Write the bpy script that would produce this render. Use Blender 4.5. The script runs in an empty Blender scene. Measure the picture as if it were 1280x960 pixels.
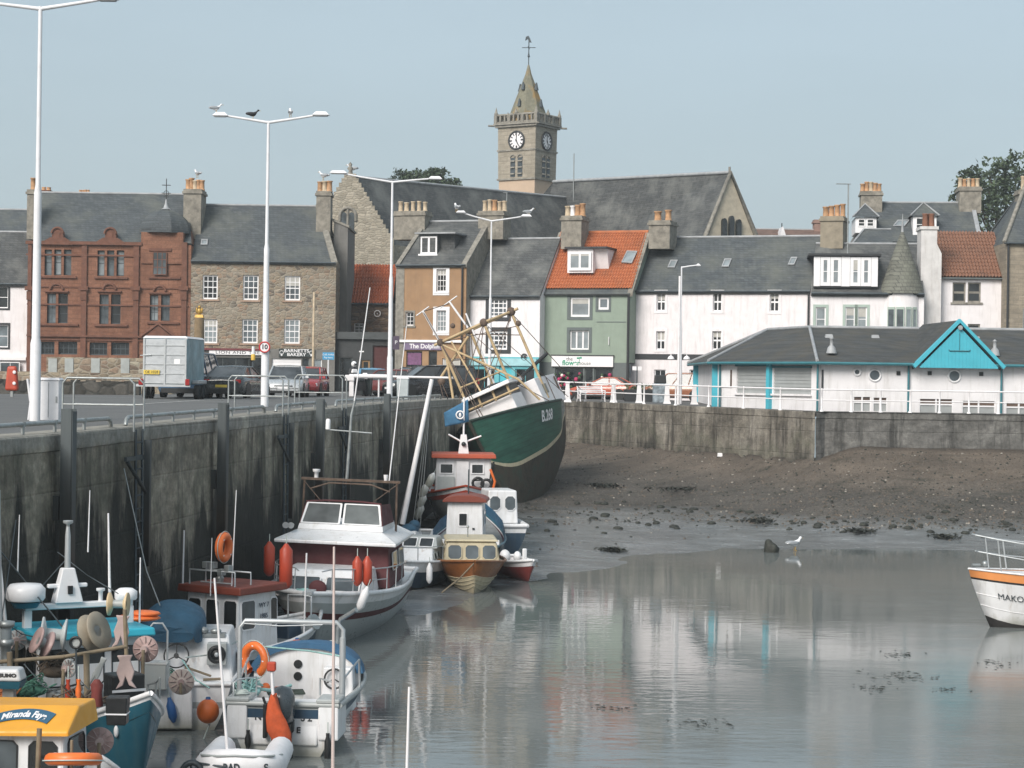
import bpy, bmesh, math, random
from mathutils import Vector, Matrix, Euler
random.seed(11)
R = math.radians
scene = bpy.context.scene
COL = scene.collection
# ---------------------------------------------------------------- camera model (photograph is 1280 x 960)
F = 2400.0; ZE = 7.0; ROLL = R(0.8); HO = -6.0
CR, SR = math.cos(ROLL), math.sin(ROLL)
def ray(px, py):
    dx, dy = px-640, py-480
    return (dx*CR+dy*SR)/F, -((-dx*SR+dy*CR)-HO)/F
def W(px, py, Y):
    a, b = ray(px, py); return Vector((a*Y, Y, ZE+b*Y))
def G(px, py, z):
    a, b = ray(px, py); Y = (z-ZE)/b; return Vector((a*Y, Y, z))
def lerp(a, b, t): return a+(b-a)*t
def clamp(t, a=0., b=1.): return max(a, min(b, t))
def smooth(t): t = clamp(t); return t*t*(3-2*t)

# ---------------------------------------------------------------- materials
def newmat(name):
    m = bpy.data.materials.new(name); m.use_nodes = True
    nt = m.node_tree
    return m, nt, nt.nodes['Principled BSDF']
def nd(nt, typ, _attrs=None, **ins):
    n = nt.nodes.new(typ)
    for k, v in (_attrs or {}).items(): setattr(n, k, v)
    for k, v in ins.items():
        key = int(k[1:]) if k[0] == 'i' and k[1:].isdigit() else k.replace('_', ' ')
        sock = n.inputs[key]
        if isinstance(v, bpy.types.NodeSocket): nt.links.new(v, sock)
        else: sock.default_value = v
    return n
def c4(c): return (c[0], c[1], c[2], 1.0)
def ramp(nt, fac, stops, interp='LINEAR'):
    n = nt.nodes.new('ShaderNodeValToRGB'); nt.links.new(fac, n.inputs[0])
    cr = n.color_ramp; cr.interpolation = interp
    while len(cr.elements) < len(stops): cr.elements.new(0.5)
    for e, (p, c) in zip(cr.elements, stops):
        e.position = p; e.color = c4(c) if not isinstance(c, (int, float)) else (c, c, c, 1)
    return n.outputs[0]
def mixc(nt, fac, a, b, blend='MIX'):
    n = nt.nodes.new('ShaderNodeMix'); n.data_type = 'RGBA'; n.blend_type = blend
    for s, v in ((n.inputs[0], fac), (n.inputs[6], a), (n.inputs[7], b)):
        if isinstance(v, bpy.types.NodeSocket): nt.links.new(v, s)
        elif s.type == 'RGBA': s.default_value = c4(v)
        else: s.default_value = v
    return n.outputs[2]
def mth(nt, op, a, b=0.0, c=0.0):
    n = nt.nodes.new('ShaderNodeMath'); n.operation = op
    for s, v in zip(n.inputs, (a, b, c)):
        if isinstance(v, bpy.types.NodeSocket): nt.links.new(v, s)
        else: s.default_value = v
    return n.outputs[0]
def ocoord(nt, scale=(1, 1, 1), world=False):
    if world:
        src = nt.nodes.new('ShaderNodeNewGeometry').outputs['Position']
    else:
        src = nt.nodes.new('ShaderNodeTexCoord').outputs['Object']
    n = nd(nt, 'ShaderNodeMapping', None, Vector=src); n.inputs['Scale'].default_value = scale
    return n.outputs[0]
def noise(nt, vec, scale=5., detail=4., rough=.55):
    return nd(nt, 'ShaderNodeTexNoise', None, Vector=vec, Scale=scale, Detail=detail, Roughness=rough).outputs[0]
def bump(nt, b, h, strength=.3, dist=.02):
    n = nd(nt, 'ShaderNodeBump', None, Strength=strength, Distance=dist, Height=h)
    nt.links.new(n.outputs[0], b.inputs['Normal'])
def mul(c, k): return tuple(min(1, x*k) for x in c)
def setb(b, rough=.5, metal=0., spec=.5, coat=0.):
    b.inputs['Roughness'].default_value = rough; b.inputs['Metallic'].default_value = metal
    b.inputs['Specular IOR Level'].default_value = spec
    b.inputs['Coat Weight'].default_value = coat
MATS = {}
def paint(name, col, rough=.5, var=.12, scale=2.5, metal=0., dirt=0., dcol=(.12, .11, .09), streak=False, bmp=0., coat=0., spec=.5, world=False):
    """Painted / plastered / plastic surface with mottling and optional dirt."""
    if name in MATS: return MATS[name]
    m, nt, b = newmat(name); setb(b, rough, metal, spec, coat)
    v = ocoord(nt, world=world)
    n1 = noise(nt, v, scale, 5)
    c = ramp(nt, n1, [(.3, mul(col, 1-var)), (.7, mul(col, 1+var))])
    if dirt > 0:
        vs = ocoord(nt, (1.6, 1.6, .22) if streak else (1, 1, 1), world)
        n2 = noise(nt, vs, scale*1.4, 6, .65)
        fac = ramp(nt, n2, [(.5, 0.), (.75, dirt)])
        c = mixc(nt, fac, c, dcol)
    nt.links.new(c, b.inputs['Base Color'])
    r = ramp(nt, noise(nt, v, scale*3, 3), [(.3, max(0, rough-.1)), (.7, min(1, rough+.12))])
    nt.links.new(r, b.inputs['Roughness'])
    if bmp > 0: bump(nt, b, noise(nt, v, 18, 5, .7), bmp, .03)
    MATS[name] = m; return m
def wallvec(nt, sx=1., sz=1.):
    tc = nt.nodes.new('ShaderNodeTexCoord').outputs['Object']
    s = nd(nt, 'ShaderNodeSeparateXYZ', None, i0=tc)
    x = mth(nt, 'MULTIPLY', mth(nt, 'ADD', s.outputs[0], s.outputs[1]), sx)
    z = mth(nt, 'MULTIPLY', s.outputs[2], sz)
    return nd(nt, 'ShaderNodeCombineXYZ', None, i0=x, i1=z).outputs[0], tc
def brick(name, c1, c2, mortar, bw, bh, ms=.02, rough=.85, bmp=.4, patch=None, pamt=.5, pscale=.7, fine=.25):
    if name in MATS: return MATS[name]
    m, nt, b = newmat(name); setb(b, rough, 0, .3)
    v, tc = wallvec(nt)
    dist = nd(nt, 'ShaderNodeTexNoise', None, Vector=tc, Scale=1.3, Detail=2.)
    v2 = nd(nt, 'ShaderNodeVectorMath', {'operation': 'MULTIPLY_ADD'}, i0=dist.outputs[1], i1=(.05, .05, 0), i2=v).outputs[0]
    t = nd(nt, 'ShaderNodeTexBrick', None, Vector=v2, Color1=c4(c1), Color2=c4(c2), Mortar=c4(mortar), Scale=1., Mortar_Size=ms)
    t.inputs['Brick Width'].default_value = bw; t.inputs['Row Height'].default_value = bh
    t.inputs['Bias'].default_value = 0.0
    n = noise(nt, tc, 9, 5, .7)
    rowv = nd(nt, 'ShaderNodeMapping', None, Vector=v); rowv.inputs['Scale'].default_value = (.9, 4.5, 1)
    tcol = mixc(nt, .8, t.outputs[0], ramp(nt, noise(nt, rowv.outputs[0], 1., 6, .7), [(.3, .62), (.5, 1.), (.7, 1.4)]), 'MULTIPLY')
    c = mixc(nt, fine, tcol, ramp(nt, n, [(.25, mul(c1, .35)), (.75, mul(c2, 1.7))]))
    if patch:
        p = ramp(nt, noise(nt, tc, pscale, 6, .65), [(.45, 0.), (.7, pamt)])
        c = mixc(nt, p, c, patch)
    nt.links.new(c, b.inputs['Base Color'])
    h = mth(nt, 'ADD', mth(nt, 'MULTIPLY', t.outputs[1], -1.), mth(nt, 'MULTIPLY', n, .6))
    bump(nt, b, h, bmp, .03)
    MATS[name] = m; return m
def rubble(name, cols, mortar, sx=2.2, sz=4.2, rough=.9, bmp=.6, patch=None, pamt=.6):
    if name in MATS: return MATS[name]
    m, nt, b = newmat(name); setb(b, rough, 0, .3)
    v, tc = wallvec(nt, sx, sz)
    v = nd(nt, 'ShaderNodeVectorMath', {'operation': 'MULTIPLY_ADD'}, i0=nd(nt, 'ShaderNodeTexNoise', None, Vector=tc, Scale=1.6, Detail=3.).outputs[1], i1=(.8, .9, 0), i2=v).outputs[0]
    vo = nd(nt, 'ShaderNodeTexVoronoi', {'voronoi_dimensions': '2D'}, Vector=v, Scale=1., Randomness=.9)
    ve = nd(nt, 'ShaderNodeTexVoronoi', {'voronoi_dimensions': '2D', 'feature': 'DISTANCE_TO_EDGE'}, Vector=v, Scale=1., Randomness=.9)
    sep = nd(nt, 'ShaderNodeSeparateColor', None, i0=vo.outputs['Color'])
    k = len(cols)
    c = ramp(nt, sep.outputs[0], [((i+.5)/k, cc) for i, cc in enumerate(cols)])
    n = noise(nt, tc, 7, 6, .7)
    c = mixc(nt, .55, c, ramp(nt, n, [(.3, .35), (.7, 1.1)]), 'MULTIPLY')
    edge = ramp(nt, ve.outputs['Distance'], [(.02, 1.), (.12, 0.)])
    c = mixc(nt, mth(nt, 'MULTIPLY', edge, .75), c, mortar)
    if patch:
        p = ramp(nt, noise(nt, tc, .5, 6, .65), [(.48, 0.), (.62, pamt)])
        c = mixc(nt, p, c, patch)
    nt.links.new(c, b.inputs['Base Color'])
    h = mth(nt, 'ADD', ramp(nt, ve.outputs['Distance'], [(0., 0.), (.2, 1.)]), mth(nt, 'MULTIPLY', n, .7))
    bump(nt, b, h, bmp, .05)
    MATS[name] = m; return m
def glassmat(name, col=(.03, .035, .04), rough=.06, var=.5):
    if name in MATS: return MATS[name]
    m, nt, b = newmat(name); setb(b, rough, 0, .6)
    v = ocoord(nt, (1, 1, 1), True)
    c = ramp(nt, noise(nt, v, .9, 3), [(.35, mul(col, 1-var)), (.65, mul(col, 1+var))])
    nt.links.new(c, b.inputs['Base Color'])
    bump(nt, b, noise(nt, v, 1.5, 2), .08, .03)
    MATS[name] = m; return m

# ---------------------------------------------------------------- mesh builder
class MB:
    def __init__(s): s.v = []; s.f = []; s.m = []; s.s = []
    def add(s, vs, fs, m=0, sm=False, M=None):
        o = len(s.v)
        s.v += [(M @ Vector(p)) if M else Vector(p) for p in vs]
        for f in fs: s.f.append(tuple(i+o for i in f)); s.m.append(m); s.s.append(sm)
        return s
    def box(s, x0, x1, y0, y1, z0, z1, m=0, M=None):
        return s.tbox(x0, x1, y0, y1, z0, z1, 0, 0, 0, 0, m, M)
    def tbox(s, x0, x1, y0, y1, z0, z1, l=0, r=0, fr=0, bk=0, m=0, M=None):
        """box whose top is inset by l, r (x sides), fr (y0 side), bk (y1 side)"""
        vs = [(x0, y0, z0), (x1, y0, z0), (x1, y1, z0), (x0, y1, z0), (x0+l, y0+fr, z1), (x1-r, y0+fr, z1), (x1-r, y1-bk, z1), (x0+l, y1-bk, z1)]
        return s.add(vs, [(0, 3, 2, 1), (4, 5, 6, 7), (0, 1, 5, 4), (1, 2, 6, 5), (2, 3, 7, 6), (3, 0, 4, 7)], m, False, M)
    def tube(s, pts, r, n=6, m=0, caps=True, sm=True):
        pts = [Vector(p) for p in pts]; k = len(pts)
        rs = r if isinstance(r, (list, tuple)) else [r]*k
        vs, fs = [], []; up = None
        for i, p in enumerate(pts):
            d = (pts[min(i+1, k-1)]-pts[max(i-1, 0)]).normalized()
            if up is None:
                up = Vector((0, 0, 1)) if abs(d.z) < .9 else Vector((1, 0, 0))
            a = d.cross(up)
            if a.length < 1e-5: a = d.cross(Vector((0, 1, 0)))
            a.normalize(); b = a.cross(d).normalized(); up = b
            for j in range(n):
                t = 2*math.pi*j/n
                vs.append(p+a*math.cos(t)*rs[i]+b*math.sin(t)*rs[i])
        for i in range(k-1):
            for j in range(n):
                fs.append((i*n+j, i*n+(j+1) % n, (i+1)*n+(j+1) % n, (i+1)*n+j))
        s.add(vs, fs, m, sm)
        if caps:
            s.add(vs[:n], [tuple(range(n))], m); s.add(vs[-n:], [tuple(reversed(range(n)))], m)
        return s
    def lathe(s, prof, n=16, m=0, M=None, sm=True, caps=True):
        vs, fs = [], []
        for (r, z) in prof:
            for j in range(n):
                t = 2*math.pi*j/n; vs.append((r*math.cos(t), r*math.sin(t), z))
        for i in range(len(prof)-1):
            for j in range(n):
                fs.append((i*n+j, i*n+(j+1) % n, (i+1)*n+(j+1) % n, (i+1)*n+j))
        s.add(vs, fs, m, sm, M)
        if caps:
            if prof[0][0] > 1e-4: s.add(vs[:n], [tuple(reversed(range(n)))], m, False, M)
            if prof[-1][0] > 1e-4: s.add(vs[-n:], [tuple(range(n))], m, False, M)
        return s
    def prism(s, poly, a0, a1, axis='y', m=0, M=None):
        """2-D polygon extruded along an axis: axis y -> poly is (x,z), x -> (y,z), z -> (x,y)"""
        def P(p, a): return {'y': (p[0], a, p[1]), 'x': (a, p[0], p[1]), 'z': (p[0], p[1], a)}[axis]
        k = len(poly); vs = [P(p, a0) for p in poly]+[P(p, a1) for p in poly]
        fs = [tuple(range(k)), tuple(reversed(range(k, 2*k)))]+[(i, (i+1) % k, k+(i+1) % k, k+i) for i in range(k)]
        return s.add(vs, fs, m, False, M)
    def ell(s, c, r, n=12, k=8, m=0, M=None):
        vs, fs = [], []
        r = r if isinstance(r, (tuple, list)) else (r, r, r)
        for i in range(k+1):
            ph = math.pi*i/k-math.pi/2
            for j in range(n):
                t = 2*math.pi*j/n
                vs.append((c[0]+r[0]*math.cos(ph)*math.cos(t), c[1]+r[1]*math.cos(ph)*math.sin(t), c[2]+r[2]*math.sin(ph)))
        for i in range(k):
            for j in range(n): fs.append((i*n+j, i*n+(j+1) % n, (i+1)*n+(j+1) % n, (i+1)*n+j))
        return s.add(vs, fs, m, True, M)
    def torus(s, c, R_, r, axis='y', n=24, k=8, m=0, M=None, t0=0, t1=2*math.pi, alt=None, altn=4):
        pts = []
        closed = abs(t1-t0-2*math.pi) < 1e-4
        vs, fs = [], []
        N = n if closed else n+1
        for i in range(N):
            t = t0+(t1-t0)*i/n
            for j in range(k):
                p = 2*math.pi*j/k; rr = R_+r*math.cos(p); h = r*math.sin(p)
                q = (rr*math.cos(t), rr*math.sin(t))
                vs.append({'y': (c[0]+q[0], c[1]+h, c[2]+q[1]), 'x': (c[0]+h, c[1]+q[0], c[2]+q[1]), 'z': (c[0]+q[0], c[1]+q[1], c[2]+h)}[axis])
        o = len(s.v)
        s.v += [(M @ Vector(p)) if M else Vector(p) for p in vs]
        for i in range(n):
            a, b = i, (i+1) % N
            mm = m
            if alt is not None and (i*altn*2//n) % 2 and (i % (n//altn)) < max(1, n//altn//3): mm = alt
            for j in range(k):
                s.f.append((o+a*k+j, o+a*k+(j+1) % k, o+b*k+(j+1) % k, o+b*k+j)); s.m.append(mm); s.s.append(True)
        return s
    def build(s, name, mats, parent=None, bevel=0., seg=1, sub=0, loc=None, weld=False):
        me = bpy.data.meshes.new(name)
        me.from_pydata([tuple(p) for p in s.v], [], s.f)
        if not isinstance(mats, (list, tuple)): mats = [mats]
        for mt in mats: me.materials.append(mt)
        me.polygons.foreach_set('material_index', s.m)
        me.polygons.foreach_set('use_smooth', s.s)
        bm = bmesh.new(); bm.from_mesh(me)
        if weld: bmesh.ops.remove_doubles(bm, verts=bm.verts, dist=1e-4)
        bmesh.ops.recalc_face_normals(bm, faces=bm.faces)
        bm.to_mesh(me); bm.free()
        me.update()
        o = bpy.data.objects.new(name, me); COL.objects.link(o)
        if parent: o.parent = parent
        if loc is not None: o.location = loc
        if bevel > 0:
            bv = o.modifiers.new('Bevel', 'BEVEL'); bv.width = bevel; bv.segments = seg; bv.limit_method = 'ANGLE'; bv.angle_limit = R(35)
        if sub:
            sd = o.modifiers.new('Sub', 'SUBSURF'); sd.levels = sub; sd.render_levels = sub
        return o
def tag(o, label=None, cat=None, group=None, kind=None):
    if label: o['label'] = label
    if cat: o['category'] = cat
    if group: o['group'] = group
    if kind: o['kind'] = kind
    return o
def thing(name, label, cat, loc=(0, 0, 0), rotz=0., group=None, rot=None):
    o = bpy.data.objects.new(name, None); COL.objects.link(o); o.empty_display_size = .2
    o.location = loc; o.rotation_euler = rot if rot else (0, 0, rotz)
    return tag(o, label, cat, group)
def dup(root, loc, rotz=None, label=None, group=None):
    r = root.copy(); COL.objects.link(r); r.location = loc
    if rotz is not None: r.rotation_euler = (r.rotation_euler[0], r.rotation_euler[1], rotz)
    if label: r['label'] = label
    if group: r['group'] = group
    for ch in list(root.children):
        c = ch.copy(); COL.objects.link(c); c.parent = r
        for g in list(ch.children):
            d = g.copy(); COL.objects.link(d); d.parent = c
    return r
def text(name, s, size, parent, loc, rot=(R(90), 0, 0), mat=None, align='CENTER', ext=.004, xs=1., bold=0., sp=1.):
    cu = bpy.data.curves.new(name, 'FONT'); cu.body = s; cu.size = size; cu.align_x = align; cu.align_y = 'CENTER'
    cu.extrude = ext; cu.offset = bold; cu.space_character = sp
    t = bpy.data.objects.new(name, cu); COL.objects.link(t)
    bpy.context.view_layer.update()
    me = bpy.data.meshes.new_from_object(t.evaluated_get(bpy.context.evaluated_depsgraph_get()))
    me.name = name
    bpy.data.objects.remove(t); bpy.data.curves.remove(cu)
    me.materials.clear(); me.materials.append(mat)
    o = bpy.data.objects.new(name, me); COL.objects.link(o)
    o.parent = parent; o.location = loc; o.rotation_euler = rot; o.scale = (xs, 1, 1)
    return o
def ring8(pts, cut):
    """quad (4 Vectors, ordered) -> 8-gon with cut corners"""
    out = []
    for i in range(4):
        p, q, r = pts[i], pts[(i-1) % 4], pts[(i+1) % 4]
        out.append(p+(q-p).normalized()*cut); out.append(p+(r-p).normalized()*cut)
    return out
def panel(parent, pts, fm, gm, fw=.03, proud=.012, cut=.05, name='window', pane='pane', mull=0):
    """framed pane lying on a plane; pts = 4 corners anticlockwise seen from outside"""
    P = [Vector(p) for p in pts]
    n = (P[1]-P[0]).cross(P[3]-P[0]).normalized()
    c = sum(P, Vector())/4
    inner = [p+((c-p).normalized())*fw*1.4 for p in P]
    O8 = ring8(P, cut); I8 = ring8(inner, cut*.8)
    mb = MB()
    vs = [p-n*.01 for p in O8]+[p+n*proud for p in O8]+[p+n*proud for p in I8]+[p-n*.01 for p in I8]
    fs = []
    for i in range(8):
        j = (i+1) % 8
        fs += [(i, j, 8+j, 8+i), (8+i, 8+j, 16+j, 16+i), (16+i, 16+j, 24+j, 24+i)]
    mb.add(vs, fs)
    for k in range(mull):
        t = (k+1)/(mull+1)
        a, b = inner[0].lerp(inner[1], t), inner[3].lerp(inner[2], t)
        mb.tube([a+n*.008, b+n*.008], fw*.45, 4)
    w = mb.build(name, fm, parent)
    g = MB(); g.add([p+n*.004 for p in I8], [tuple(range(8))]); g.build(pane, gm, w)
    return w

# ---------------------------------------------------------------- shared materials
WHITE = paint('white_paint', (.76, .74, .75), .45, .05, 3, dirt=.25, dcol=(.45, .42, .38))
WHITEP = paint('white_upvc', (.78, .77, .78), .35, .04, 3)
LAMPW = paint('lamp_white', (.70, .70, .72), .4, .06, 1.5, dirt=.35, dcol=(.35, .34, .33))
GALV = paint('galvanised', (.33, .35, .35), .45, .15, 4, .6, dirt=.4, dcol=(.18, .15, .12))
STEEL = paint('bright_steel', (.46, .48, .49), .38, .05, 2, .4)
DKSTEEL = paint('dark_steel', (.07, .085, .095), .5, .25, 2, .5)
RUST = paint('rusty_steel', (.11, .075, .055), .8, .4, 5)
BLACK = paint('black_plastic', (.015, .016, .017), .45, .2, 4)
RUBBER = paint('rubber', (.02, .02, .021), .8, .2, 6)
GLASS = glassmat('window_glass', (.075, .09, .10))
GLASSD = glassmat('dark_glass', (.02, .023, .025), .05)
GLASSL = glassmat('curtained_glass', (.22, .25, .265), .08, .25); GLASSB = glassmat('sky_glass', (.13, .155, .17), .05, .4); BLIND = paint('window_blind', (.42, .41, .38), .8, .1)
ORANGE = paint('orange_plastic', (.78, .17, .035), .4, .1, 3, dirt=.2)
REDP = paint('red_plastic', (.42, .055, .025), .45, .12, 3)
SLATE = brick('slate_roof', (.052, .062, .068), (.088, .098, .104), (.035, .037, .04), .28, .16, .012, .75, .35, patch=(.15, .155, .13), pamt=.55, pscale=.4)
SLATE2 = brick('weathered_slate', (.055, .060, .063), (.095, .098, .097), (.03, .03, .032), .30, .17, .012, .8, .35, patch=(.22, .225, .21), pamt=.6, pscale=.45)
LEAD = paint('lead_flashing', (.30, .31, .32), .5, .2, 2)
SANDST = brick('sandstone_ashlar', (.31, .265, .205), (.25, .215, .165), (.19, .17, .14), .55, .28, .012, .9, .3, patch=(.13, .12, .105), pamt=.6, pscale=.6)
COPING = paint('stone_coping', (.23, .215, .185), .9, .3, 3, dirt=.6, dcol=(.10, .095, .085), bmp=.3)
CHIMST = paint('chimney_stone', (.235, .215, .18), .9, .3, 2.5, dirt=.75, dcol=(.075, .07, .062), bmp=.3)
POT = paint('clay_pot', (.42, .24, .125), .8, .3, 4, dirt=.3, dcol=(.15, .1, .07))
POTB = paint('buff_clay_pot', (.46, .37, .26), .8, .25, 4, dirt=.3, dcol=(.15, .1, .07))
# ---------------------------------------------------------------- camera, light, sky
cam = bpy.data.cameras.new('camera'); co = bpy.data.objects.new('camera', cam); COL.objects.link(co)
co.location = (0, 0, ZE); co.rotation_euler = (R(90), -ROLL, 0)
cam.sensor_width = 36; cam.lens = 36*F/1280; cam.shift_y = HO/1280
cam.clip_start = .5; cam.clip_end = 6000
scene.camera = co
SUN_EL, SUN_AZ = R(36), R(-148)      # azimuth measured clockwise from +Y (view direction): behind the camera, to its left
w = bpy.data.worlds.new('World'); scene.world = w; w.use_nodes = True
nt = w.node_tree; bg = nt.nodes['Background']
sky = nt.nodes.new('ShaderNodeTexSky'); sky.sky_type = 'NISHITA'; sky.sun_disc = False
sky.sun_elevation = SUN_EL; sky.sun_rotation = SUN_AZ
sky.air_density = 1.0; sky.dust_density = 5.0; sky.ozone_density = 1.0
SKYMIX = .66
mx = mixc(nt, SKYMIX, sky.outputs[0], (4.45, 5.45, 5.95))   # even high cloud veiling the clear sky
cv = nd(nt, 'ShaderNodeMapping', None, Vector=nt.nodes.new('ShaderNodeTexCoord').outputs['Generated']); cv.inputs['Scale'].default_value = (1.5, 1.5, 6.)
mx = mixc(nt, 1., mx, ramp(nt, noise(nt, cv.outputs[0], 1.6, 5, .55), [(.3, .955), (.7, 1.045)]), 'MULTIPLY')
nt.links.new(mx, bg.inputs[0]); bg.inputs[1].default_value = .108
sl = bpy.data.lights.new('sun', 'SUN'); sl.energy = 3.1; sl.angle = R(30); sl.color = (1., .955, .90)
so = bpy.data.objects.new('sun', sl); COL.objects.link(so)
d = Vector((math.sin(SUN_AZ)*math.cos(SUN_EL), math.cos(SUN_AZ)*math.cos(SUN_EL), math.sin(SUN_EL)))
so.rotation_euler = d.to_track_quat('Z', 'Y').to_euler()
scene.view_settings.view_transform = 'Standard'; scene.view_settings.look = 'None'
scene.view_settings.exposure = 0.30; scene.view_settings.gamma = 1.0
scene.view_settings.use_curve_mapping = False

# ---------------------------------------------------------------- lines of the harbour
def quay_x(Y): return -9.19+.118*(Y-38.7)
CORNER = Vector((.55, 121.3)); FARL = (3.4, 117.0); FARR = Vector((15.2, 96.0))
def gz(X, Y):
    left = 5.76+clamp((Y-38.7)/36.)*.24
    right = 5.58+clamp((Y-97)/25.)*.2
    return lerp(left, right, smooth((X+3)/7.))
def wall_y(X):
    """Y of the harbour wall face for a given X right of the corner"""
    if X > FARR.x: return 96.4
    return lerp(CORNER.y, FARR.y, clamp((X-CORNER.x)/(FARR.x-CORNER.x)))
def water_edge(X):
    pts = [(-9.5, 47), (-5, 52), (-2.4, 57), (0, 64.5), (2.9, 70.5), (6.1, 77.5), (9, 80), (12, 80.6), (18.9, 81.5), (40, 84), (300, 90)]
    if X <= pts[0][0]: return pts[0][1]
    for (a, b), (c, e) in zip(pts, pts[1:]):
        if X <= c: return lerp(b, e, (X-a)/(c-a))
    return 90
def hash2(x, y): return math.sin(x*1.7+y*.9)*.5+math.sin(x*.63-y*1.31+1.7)*.5
def beach_z(X, Y):
    we = water_edge(X); wy = wall_y(max(X, CORNER.x+.5))
    t = (Y-we)/max(6., wy-we)
    if t > 1.02: return 3.2-min(4., (t-1.02)*40)
    n = (hash2(X*.55, Y*.55)*.05+hash2(X*1.9, Y*1.3)*.02)
    if t < 0: return max(-.7, (Y-we)*.03)+n*.4
    k = 3.25*(t**1.75)
    if X > FARR.x-1: k += .55*smooth((X-FARR.x-.2)/2.2)*smooth((t-.6)/.4)     # sand banked up right of the corner
    return k+n*min(1, .35+t*2)

def sheet(name, xs, ys, fz, mat, kind='structure'):
    vs = [(x, y, fz(x, y)) for y in ys for x in xs]; nx = len(xs)
    fs = [(j*nx+i, j*nx+i+1, (j+1)*nx+i+1, (j+1)*nx+i) for j in range(len(ys)-1) for i in range(nx-1)]
    mb = MB(); mb.add(vs, fs, 0, True); o = mb.build(name, mat); o['kind'] = kind; return o
def frange(a, b, st):
    n = max(1, int(round((b-a)/st))); return [a+(b-a)*i/n for i in range(n+1)]

# water -------------------------------------------------------------------------------------
m, nt, b = newmat('harbour_water'); setb(b, .04, 0, .5); b.inputs['IOR'].default_value = 1.33
pos = ocoord(nt, (1, 1, 1), True)
murk = ramp(nt, noise(nt, ocoord(nt, (.05, .12, 1), True), 1., 5), [(.35, (.125, .14, .138)), (.7, (.19, .205, .20))])
nt.links.new(murk, b.inputs['Base Color'])
calm = ramp(nt, noise(nt, ocoord(nt, (.06, .035, 1), True), 1., 4), [(.40, .25), (.62, 1.)])
h1 = noise(nt, ocoord(nt, (.9, 2.4, 1), True), 1.6, 3, .5)
h2 = noise(nt, ocoord(nt, (.25, .5, 1), True), 1.3, 3, .5)
spw = nd(nt, 'ShaderNodeSeparateXYZ', None, i0=nt.nodes.new('ShaderNodeNewGeometry').outputs['Position'])
wind = ramp(nt, mth(nt, 'DIVIDE', mth(nt, 'ADD', mth(nt, 'SUBTRACT', spw.outputs[0], mth(nt, 'MULTIPLY', mth(nt, 'SUBTRACT', spw.outputs[1], 50.), .35)), mth(nt, 'MULTIPLY', noise(nt, ocoord(nt, (.10, .05, 1), True), 1., 4), 12.)), 24.), [(.44, 0.), (.74, 1.)])   # breeze ruffles the open side
hh = mth(nt, 'MULTIPLY', mth(nt, 'ADD', mth(nt, 'MULTIPLY', h1, .5), h2), calm)
bump(nt, b, hh, .30, .035)
rr = ramp(nt, noise(nt, ocoord(nt, (.1, .35, 1), True), 1., 6), [(.42, .02), (.7, .07)])
rr = mth(nt, 'ADD', rr, mth(nt, 'MULTIPLY', wind, .09)); nt.links.new(rr, b.inputs['Roughness'])
WATER = m
sheet('water', [-400, -40, 40, 400], [-300, 0, 60, 130], lambda x, y: 0., WATER)

# foreshore ---------------------------------------------------------------------------------
m, nt, b = newmat('foreshore_mud'); setb(b, .6, 0, .5)
pos = nt.nodes.new('ShaderNodeNewGeometry').outputs['Position']
sp = nd(nt, 'ShaderNodeSeparateXYZ', None, i0=pos)
big = noise(nt, ocoord(nt, (.16, .30, 1), True), 1., 6, .6)
mid = noise(nt, ocoord(nt, (.7, 1.5, 1), True), 1., 6, .65)
fin = noise(nt, ocoord(nt, (8., 9., 1), True), 1., 6, .8)
zz = mth(nt, 'ADD', sp.outputs[2], mth(nt, 'MULTIPLY', mth(nt, 'SUBTRACT', big, .5), .9))
mud = ramp(nt, mid, [(.3, (.10, .108, .112)), (.7, (.19, .20, .205))])
peb = ramp(nt, fin, [(.33, (.032, .029, .026)), (.5, (.085, .075, .064)), (.70, (.185, .162, .138))])
sand = ramp(nt, mid, [(.3, (.17, .125, .090)), (.7, (.27, .205, .15))])
sand = mixc(nt, .6, sand, peb)
c = mixc(nt, ramp(nt, zz, [(.38, 0.), (.95, 1.)]), mud, peb)
c = mixc(nt, ramp(nt, mth(nt, 'DIVIDE', zz, 4.), [(.42, 0.), (.62, .9)]), c, sand)
weed = ramp(nt, noise(nt, ocoord(nt, (.28, .8, 1), True), 1.2, 8, .72), [(.53, 0.), (.66, .85)])
c = mixc(nt, .7, c, ramp(nt, noise(nt, ocoord(nt, (.22, .5, 1), True), 1., 5, .6), [(.35, .62), (.65, 1.3)]), 'MULTIPLY')
weed = mth(nt, 'MULTIPLY', weed, ramp(nt, sp.outputs[2], [(.3, 0.), (.8, 1.)]))
c = mixc(nt, weed, c, (.022, .024, .014))
nt.links.new(c, b.inputs['Base Color'])
pool = ramp(nt, noise(nt, ocoord(nt, (.3, .7, 1), True), 1.2, 5), [(.52, 0.), (.62, 1.)])
wet = ramp(nt, mth(nt, 'ADD', zz, mth(nt, 'MULTIPLY', pool, -.25)), [(.58, .0), (.92, 1.)])
r1 = mth(nt, 'ADD', mth(nt, 'MULTIPLY', wet, .52), mth(nt, 'ADD', .14, mth(nt, 'MULTIPLY', mid, .22)))
nt.links.new(r1, b.inputs['Roughness'])
hb = mth(nt, 'MULTIPLY', fin, mth(nt, 'ADD', mth(nt, 'MULTIPLY', wet, 1.), .09))
bump(nt, b, hb, .9, .12)
FORE = m
sheet('foreshore', [-30]+frange(-12, 34, .5)+[45, 80, 300], frange(24, 130, .6), beach_z, FORE)

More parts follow.
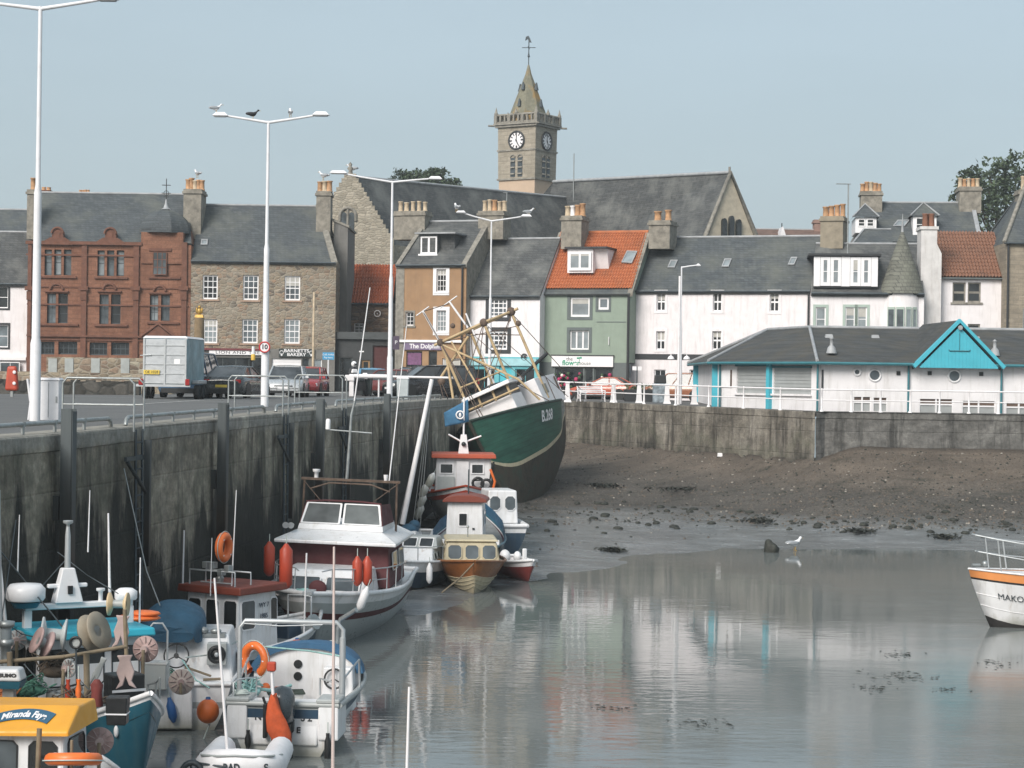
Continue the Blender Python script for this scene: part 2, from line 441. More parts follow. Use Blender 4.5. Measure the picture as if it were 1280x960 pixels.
# land --------------------------------------------------------------------------------------
m, nt, b = newmat('asphalt'); setb(b, .85, 0, .4)
v = ocoord(nt, (1, 1, 1), True)
c = ramp(nt, noise(nt, v, .35, 6, .6), [(.3, (.085, .086, .086)), (.7, (.135, .134, .13))])
c = mixc(nt, .35, c, ramp(nt, noise(nt, v, 14, 4, .8), [(.3, .03), (.7, .22)]))
nt.links.new(c, b.inputs['Base Color']); bump(nt, b, noise(nt, v, 20, 4), .25, .02)
ASPH = m
def land():
    mb = MB(); Ys = frange(20, 121.3, 3.)
    # quay and road behind the left wall
    xs = [-400, -120, -60, -40, -30, -24, -18, -12, -8, -4, 0]
    vs, fs = [], []
    for Y in Ys:
        e = quay_x(Y)-.02
        for t in (0, .3, .6, .75, .85, .92, .97, 1.):
            X = lerp(-400, e, 1-(1-t)**3 if t < 1 else 1); vs.append((X, Y, gz(X, Y)))
    for j in range(len(Ys)-1):
        for i in range(7): fs.append((j*8+i, j*8+i+1, (j+1)*8+i+1, (j+1)*8+i))
    mb.add(vs, fs, 0, True)
    # promenade and town ground behind the far wall, out to the horizon
    vs, fs = [], []
    Xs = [-400, -200, -100, -60, -30, -15, -6, CORNER.x]+[lerp(CORNER.x, FARR.x, i/8) for i in range(1, 9)]+[15.25, 22, 30, 45, 80, 400]
    Ds = [0, 3, 6, 10, 16, 26, 45, 90, 300, 2500]
    for X in Xs:
        y0 = CORNER.y if X <= CORNER.x else wall_y(X)
        for dd in Ds:
            Y = y0+.02+dd
            z = gz(X, Y)+(clamp((Y-150)/150)*9 if X < 400 else 0)
            vs.append((X, Y, z))
    nd_ = len(Ds)
    for i in range(len(Xs)-1):
        for j in range(nd_-1): fs.append((i*nd_+j, (i+1)*nd_+j, (i+1)*nd_+j+1, i*nd_+j+1))
    mb.add(vs, fs, 0, True)
    o = mb.build('ground', ASPH, weld=False); o['kind'] = 'structure'
land()
LINEW = paint('road_line', (.5, .5, .48), .8, .3, 3)
mb = MB()
for (a, bb, c_, e) in ((60, 498, 165, 500.5), (175, 507, 420, 497), (300, 497.5, 440, 495)):
    p, q = G(a, bb, 5.9), G(c_, e, 5.9)
    n = (q-p).cross(Vector((0, 0, 1))).normalized()*.06
    K = 10
    for k in range(K):
        A, B_ = p.lerp(q, k/K), p.lerp(q, (k+1)/K)
        pts = [A-n, B_-n, B_+n, A+n]
        mb.add([(t.x, t.y, gz(t.x, t.y)+.012) for t in pts], [(0, 1, 2, 3)])
o = mb.build('road_markings', LINEW); o['kind'] = 'structure'

# harbour walls -----------------------------------------------------------------------------
def wallmat(name, cols, tide, amt=.85, streakcol=(.30, .28, .24), sa=.6, amp=7., wob=.3, lift=.5, cope=99):
    m, nt, b = newmat(name); setb(b, .85, 0, .4)
    tc = nt.nodes.new('ShaderNodeNewGeometry').outputs['Position']
    sp = nd(nt, 'ShaderNodeSeparateXYZ', None, i0=tc)
    v = ocoord(nt, (1, 1, 1), True)
    n1 = noise(nt, v, .55, 7, .65)
    c = ramp(nt, n1, [(.28, cols[0]), (.5, cols[1]), (.72, cols[2])])
    c = mixc(nt, .75, c, ramp(nt, noise(nt, ocoord(nt, (1, 1, 1.5), True), 1.4, 9, .72), [(.32, .35), (.52, .95), (.68, 1.7)]), 'MULTIPLY')
    st = noise(nt, ocoord(nt, (.8, .8, .10), True), 1.3, 7, .72)
    c = mixc(nt, ramp(nt, st, [(.5, 0.), (.68, sa)]), c, streakcol)
    st2 = noise(nt, ocoord(nt, (1.1, 1.1, .12), True), 1.1, 6, .7)
    c = mixc(nt, ramp(nt, st2, [(.50, 0.), (.62, .8)]), c, mul(cols[0], .35))
    c = mixc(nt, .5, c, ramp(nt, noise(nt, v, 6, 6, .75), [(.3, .35), (.7, 1.25)]), 'MULTIPLY')
    # bolted lift lines of the old concrete pours
    fr = mth(nt, 'FRACT', mth(nt, 'DIVIDE', sp.outputs[2], 1.15))
    ln = ramp(nt, fr, [(.0, .55), (.035, 1.), (.97, 1.), (1., .55)])
    c = mixc(nt, lift, c, ln, 'MULTIPLY')
    # weed below the tide line
    zz = mth(nt, 'ADD', sp.outputs[2], mth(nt, 'MULTIPLY', mth(nt, 'SUBTRACT', noise(nt, ocoord(nt, (wob, wob, .10), True), 1., 7, .68), .5), amp))
    wd = ramp(nt, mth(nt, 'DIVIDE', zz, 8.), [(max(0, (tide-.6)/8.), amt), ((tide+.35)/8., 0.)])
    c = mixc(nt, wd, c, (.011, .012, .009))
    gr = ramp(nt, mth(nt, 'ABSOLUTE', mth(nt, 'SUBTRACT', zz, tide+.5)), [(.0, .35), (.55, 0.)])
    c = mixc(nt, gr, c, (.075, .085, .055))
    cz = ramp(nt, mth(nt, 'DIVIDE', mth(nt, 'ADD', sp.outputs[2], mth(nt, 'MULTIPLY', noise(nt, v, 2.5, 6, .7), .5)), 10.), [((cope+.2)/10 if cope < 9 else .99, 0.), ((cope+.42)/10 if cope < 9 else 1., .65)])
    c = mixc(nt, cz, c, ramp(nt, noise(nt, v, 4, 6, .7), [(.3, (.16, .155, .14)), (.7, (.42, .405, .37))]))
    nt.links.new(c, b.inputs['Base Color'])
    bump(nt, b, mth(nt, 'ADD', noise(nt, v, 5, 6, .7), mth(nt, 'MULTIPLY', ln, .6)), .7, .08)
    return m
QWALL = wallmat('old_concrete', ((.115, .098, .072), (.30, .262, .203), (.52, .465, .37)), 3.85, .95, (.36, .35, .31), .5, 11., .42, .2, 5.42)
FWALL = wallmat('promenade_concrete', ((.085, .074, .060), (.17, .152, .125), (.30, .275, .235)), 3.15, .75, (.36, .33, .285), .75)
RWALL = wallmat('seawall_concrete', ((.10, .097, .09), (.155, .15, .14), (.21, .205, .19)), 2.2, .5, (.12, .115, .11), .5)
def polyslab(pts, zt, zb, nrm_off, batter=.12, steps=60):
    """wall along a plan line: front face battered, irregular coping"""
    mb = MB(); vs, fs = [], []
    L = []
    for (a, b_) in zip(pts, pts[1:]):
        k = max(1, int((Vector(b_)-Vector(a)).length/1.2))
        for i in range(k): L.append(Vector(a).lerp(Vector(b_), i/k))
    L.append(Vector(pts[-1]))
    rows = None
    for i, p in enumerate(L):
        d = (L[min(i+1, len(L)-1)]-L[max(i-1, 0)]).normalized(); n = Vector((-d.y, d.x))*nrm_off
        top = zt(p.x, p.y); j = random.uniform(-.012, .012)
        prof = [(0+j, top), (-.035+j, top-.03), (-.04+j, top-.33+j), (.0, top-.36)]
        K = 8
        for k in range(1, K+1):
            t = k/K; prof.append((.0-batter*t+random.uniform(-.02, .02), lerp(top-.36, zb, t)))
        prof = [(.9, top-.004)]+prof
        rows = len(prof)
        for (o, z) in prof: vs.append((p.x-n.x*-o, p.y-n.y*-o, z))
    for i in range(len(L)-1):
        for k in range(rows-1): fs.append((i*rows+k, (i+1)*rows+k, (i+1)*rows+k+1, i*rows+k+1))
    mb.add(vs, fs, 0, False); return mb
o = polyslab([(quay_x(20), 20), (quay_x(CORNER.y), CORNER.y)], lambda x, y: gz(x, y)+.01, -1.2, 1).build('quay_wall', QWALL)
tag(o, 'tall dark weed-stained quay wall running along the left side', 'wall')
o = polyslab([(CORNER.x, CORNER.y), (FARR.x, FARR.y)], lambda x, y: gz(x, y)+.01, -.5, 1, .08).build('harbour_wall', FWALL)
tag(o, 'streaky tan and grey promenade wall at the head of the beach', 'wall')
o = polyslab([(FARR.x+.02, FARR.y+.05), (FARR.x+.55, FARR.y+.5), (60, 96.6)], lambda x, y: gz(x, y)+.01, .5, 1, .06).build('sea_wall', RWALL)
tag(o, 'smooth dark grey sea wall below the pavilion', 'wall')
# ================================================================ buildings
class Bld:
    def __init__(s, name, label, px0, px1, Y0, yaw=0., zg=None, cat='house', group=None, py=495):
        p = W(px0, py, Y0); s.zg = zg if zg is not None else gz(p.x, p.y)-.05
        s.O = Vector((p.x, Y0, s.zg)); s.yaw = R(yaw)
        s.ex = Vector((math.cos(s.yaw), math.sin(s.yaw), 0)); s.ey = Vector((-math.sin(s.yaw), math.cos(s.yaw), 0))
        s.root = thing(name, label, cat, s.O, s.yaw, group)
        s.w = s.uz(px1, py)[0]
    def uz(s, px, py, y=0.):
        a, b = ray(px, py); d = Vector((a, 1, b)); C = Vector((0, 0, ZE))
        t = (y-(C-s.O).dot(s.ey))/d.dot(s.ey); P = C+d*t-s.O
        return P.dot(s.ex), P.z
    def rect(s, r, y=0.):
        u0, z1 = s.uz(r[0], r[1], y); u1, z0 = s.uz(r[2], r[3], y)
        zc = (s.uz((r[0]+r[2])/2, r[1], y)[1], s.uz((r[0]+r[2])/2, r[3], y)[1])
        return u0, u1, zc[1], zc[0]
    def wall(s, u0, u1, z0, z1, holes, mat, y=0., name='wall', dep=.22, reveal=None, side=0.):
        """front wall with real window openings; side>0 adds side and back walls that deep"""
        us = sorted({u0, u1}|{h[0] for h in holes}|{h[1] for h in holes}); zs = sorted({z0, z1}|{h[2] for h in holes}|{h[3] for h in holes})
        us = [u for u in us if u0 <= u <= u1]; zs = [z for z in zs if z0 <= z <= z1]
        mb = MB()
        for i in range(len(us)-1):
            for j in range(len(zs)-1):
                uc, zc = (us[i]+us[i+1])/2, (zs[j]+zs[j+1])/2
                if any(h[0] < uc < h[1] and h[2] < zc < h[3] for h in holes): continue
                mb.add([(us[i], y, zs[j]), (us[i+1], y, zs[j]), (us[i+1], y, zs[j+1]), (us[i], y, zs[j+1])], [(0, 1, 2, 3)])
        for (a, b, c, d) in holes:
            mb.add([(a, y, c), (b, y, c), (b, y, d), (a, y, d), (a, y+dep, c), (b, y+dep, c), (b, y+dep, d), (a, y+dep, d)],
                   [(0, 1, 5, 4), (1, 2, 6, 5), (2, 3, 7, 6), (3, 0, 4, 7)])
        if side > 0:
            mb.add([(u0, y, z0), (u0, y+side, z0), (u0, y+side, z1), (u0, y, z1)], [(0, 1, 2, 3)])
            mb.add([(u1, y, z0), (u1, y+side, z0), (u1, y+side, z1), (u1, y, z1)], [(0, 1, 2, 3)])
            mb.add([(u0, y+side, z0), (u1, y+side, z0), (u1, y+side, z1), (u0, y+side, z1)], [(0, 1, 2, 3)])
        return mb.build(name, mat, s.root)
    def window(s, h, cols=2, rows=2, fm=None, gm=None, y=0., fw=.06, bw=.03, sill=None, surround=None, sm=None, sash=True, parent=None, dep=.10, sillm=None):
        fm = fm or WHITEP; gm = gm or GLASS
        if gm is GLASS: gm = random.choice((GLASS, GLASS, GLASSB, GLASSD, GLASSL))
        u0, u1, z0, z1 = h; mb = MB(); yf = y+dep
        mb.box(u0, u0+fw, yf, yf+.05, z0, z1); mb.box(u1-fw, u1, yf, yf+.05, z0, z1)
        mb.box(u0+fw, u1-fw, yf, yf+.05, z0, z0+fw*1.15); mb.box(u0+fw, u1-fw, yf, yf+.05, z1-fw, z1)
        for i in range(1, cols):
            uu = lerp(u0, u1, i/cols); mb.box(uu-bw/2, uu+bw/2, yf+.012, yf+.04, z0+fw*1.15, z1-fw)
        for j in range(1, rows):
            zz = lerp(z0, z1, j/rows); k = bw*1.5 if (sash and abs(j-rows/2) < .1) else bw
            mb.box(u0+fw, u1-fw, yf+.015, yf+.043, zz-k/2, zz+k/2)
        w_ = mb.build('window', fm, parent or s.root)
        g = MB(); g.add([(u0+.01, yf+.03, z0+.01), (u1-.01, yf+.03, z0+.01), (u1-.01, yf+.03, z1-.01), (u0+.01, yf+.03, z1-.01)], [(0, 1, 2, 3)])
        g.build('pane', gm, w_)
        if random.random() < .4 and z1-z0 > 1 and fm is WHITEP:
            zb = lerp(z1, z0, random.uniform(.2, .5)); MB().box(u0+fw, u1-fw, yf+.022, yf+.028, zb, z1-fw).build('blind', BLIND, w_)
        if sill: MB().box(u0-sill, u1+sill, y-.07, y+.12, z0-.13, z0-.002).build('sill', sillm or COPING, w_)
        if surround:
            k = surround; a = MB()
            a.box(u0-k, u0-.002, y-.03, y+.05, z0-k, z1+k); a.box(u1+.002, u1+k, y-.03, y+.05, z0-k, z1+k)
            a.box(u0, u1, y-.03, y+.05, z1+.002, z1+k); a.box(u0, u1, y-.03, y+.05, z0-k, z0-.002)
            a.build('surround', sm or COPING, w_)
        return w_
    def roof(s, A, B_, C_, D, mat, name='roof', thick=.12):
        """sloping slab: eaves-left A, eaves-right B, ridge-right C, ridge-left D (local points)"""
        mb = MB(); P = [Vector(q) for q in (A, B_, C_, D)]; n = (P[1]-P[0]).cross(P[3]-P[0]).normalized()*thick
        mb.add([q for q in P]+[q-n for q in P], [(0, 1, 2, 3), (7, 6, 5, 4), (0, 4, 5, 1), (1, 5, 6, 2), (2, 6, 7, 3), (3, 7, 4, 0)])
        return mb.build(name, mat, s.root)
    def gableroof(s, ez, rz, hd, mat, u0=None, u1=None, r0=None, r1=None, over=.18, thick=.12, wallmat=None, ridgecap=True):
        u0 = 0 if u0 is None else u0; u1 = s.w if u1 is None else u1; r0 = u0 if r0 is None else r0; r1 = u1 if r1 is None else r1
        sl = (rz-ez)/hd
        rf = s.roof((u0, -over, ez-over*sl), (u1, -over, ez-over*sl), (r1, hd, rz), (r0, hd, rz), mat, thick=thick)
        s.roof((u1, 2*hd+over, ez-over*sl), (u0, 2*hd+over, ez-over*sl), (r0, hd+.001, rz), (r1, hd+.001, rz), mat, thick=thick)
        if wallmat:
            mb = MB()
            for u, r in ((u0+.02, r0+.02), (u1-.02, r1-.02)):
                mb.add([(u, 0, ez), (u, 2*hd, ez), (r, hd, rz-.1)], [(0, 1, 2)])
            mb.build('gable', wallmat, s.root)
        if ridgecap: MB().tube([(r0, hd, rz+.02), (r1, hd, rz+.02)], .09, 6).build('ridge', LEAD, rf)
        return rf
    def gutter(s, u0, u1, z, y=-.24, mat=None, r=.06):
        MB().tube([(u0, y, z), (u1, y, z)], r, 6).build('gutter', mat or DKSTEEL, s.root)
    def skew(s, u, ez, rz, hd, mat, wd=.3, up=.14, r=None):
        mb = MB(); r = u if r is None else r
        for a, b in ((-.15, hd), (2*hd+.15, hd)):
            z0 = ez-.15*(rz-ez)/hd
            mb.add([(u-wd/2, a, z0-.1), (u+wd/2, a, z0-.1), (u+wd/2, a, z0+up), (u-wd/2, a, z0+up), (r-wd/2, b, rz-.1), (r+wd/2, b, rz-.1), (r+wd/2, b, rz+up), (r-wd/2, b, rz+up)],
                   [(0, 1, 2, 3), (4, 7, 6, 5), (0, 4, 5, 1), (1, 5, 6, 2), (2, 6, 7, 3), (3, 7, 4, 0)])
        mb.build('coping', mat, s.root)
    def chimney(s, px0, px1, pytop, pybase, y, dep, npots, poth, mat=None, potm=None, row='x', potr=.16, back=0, cap=True):
        u0, z1 = s.uz(px0, pytop, y); u1, z0 = s.uz(px1, pybase, y); mat = mat or CHIMST; potm = potm or POT
        mb = MB(); mb.box(u0, u1, y-dep/2, y+dep/2, z0, z1-.32)
        if cap:
            mb.box(u0-.09, u1+.09, y-dep/2-.09, y+dep/2+.09, z1-.318, z1-.16); mb.box(u0-.02, u1+.02, y-dep/2-.02, y+dep/2+.02, z1-.158, z1)
        ch = mb.build('chimney', mat, s.root)
        for i in range(npots):
            t = (i+.5)/npots; h = poth*random.uniform(.82, 1.06); rr = potr*random.uniform(.9, 1.1)
            c = (lerp(u0, u1, t), y+random.uniform(-.03, .03)) if row == 'x' else ((u0+u1)/2, lerp(y-dep/2, y+dep/2, t))
            pm = potm if not isinstance(potm, list) else potm[i % len(potm)]
            MB().lathe([(rr*1.1, 0), (rr*1.1, .08), (rr*.92, .12), (rr*.85, h-.1), (rr*1.08, h-.06), (rr*1.08, h), (rr*.75, h), (rr*.75, h-.2), (0, h-.2)], 10,
                       M=Matrix.Translation((c[0], c[1], z1-.01))).build('chimney_pot', pm, ch)
        return ch
    def skylight(s, r, hd, ez, rz):
        # find plane points on the front slope
        sl = (rz-ez)/hd
        def on(px, py):
            y = hd/2
            for _ in range(12):
                u, z = s.uz(px, py, y); y = lerp(y, (z-ez)/sl, .6)
            return Vector((u, y, ez+y*sl))
        n = Vector((0, -sl, 1)).normalized()
        q = [on(r[0][0], r[0][1]), on(r[1][0], r[1][1]), on(r[2][0], r[2][1]), on(r[3][0], r[3][1])]
        return panel(s.root, [p+n*.05 for p in q], LEAD, GLASSL, .09, .05, .01, 'skylight')
def pantile_roof(s, A, B_, C_, D, mat, nt_=26, nr=16, amp=.045, name='roof'):
    """real corrugated pantiles: rolls along the slope, a lip at each course"""
    A, B_, C_, D = map(Vector, (A, B_, C_, D)); n = (B_-A).cross(D-A).normalized()
    if n.z < 0: n = -n
    K = 6; cols = nt_*K; vs, fs = [], []
    for j in range(nr):
        for e in (0, 1):
            t = (j+e)/nr; lift = .045 if e == 0 else 0.
            for i in range(cols+1):
                x = i/cols; ph = (i % K)/K
                p = A.lerp(D, t).lerp(B_.lerp(C_, t), x)
                vs.append(p+n*(amp*math.sin(2*math.pi*ph)+lift+.05))
    W_ = cols+1
    for r in range(2*nr-1):
        for i in range(cols): fs.append((r*W_+i, r*W_+i+1, (r+1)*W_+i+1, (r+1)*W_+i))
    mb = MB(); mb.add(vs, fs, 0, False)
    m2 = -n*.06
    mb.add([A+m2, B_+m2, C_+m2, D+m2], [(0, 1, 2, 3)])
    return mb.build(name, mat, s.root)
def tilemat(name, c1, c2, moss):
    m, nt, b = newmat(name); setb(b, .8, 0, .3)
    v = ocoord(nt); n1 = noise(nt, v, .8, 5); n2 = noise(nt, v, 5, 4, .7)
    c = ramp(nt, n2, [(.3, c1), (.7, c2)])
    c = mixc(nt, ramp(nt, n1, [(.5, 0.), (.72, .55)]), c, moss)
    nt.links.new(c, b.inputs['Base Color']); return m
PANT_O = tilemat('orange_pantile', (.36, .115, .05), (.50, .175, .075), (.24, .10, .055))
PANT_R = tilemat('red_pantile', (.33, .082, .035), (.47, .13, .05), (.20, .07, .04))
PANT_B = tilemat('brown_pantile', (.17, .082, .055), (.27, .14, .09), (.10, .07, .055))
HARLW = paint('white_harling', (.76, .73, .74), .9, .06, 1.5, dirt=.55, dcol=(.47, .44, .42), streak=True, bmp=.3)
HARLP = paint('cream_white_brick', (.75, .71, .72), .9, .06, 2, dirt=.55, dcol=(.45, .42, .41), streak=True, bmp=.3)
HARLG = paint('sage_green_render', (.245, .30, .245), .9, .06, 1.5, dirt=.3, dcol=(.17, .20, .17), streak=True, bmp=.25)
HARLO = paint('ochre_render', (.31, .19, .105), .9, .12, 1.2, dirt=.5, dcol=(.20, .135, .085), streak=True, bmp=.4)
GREYR = paint('grey_render', (.165, .16, .15), .9, .12, 1.5, dirt=.5, dcol=(.08, .08, .075), streak=True, bmp=.3)
GREYP = paint('grey_plinth', (.115, .135, .135), .85, .08, 2, dirt=.3)
BLKP = paint('black_trim', (.025, .027, .03), .6, .15, 3)
RSAND = brick('red_sandstone', (.175, .082, .052), (.25, .122, .078), (.12, .06, .04), .62, .30, .014, .9, .3, patch=(.10, .045, .03), pamt=.65, pscale=.7, fine=.35)
RSANDT = paint('red_sandstone_trim', (.15, .066, .043), .9, .2, 3, dirt=.6, dcol=(.085, .045, .033), bmp=.3)
RUB_B = rubble('brown_rubble', [(.16, .135, .11), (.32, .265, .195), (.26, .205, .145), (.40, .335, .26), (.21, .16, .12), (.35, .24, .165), (.30, .265, .215)], (.28, .255, .21), 2.7, 5.0, patch=(.28, .255, .205), pamt=.6)
RUB_C = rubble('pale_rubble', [(.32, .285, .225), (.44, .395, .315), (.38, .335, .265), (.50, .445, .36), (.34, .305, .245)], (.28, .26, .215), 2.2, 5.4)
RUB_D = rubble('dark_rubble', [(.15, .10, .075), (.22, .15, .105), (.11, .085, .07), (.27, .19, .13)], (.12, .105, .09), 1.7, 4.0)
RUB_W = rubble('pale_boundary_rubble', [(.22, .18, .13), (.36, .30, .22), (.17, .13, .10), (.30, .22, .16), (.40, .36, .28)], (.30, .27, .22), 2.0, 3.4)
def P4(u0, u1, z0, z1, y): return [(u0, y, z0), (u1, y, z0), (u1, y, z1), (u0, y, z1)]

# ---- white house at the far left ------------------------------------------------------------
b = Bld('harbour_house', 'white house with black window trim and grey slate roof at the far left', -75, 33, 133, 0)
ez = b.uz(0, 354)[1]; rz = b.uz(0, 290, 4.)[1]
WN = [b.rect(r) for r in ((-16, 358, 10, 385), (-16, 406, 10, 434), (-62, 358, -42, 385), (-62, 406, -42, 434))]
b.wall(0, b.w, -.3, ez, WN, HARLW, side=8.)
for h in WN: b.window(h, 1, 2, surround=.14, sm=BLKP, fm=WHITEP)
b.gableroof(ez, rz, 4., SLATE2, wallmat=HARLW); b.gutter(0, b.w, ez-.05)
h = b.rect((-70, 452, 26, 470)); b.window(h, 8, 1, y=-.3, dep=.0)
MB().box(0, b.w, -.28, -.01, b.uz(0, 450)[1], b.uz(0, 446)[1]).build('fascia', WHITEP, b.root)
b2 = Bld('back_house', 'slate roofed back house rising behind the white house at the far left', -40, 40, 147, 0, zg=7)
ez = b2.uz(0, 300)[1]; rz = b2.uz(0, 262, 4.)[1]
b2.wall(0, b2.w, -1, ez, [], HARLW, side=8.); b2.gableroof(ez, rz, 4., SLATE, wallmat=GREYR)

# ---- red sandstone building -----------------------------------------------------------------
b = Bld('sandstone_building', 'ornate red sandstone building with domed corner turret and arched gablets', 33, 236.5, 131, 0, cat='building')
ez = b.uz(135, 305)[1]; HD = 5.
U = lambda px, py, y=0: b.uz(px, py, y)
tops = [(56, 312, 64.5, 344), (68, 312, 76.5, 344), (80, 312, 89, 344), (122, 313, 130.5, 345), (134, 313, 142.5, 345), (146, 313, 155, 345), (192, 315, 209, 344)]
mids = [(59, 367, 69.5, 404), (73, 367, 84.5, 404), (124.5, 368, 135.5, 405), (139, 368, 150.5, 405), (187.5, 369, 197.5, 401), (201.5, 369, 212, 401)]
lows = [(51, 427, 68, 443), (73, 427, 96.5, 443), (112, 428, 134, 444), (139, 428, 161.5, 444)]
HT = [b.rect(r) for r in tops]; HM = [b.rect(r) for r in mids]; HL = [b.rect(r) for r in lows]
b.wall(0, b.w, -.3, ez, HT+HM+HL, RSAND, side=2*HD, dep=.3)
for h in HT: b.window(h, 1, 2, RSANDT if 0 else DKSTEEL, GLASSL if h in (HT[3], HT[5]) else GLASS, dep=.2, fw=.07, bw=.05)
for h in HT[6:]: b.window(h, 3, 3, DKSTEEL, GLASS, dep=.17, fw=.03, bw=.035)
for i, h in enumerate(HM): b.window(h, 2 if i in (0, 2, 4, 5) else 1, 3, DKSTEEL, GLASSD if i in (1, 3) else GLASS, dep=.2, fw=.06, bw=.035)
for h in HL: b.window(h, 4, 2, DKSTEEL, GLASSD, dep=.2)
mb = MB()    # string courses, sills and the parapet, each its own depth proud of the wall
def course(py, hpx, pr, x0=34, x1=236):
    u0, z = U(x0, py); u1, _ = U(x1, py); mb.box(u0, u1, -pr, .02, z-hpx/18/2, z+hpx/18/2)
course(303, 4, .22, 33, 178); course(318, 2.2, .10, 33, 176); course(346, 2.4, .13, 48, 96); course(347, 2.4, .13, 118, 160); course(347, 2.4, .12, 186, 226)
course(380, 1.8, .09); course(405.5, 2.4, .14, 50, 98); course(406.5, 2.4, .14, 118, 160); course(403.5, 2.4, .13, 184, 224); course(419, 2.6, .2); course(358, 1.6, .07); course(424, 1.4, .1)
b_tr = mb.build('string_course', RSANDT, b.root)
mb = MB()
for cx, w_ in ((37, 7), (105, 9), (170, 9), (230, 9)):
    u0, z0 = U(cx-w_/2, 470); u1, z1 = U(cx+w_/2, 303); mb.box(u0, u1, -.14, -.004, z0, z1)
    u0, z0 = U(cx-w_/2-1.5, 363); u1, z1 = U(cx+w_/2+1.5, 358); mb.box(u0, u1, -.28, -.142, z0, z1)
    u0, z0 = U(cx-w_/2+.5, 375); u1, z1 = U(cx+w_/2-.5, 364); mb.tbox(u0, u1, -.20, -.142, z0, z1)
mb.build('pilaster', RSANDT, b.root)
for c, yb in ((72.5, 305), (138.5, 305.5)):     # arched gablets breaking the eaves
    mb = MB(); uc, zb = U(c, yb); sc = 131/F
    q = lambda dx, dy: (uc+dx*sc, zb+dy*sc)
    mb.prism([q(-19, -1), q(19, -1), q(17, 3), q(9, 8), q(-9, 8), q(-17, 3)], -.25, .5)
    mb.prism([q(-7, 7), q(7, 7), q(7, 13)]+[q(7*math.cos(t), 13+6*math.sin(t)) for t in [math.pi*k/8 for k in range(1, 8)]]+[q(-7, 13)], -.16, .4)
    g = mb.build('gablet', RSANDT, b.root)
    mb = MB(); mb.torus((uc, -.2, zb+13*sc), 7.2*sc, .08, 'y', 10, 6, t0=0, t1=math.pi); mb.box(uc-3*sc, uc+3*sc, -.2, -.165, zb+8*sc, zb+14*sc); mb.build('arch_mould', RSANDT, g)
for c, yb, rr in ((71, 362, 13), (137, 362, 13), (200, 364, 12)):   # hoods over the first floor windows
    uc, zb = U(c, yb); sc = 131/F; mb = MB()
    mb.torus((uc, -.06, zb-1*sc), rr*.62*sc, .09, 'y', 12, 6, t0=.15, t1=math.pi-.15)
    mb.box(uc-rr*1.15*sc, uc+rr*1.15*sc, -.17, .0, zb-3.2*sc, zb-1.4*sc); mb.build('window_hood', RSANDT, b.root)
# door pediment
uc, zb = U(198.5, 421); sc = 131/F
MB().prism([(uc-20*sc, zb), (uc+20*sc, zb), (uc, zb+15*sc)], -.3, -.002).build('door_pediment', RSANDT, b.root)
MB().tube([(uc-21*sc, -.32, zb), (uc, -.32, zb+16*sc), (uc+21*sc, -.32, zb)], .1, 4).build('pediment_mould', RSANDT, b.root)
# turret with slated dome
u0, z1 = U(177, 290); u1, z0 = U(229, 330)
MB().box(u0, u1, -.12, 2.6, z0, z1).build('turret', RSAND, b.root)
h = b.rect(tops[6]); MB().box(h[0]-.3, h[1]+.3, -.2, -.122, h[3]+.05, h[3]+.25).build('lintel', RSANDT, b.root)
# turret window sits in front of the turret face
b.window(h, 3, 3, RSANDT, GLASS, y=-.24, fw=.05, bw=.05, dep=.0)
uc = (u0+u1)/2; ztop = U(204, 259)[1]; hw = (u1-u0)/2+.15; prof = []
for k in range(9):
    t = k/8; r = hw*1.15*(1-t**2.3)**.62 if t < 1 else .12
    prof.append((max(.12, r), z1-.02+(ztop-z1)*t))
dm = MB().lathe(prof, 8, M=Matrix.Translation((uc, 1.2, 0)) @ Matrix.Rotation(R(22.5), 4, 'Z'), sm=False).build('dome', SLATE, b.root)
zf = U(204, 221)[1]
mb = MB(); mb.lathe([(.35, 0), (.18, .12), (.09, .4), (.04, .7)], 8, M=Matrix.Translation((uc, 1.2, ztop-.05))); mb.build('finial', LEAD, dm)
mb = MB(); mb.tube([(uc, 1.2, ztop+.4), (uc, 1.2, zf)], .03, 5)
for dz, l in ((.45, .3), (1.0, .32), (1.25, .18)): mb.tube([(uc-l, 1.2, zf-dz), (uc+l, 1.2, zf-dz)], .028, 5)
mb.torus((uc, 1.2, zf-1.0), .17, .02, 'y', 12, 4); mb.build('weather_vane', BLACK, dm)
rz = U(140, 242, HD)[1]; r0 = U(46, 242, HD)[0]; r1 = U(236, 242, HD)[0]
b.gableroof(ez+.1, rz, HD, SLATE, .3, b.w, r0, r1, over=-.05, wallmat=RSAND)
b.chimney(37.5, 45, 238, 300, 1.6, 1.5, 1, .9, potr=.2)
b.chimney(233, 254, 238, 300, 3.2, 2.2, 5, .85, potr=.2, potm=[POT, POT, POTB, POT])
b.chimney(52, 64, 238, 250, 8., .8, 2, .25, RSANDT); b.chimney(99, 112, 240.5, 248, 8., .8, 4, .2, RSANDT, potr=.1)

# ---- brown rubble building ------------------------------------------------------------------
b = Bld('rubble_building', 'brown rubble stone building with white astragal windows above a bakery', 236.8, 418, 131, 0, cat='building')
HD = 4.6; ez = b.uz(320, 326)[1]; rz = b.uz(320, 257, HD)[1]
rs = [(253.5, 344, 272, 374), (304, 344, 323, 375), (356, 345, 375, 375.5), (254.5, 399, 271.5, 429), (303, 399, 322, 429), (355.5, 399, 374.5, 429.5)]
HW = [b.rect(r) for r in rs]; zs = b.uz(320, 436)[1]
b.wall(0, b.w, zs, ez, HW, RUB_B, side=2*HD)
for h in HW: b.window(h, 3, 4, sill=.15, fw=.09, bw=.045, sillm=paint('pink_sill', (.33, .23, .17), .9, .2))
b.gableroof(ez, rz, HD, SLATE, 0, b.w, b.uz(251, 257, HD)[0], b.uz(398, 257, HD)[0], wallmat=RUB_B)
b.gutter(0, b.w, ez-.08, -.26)
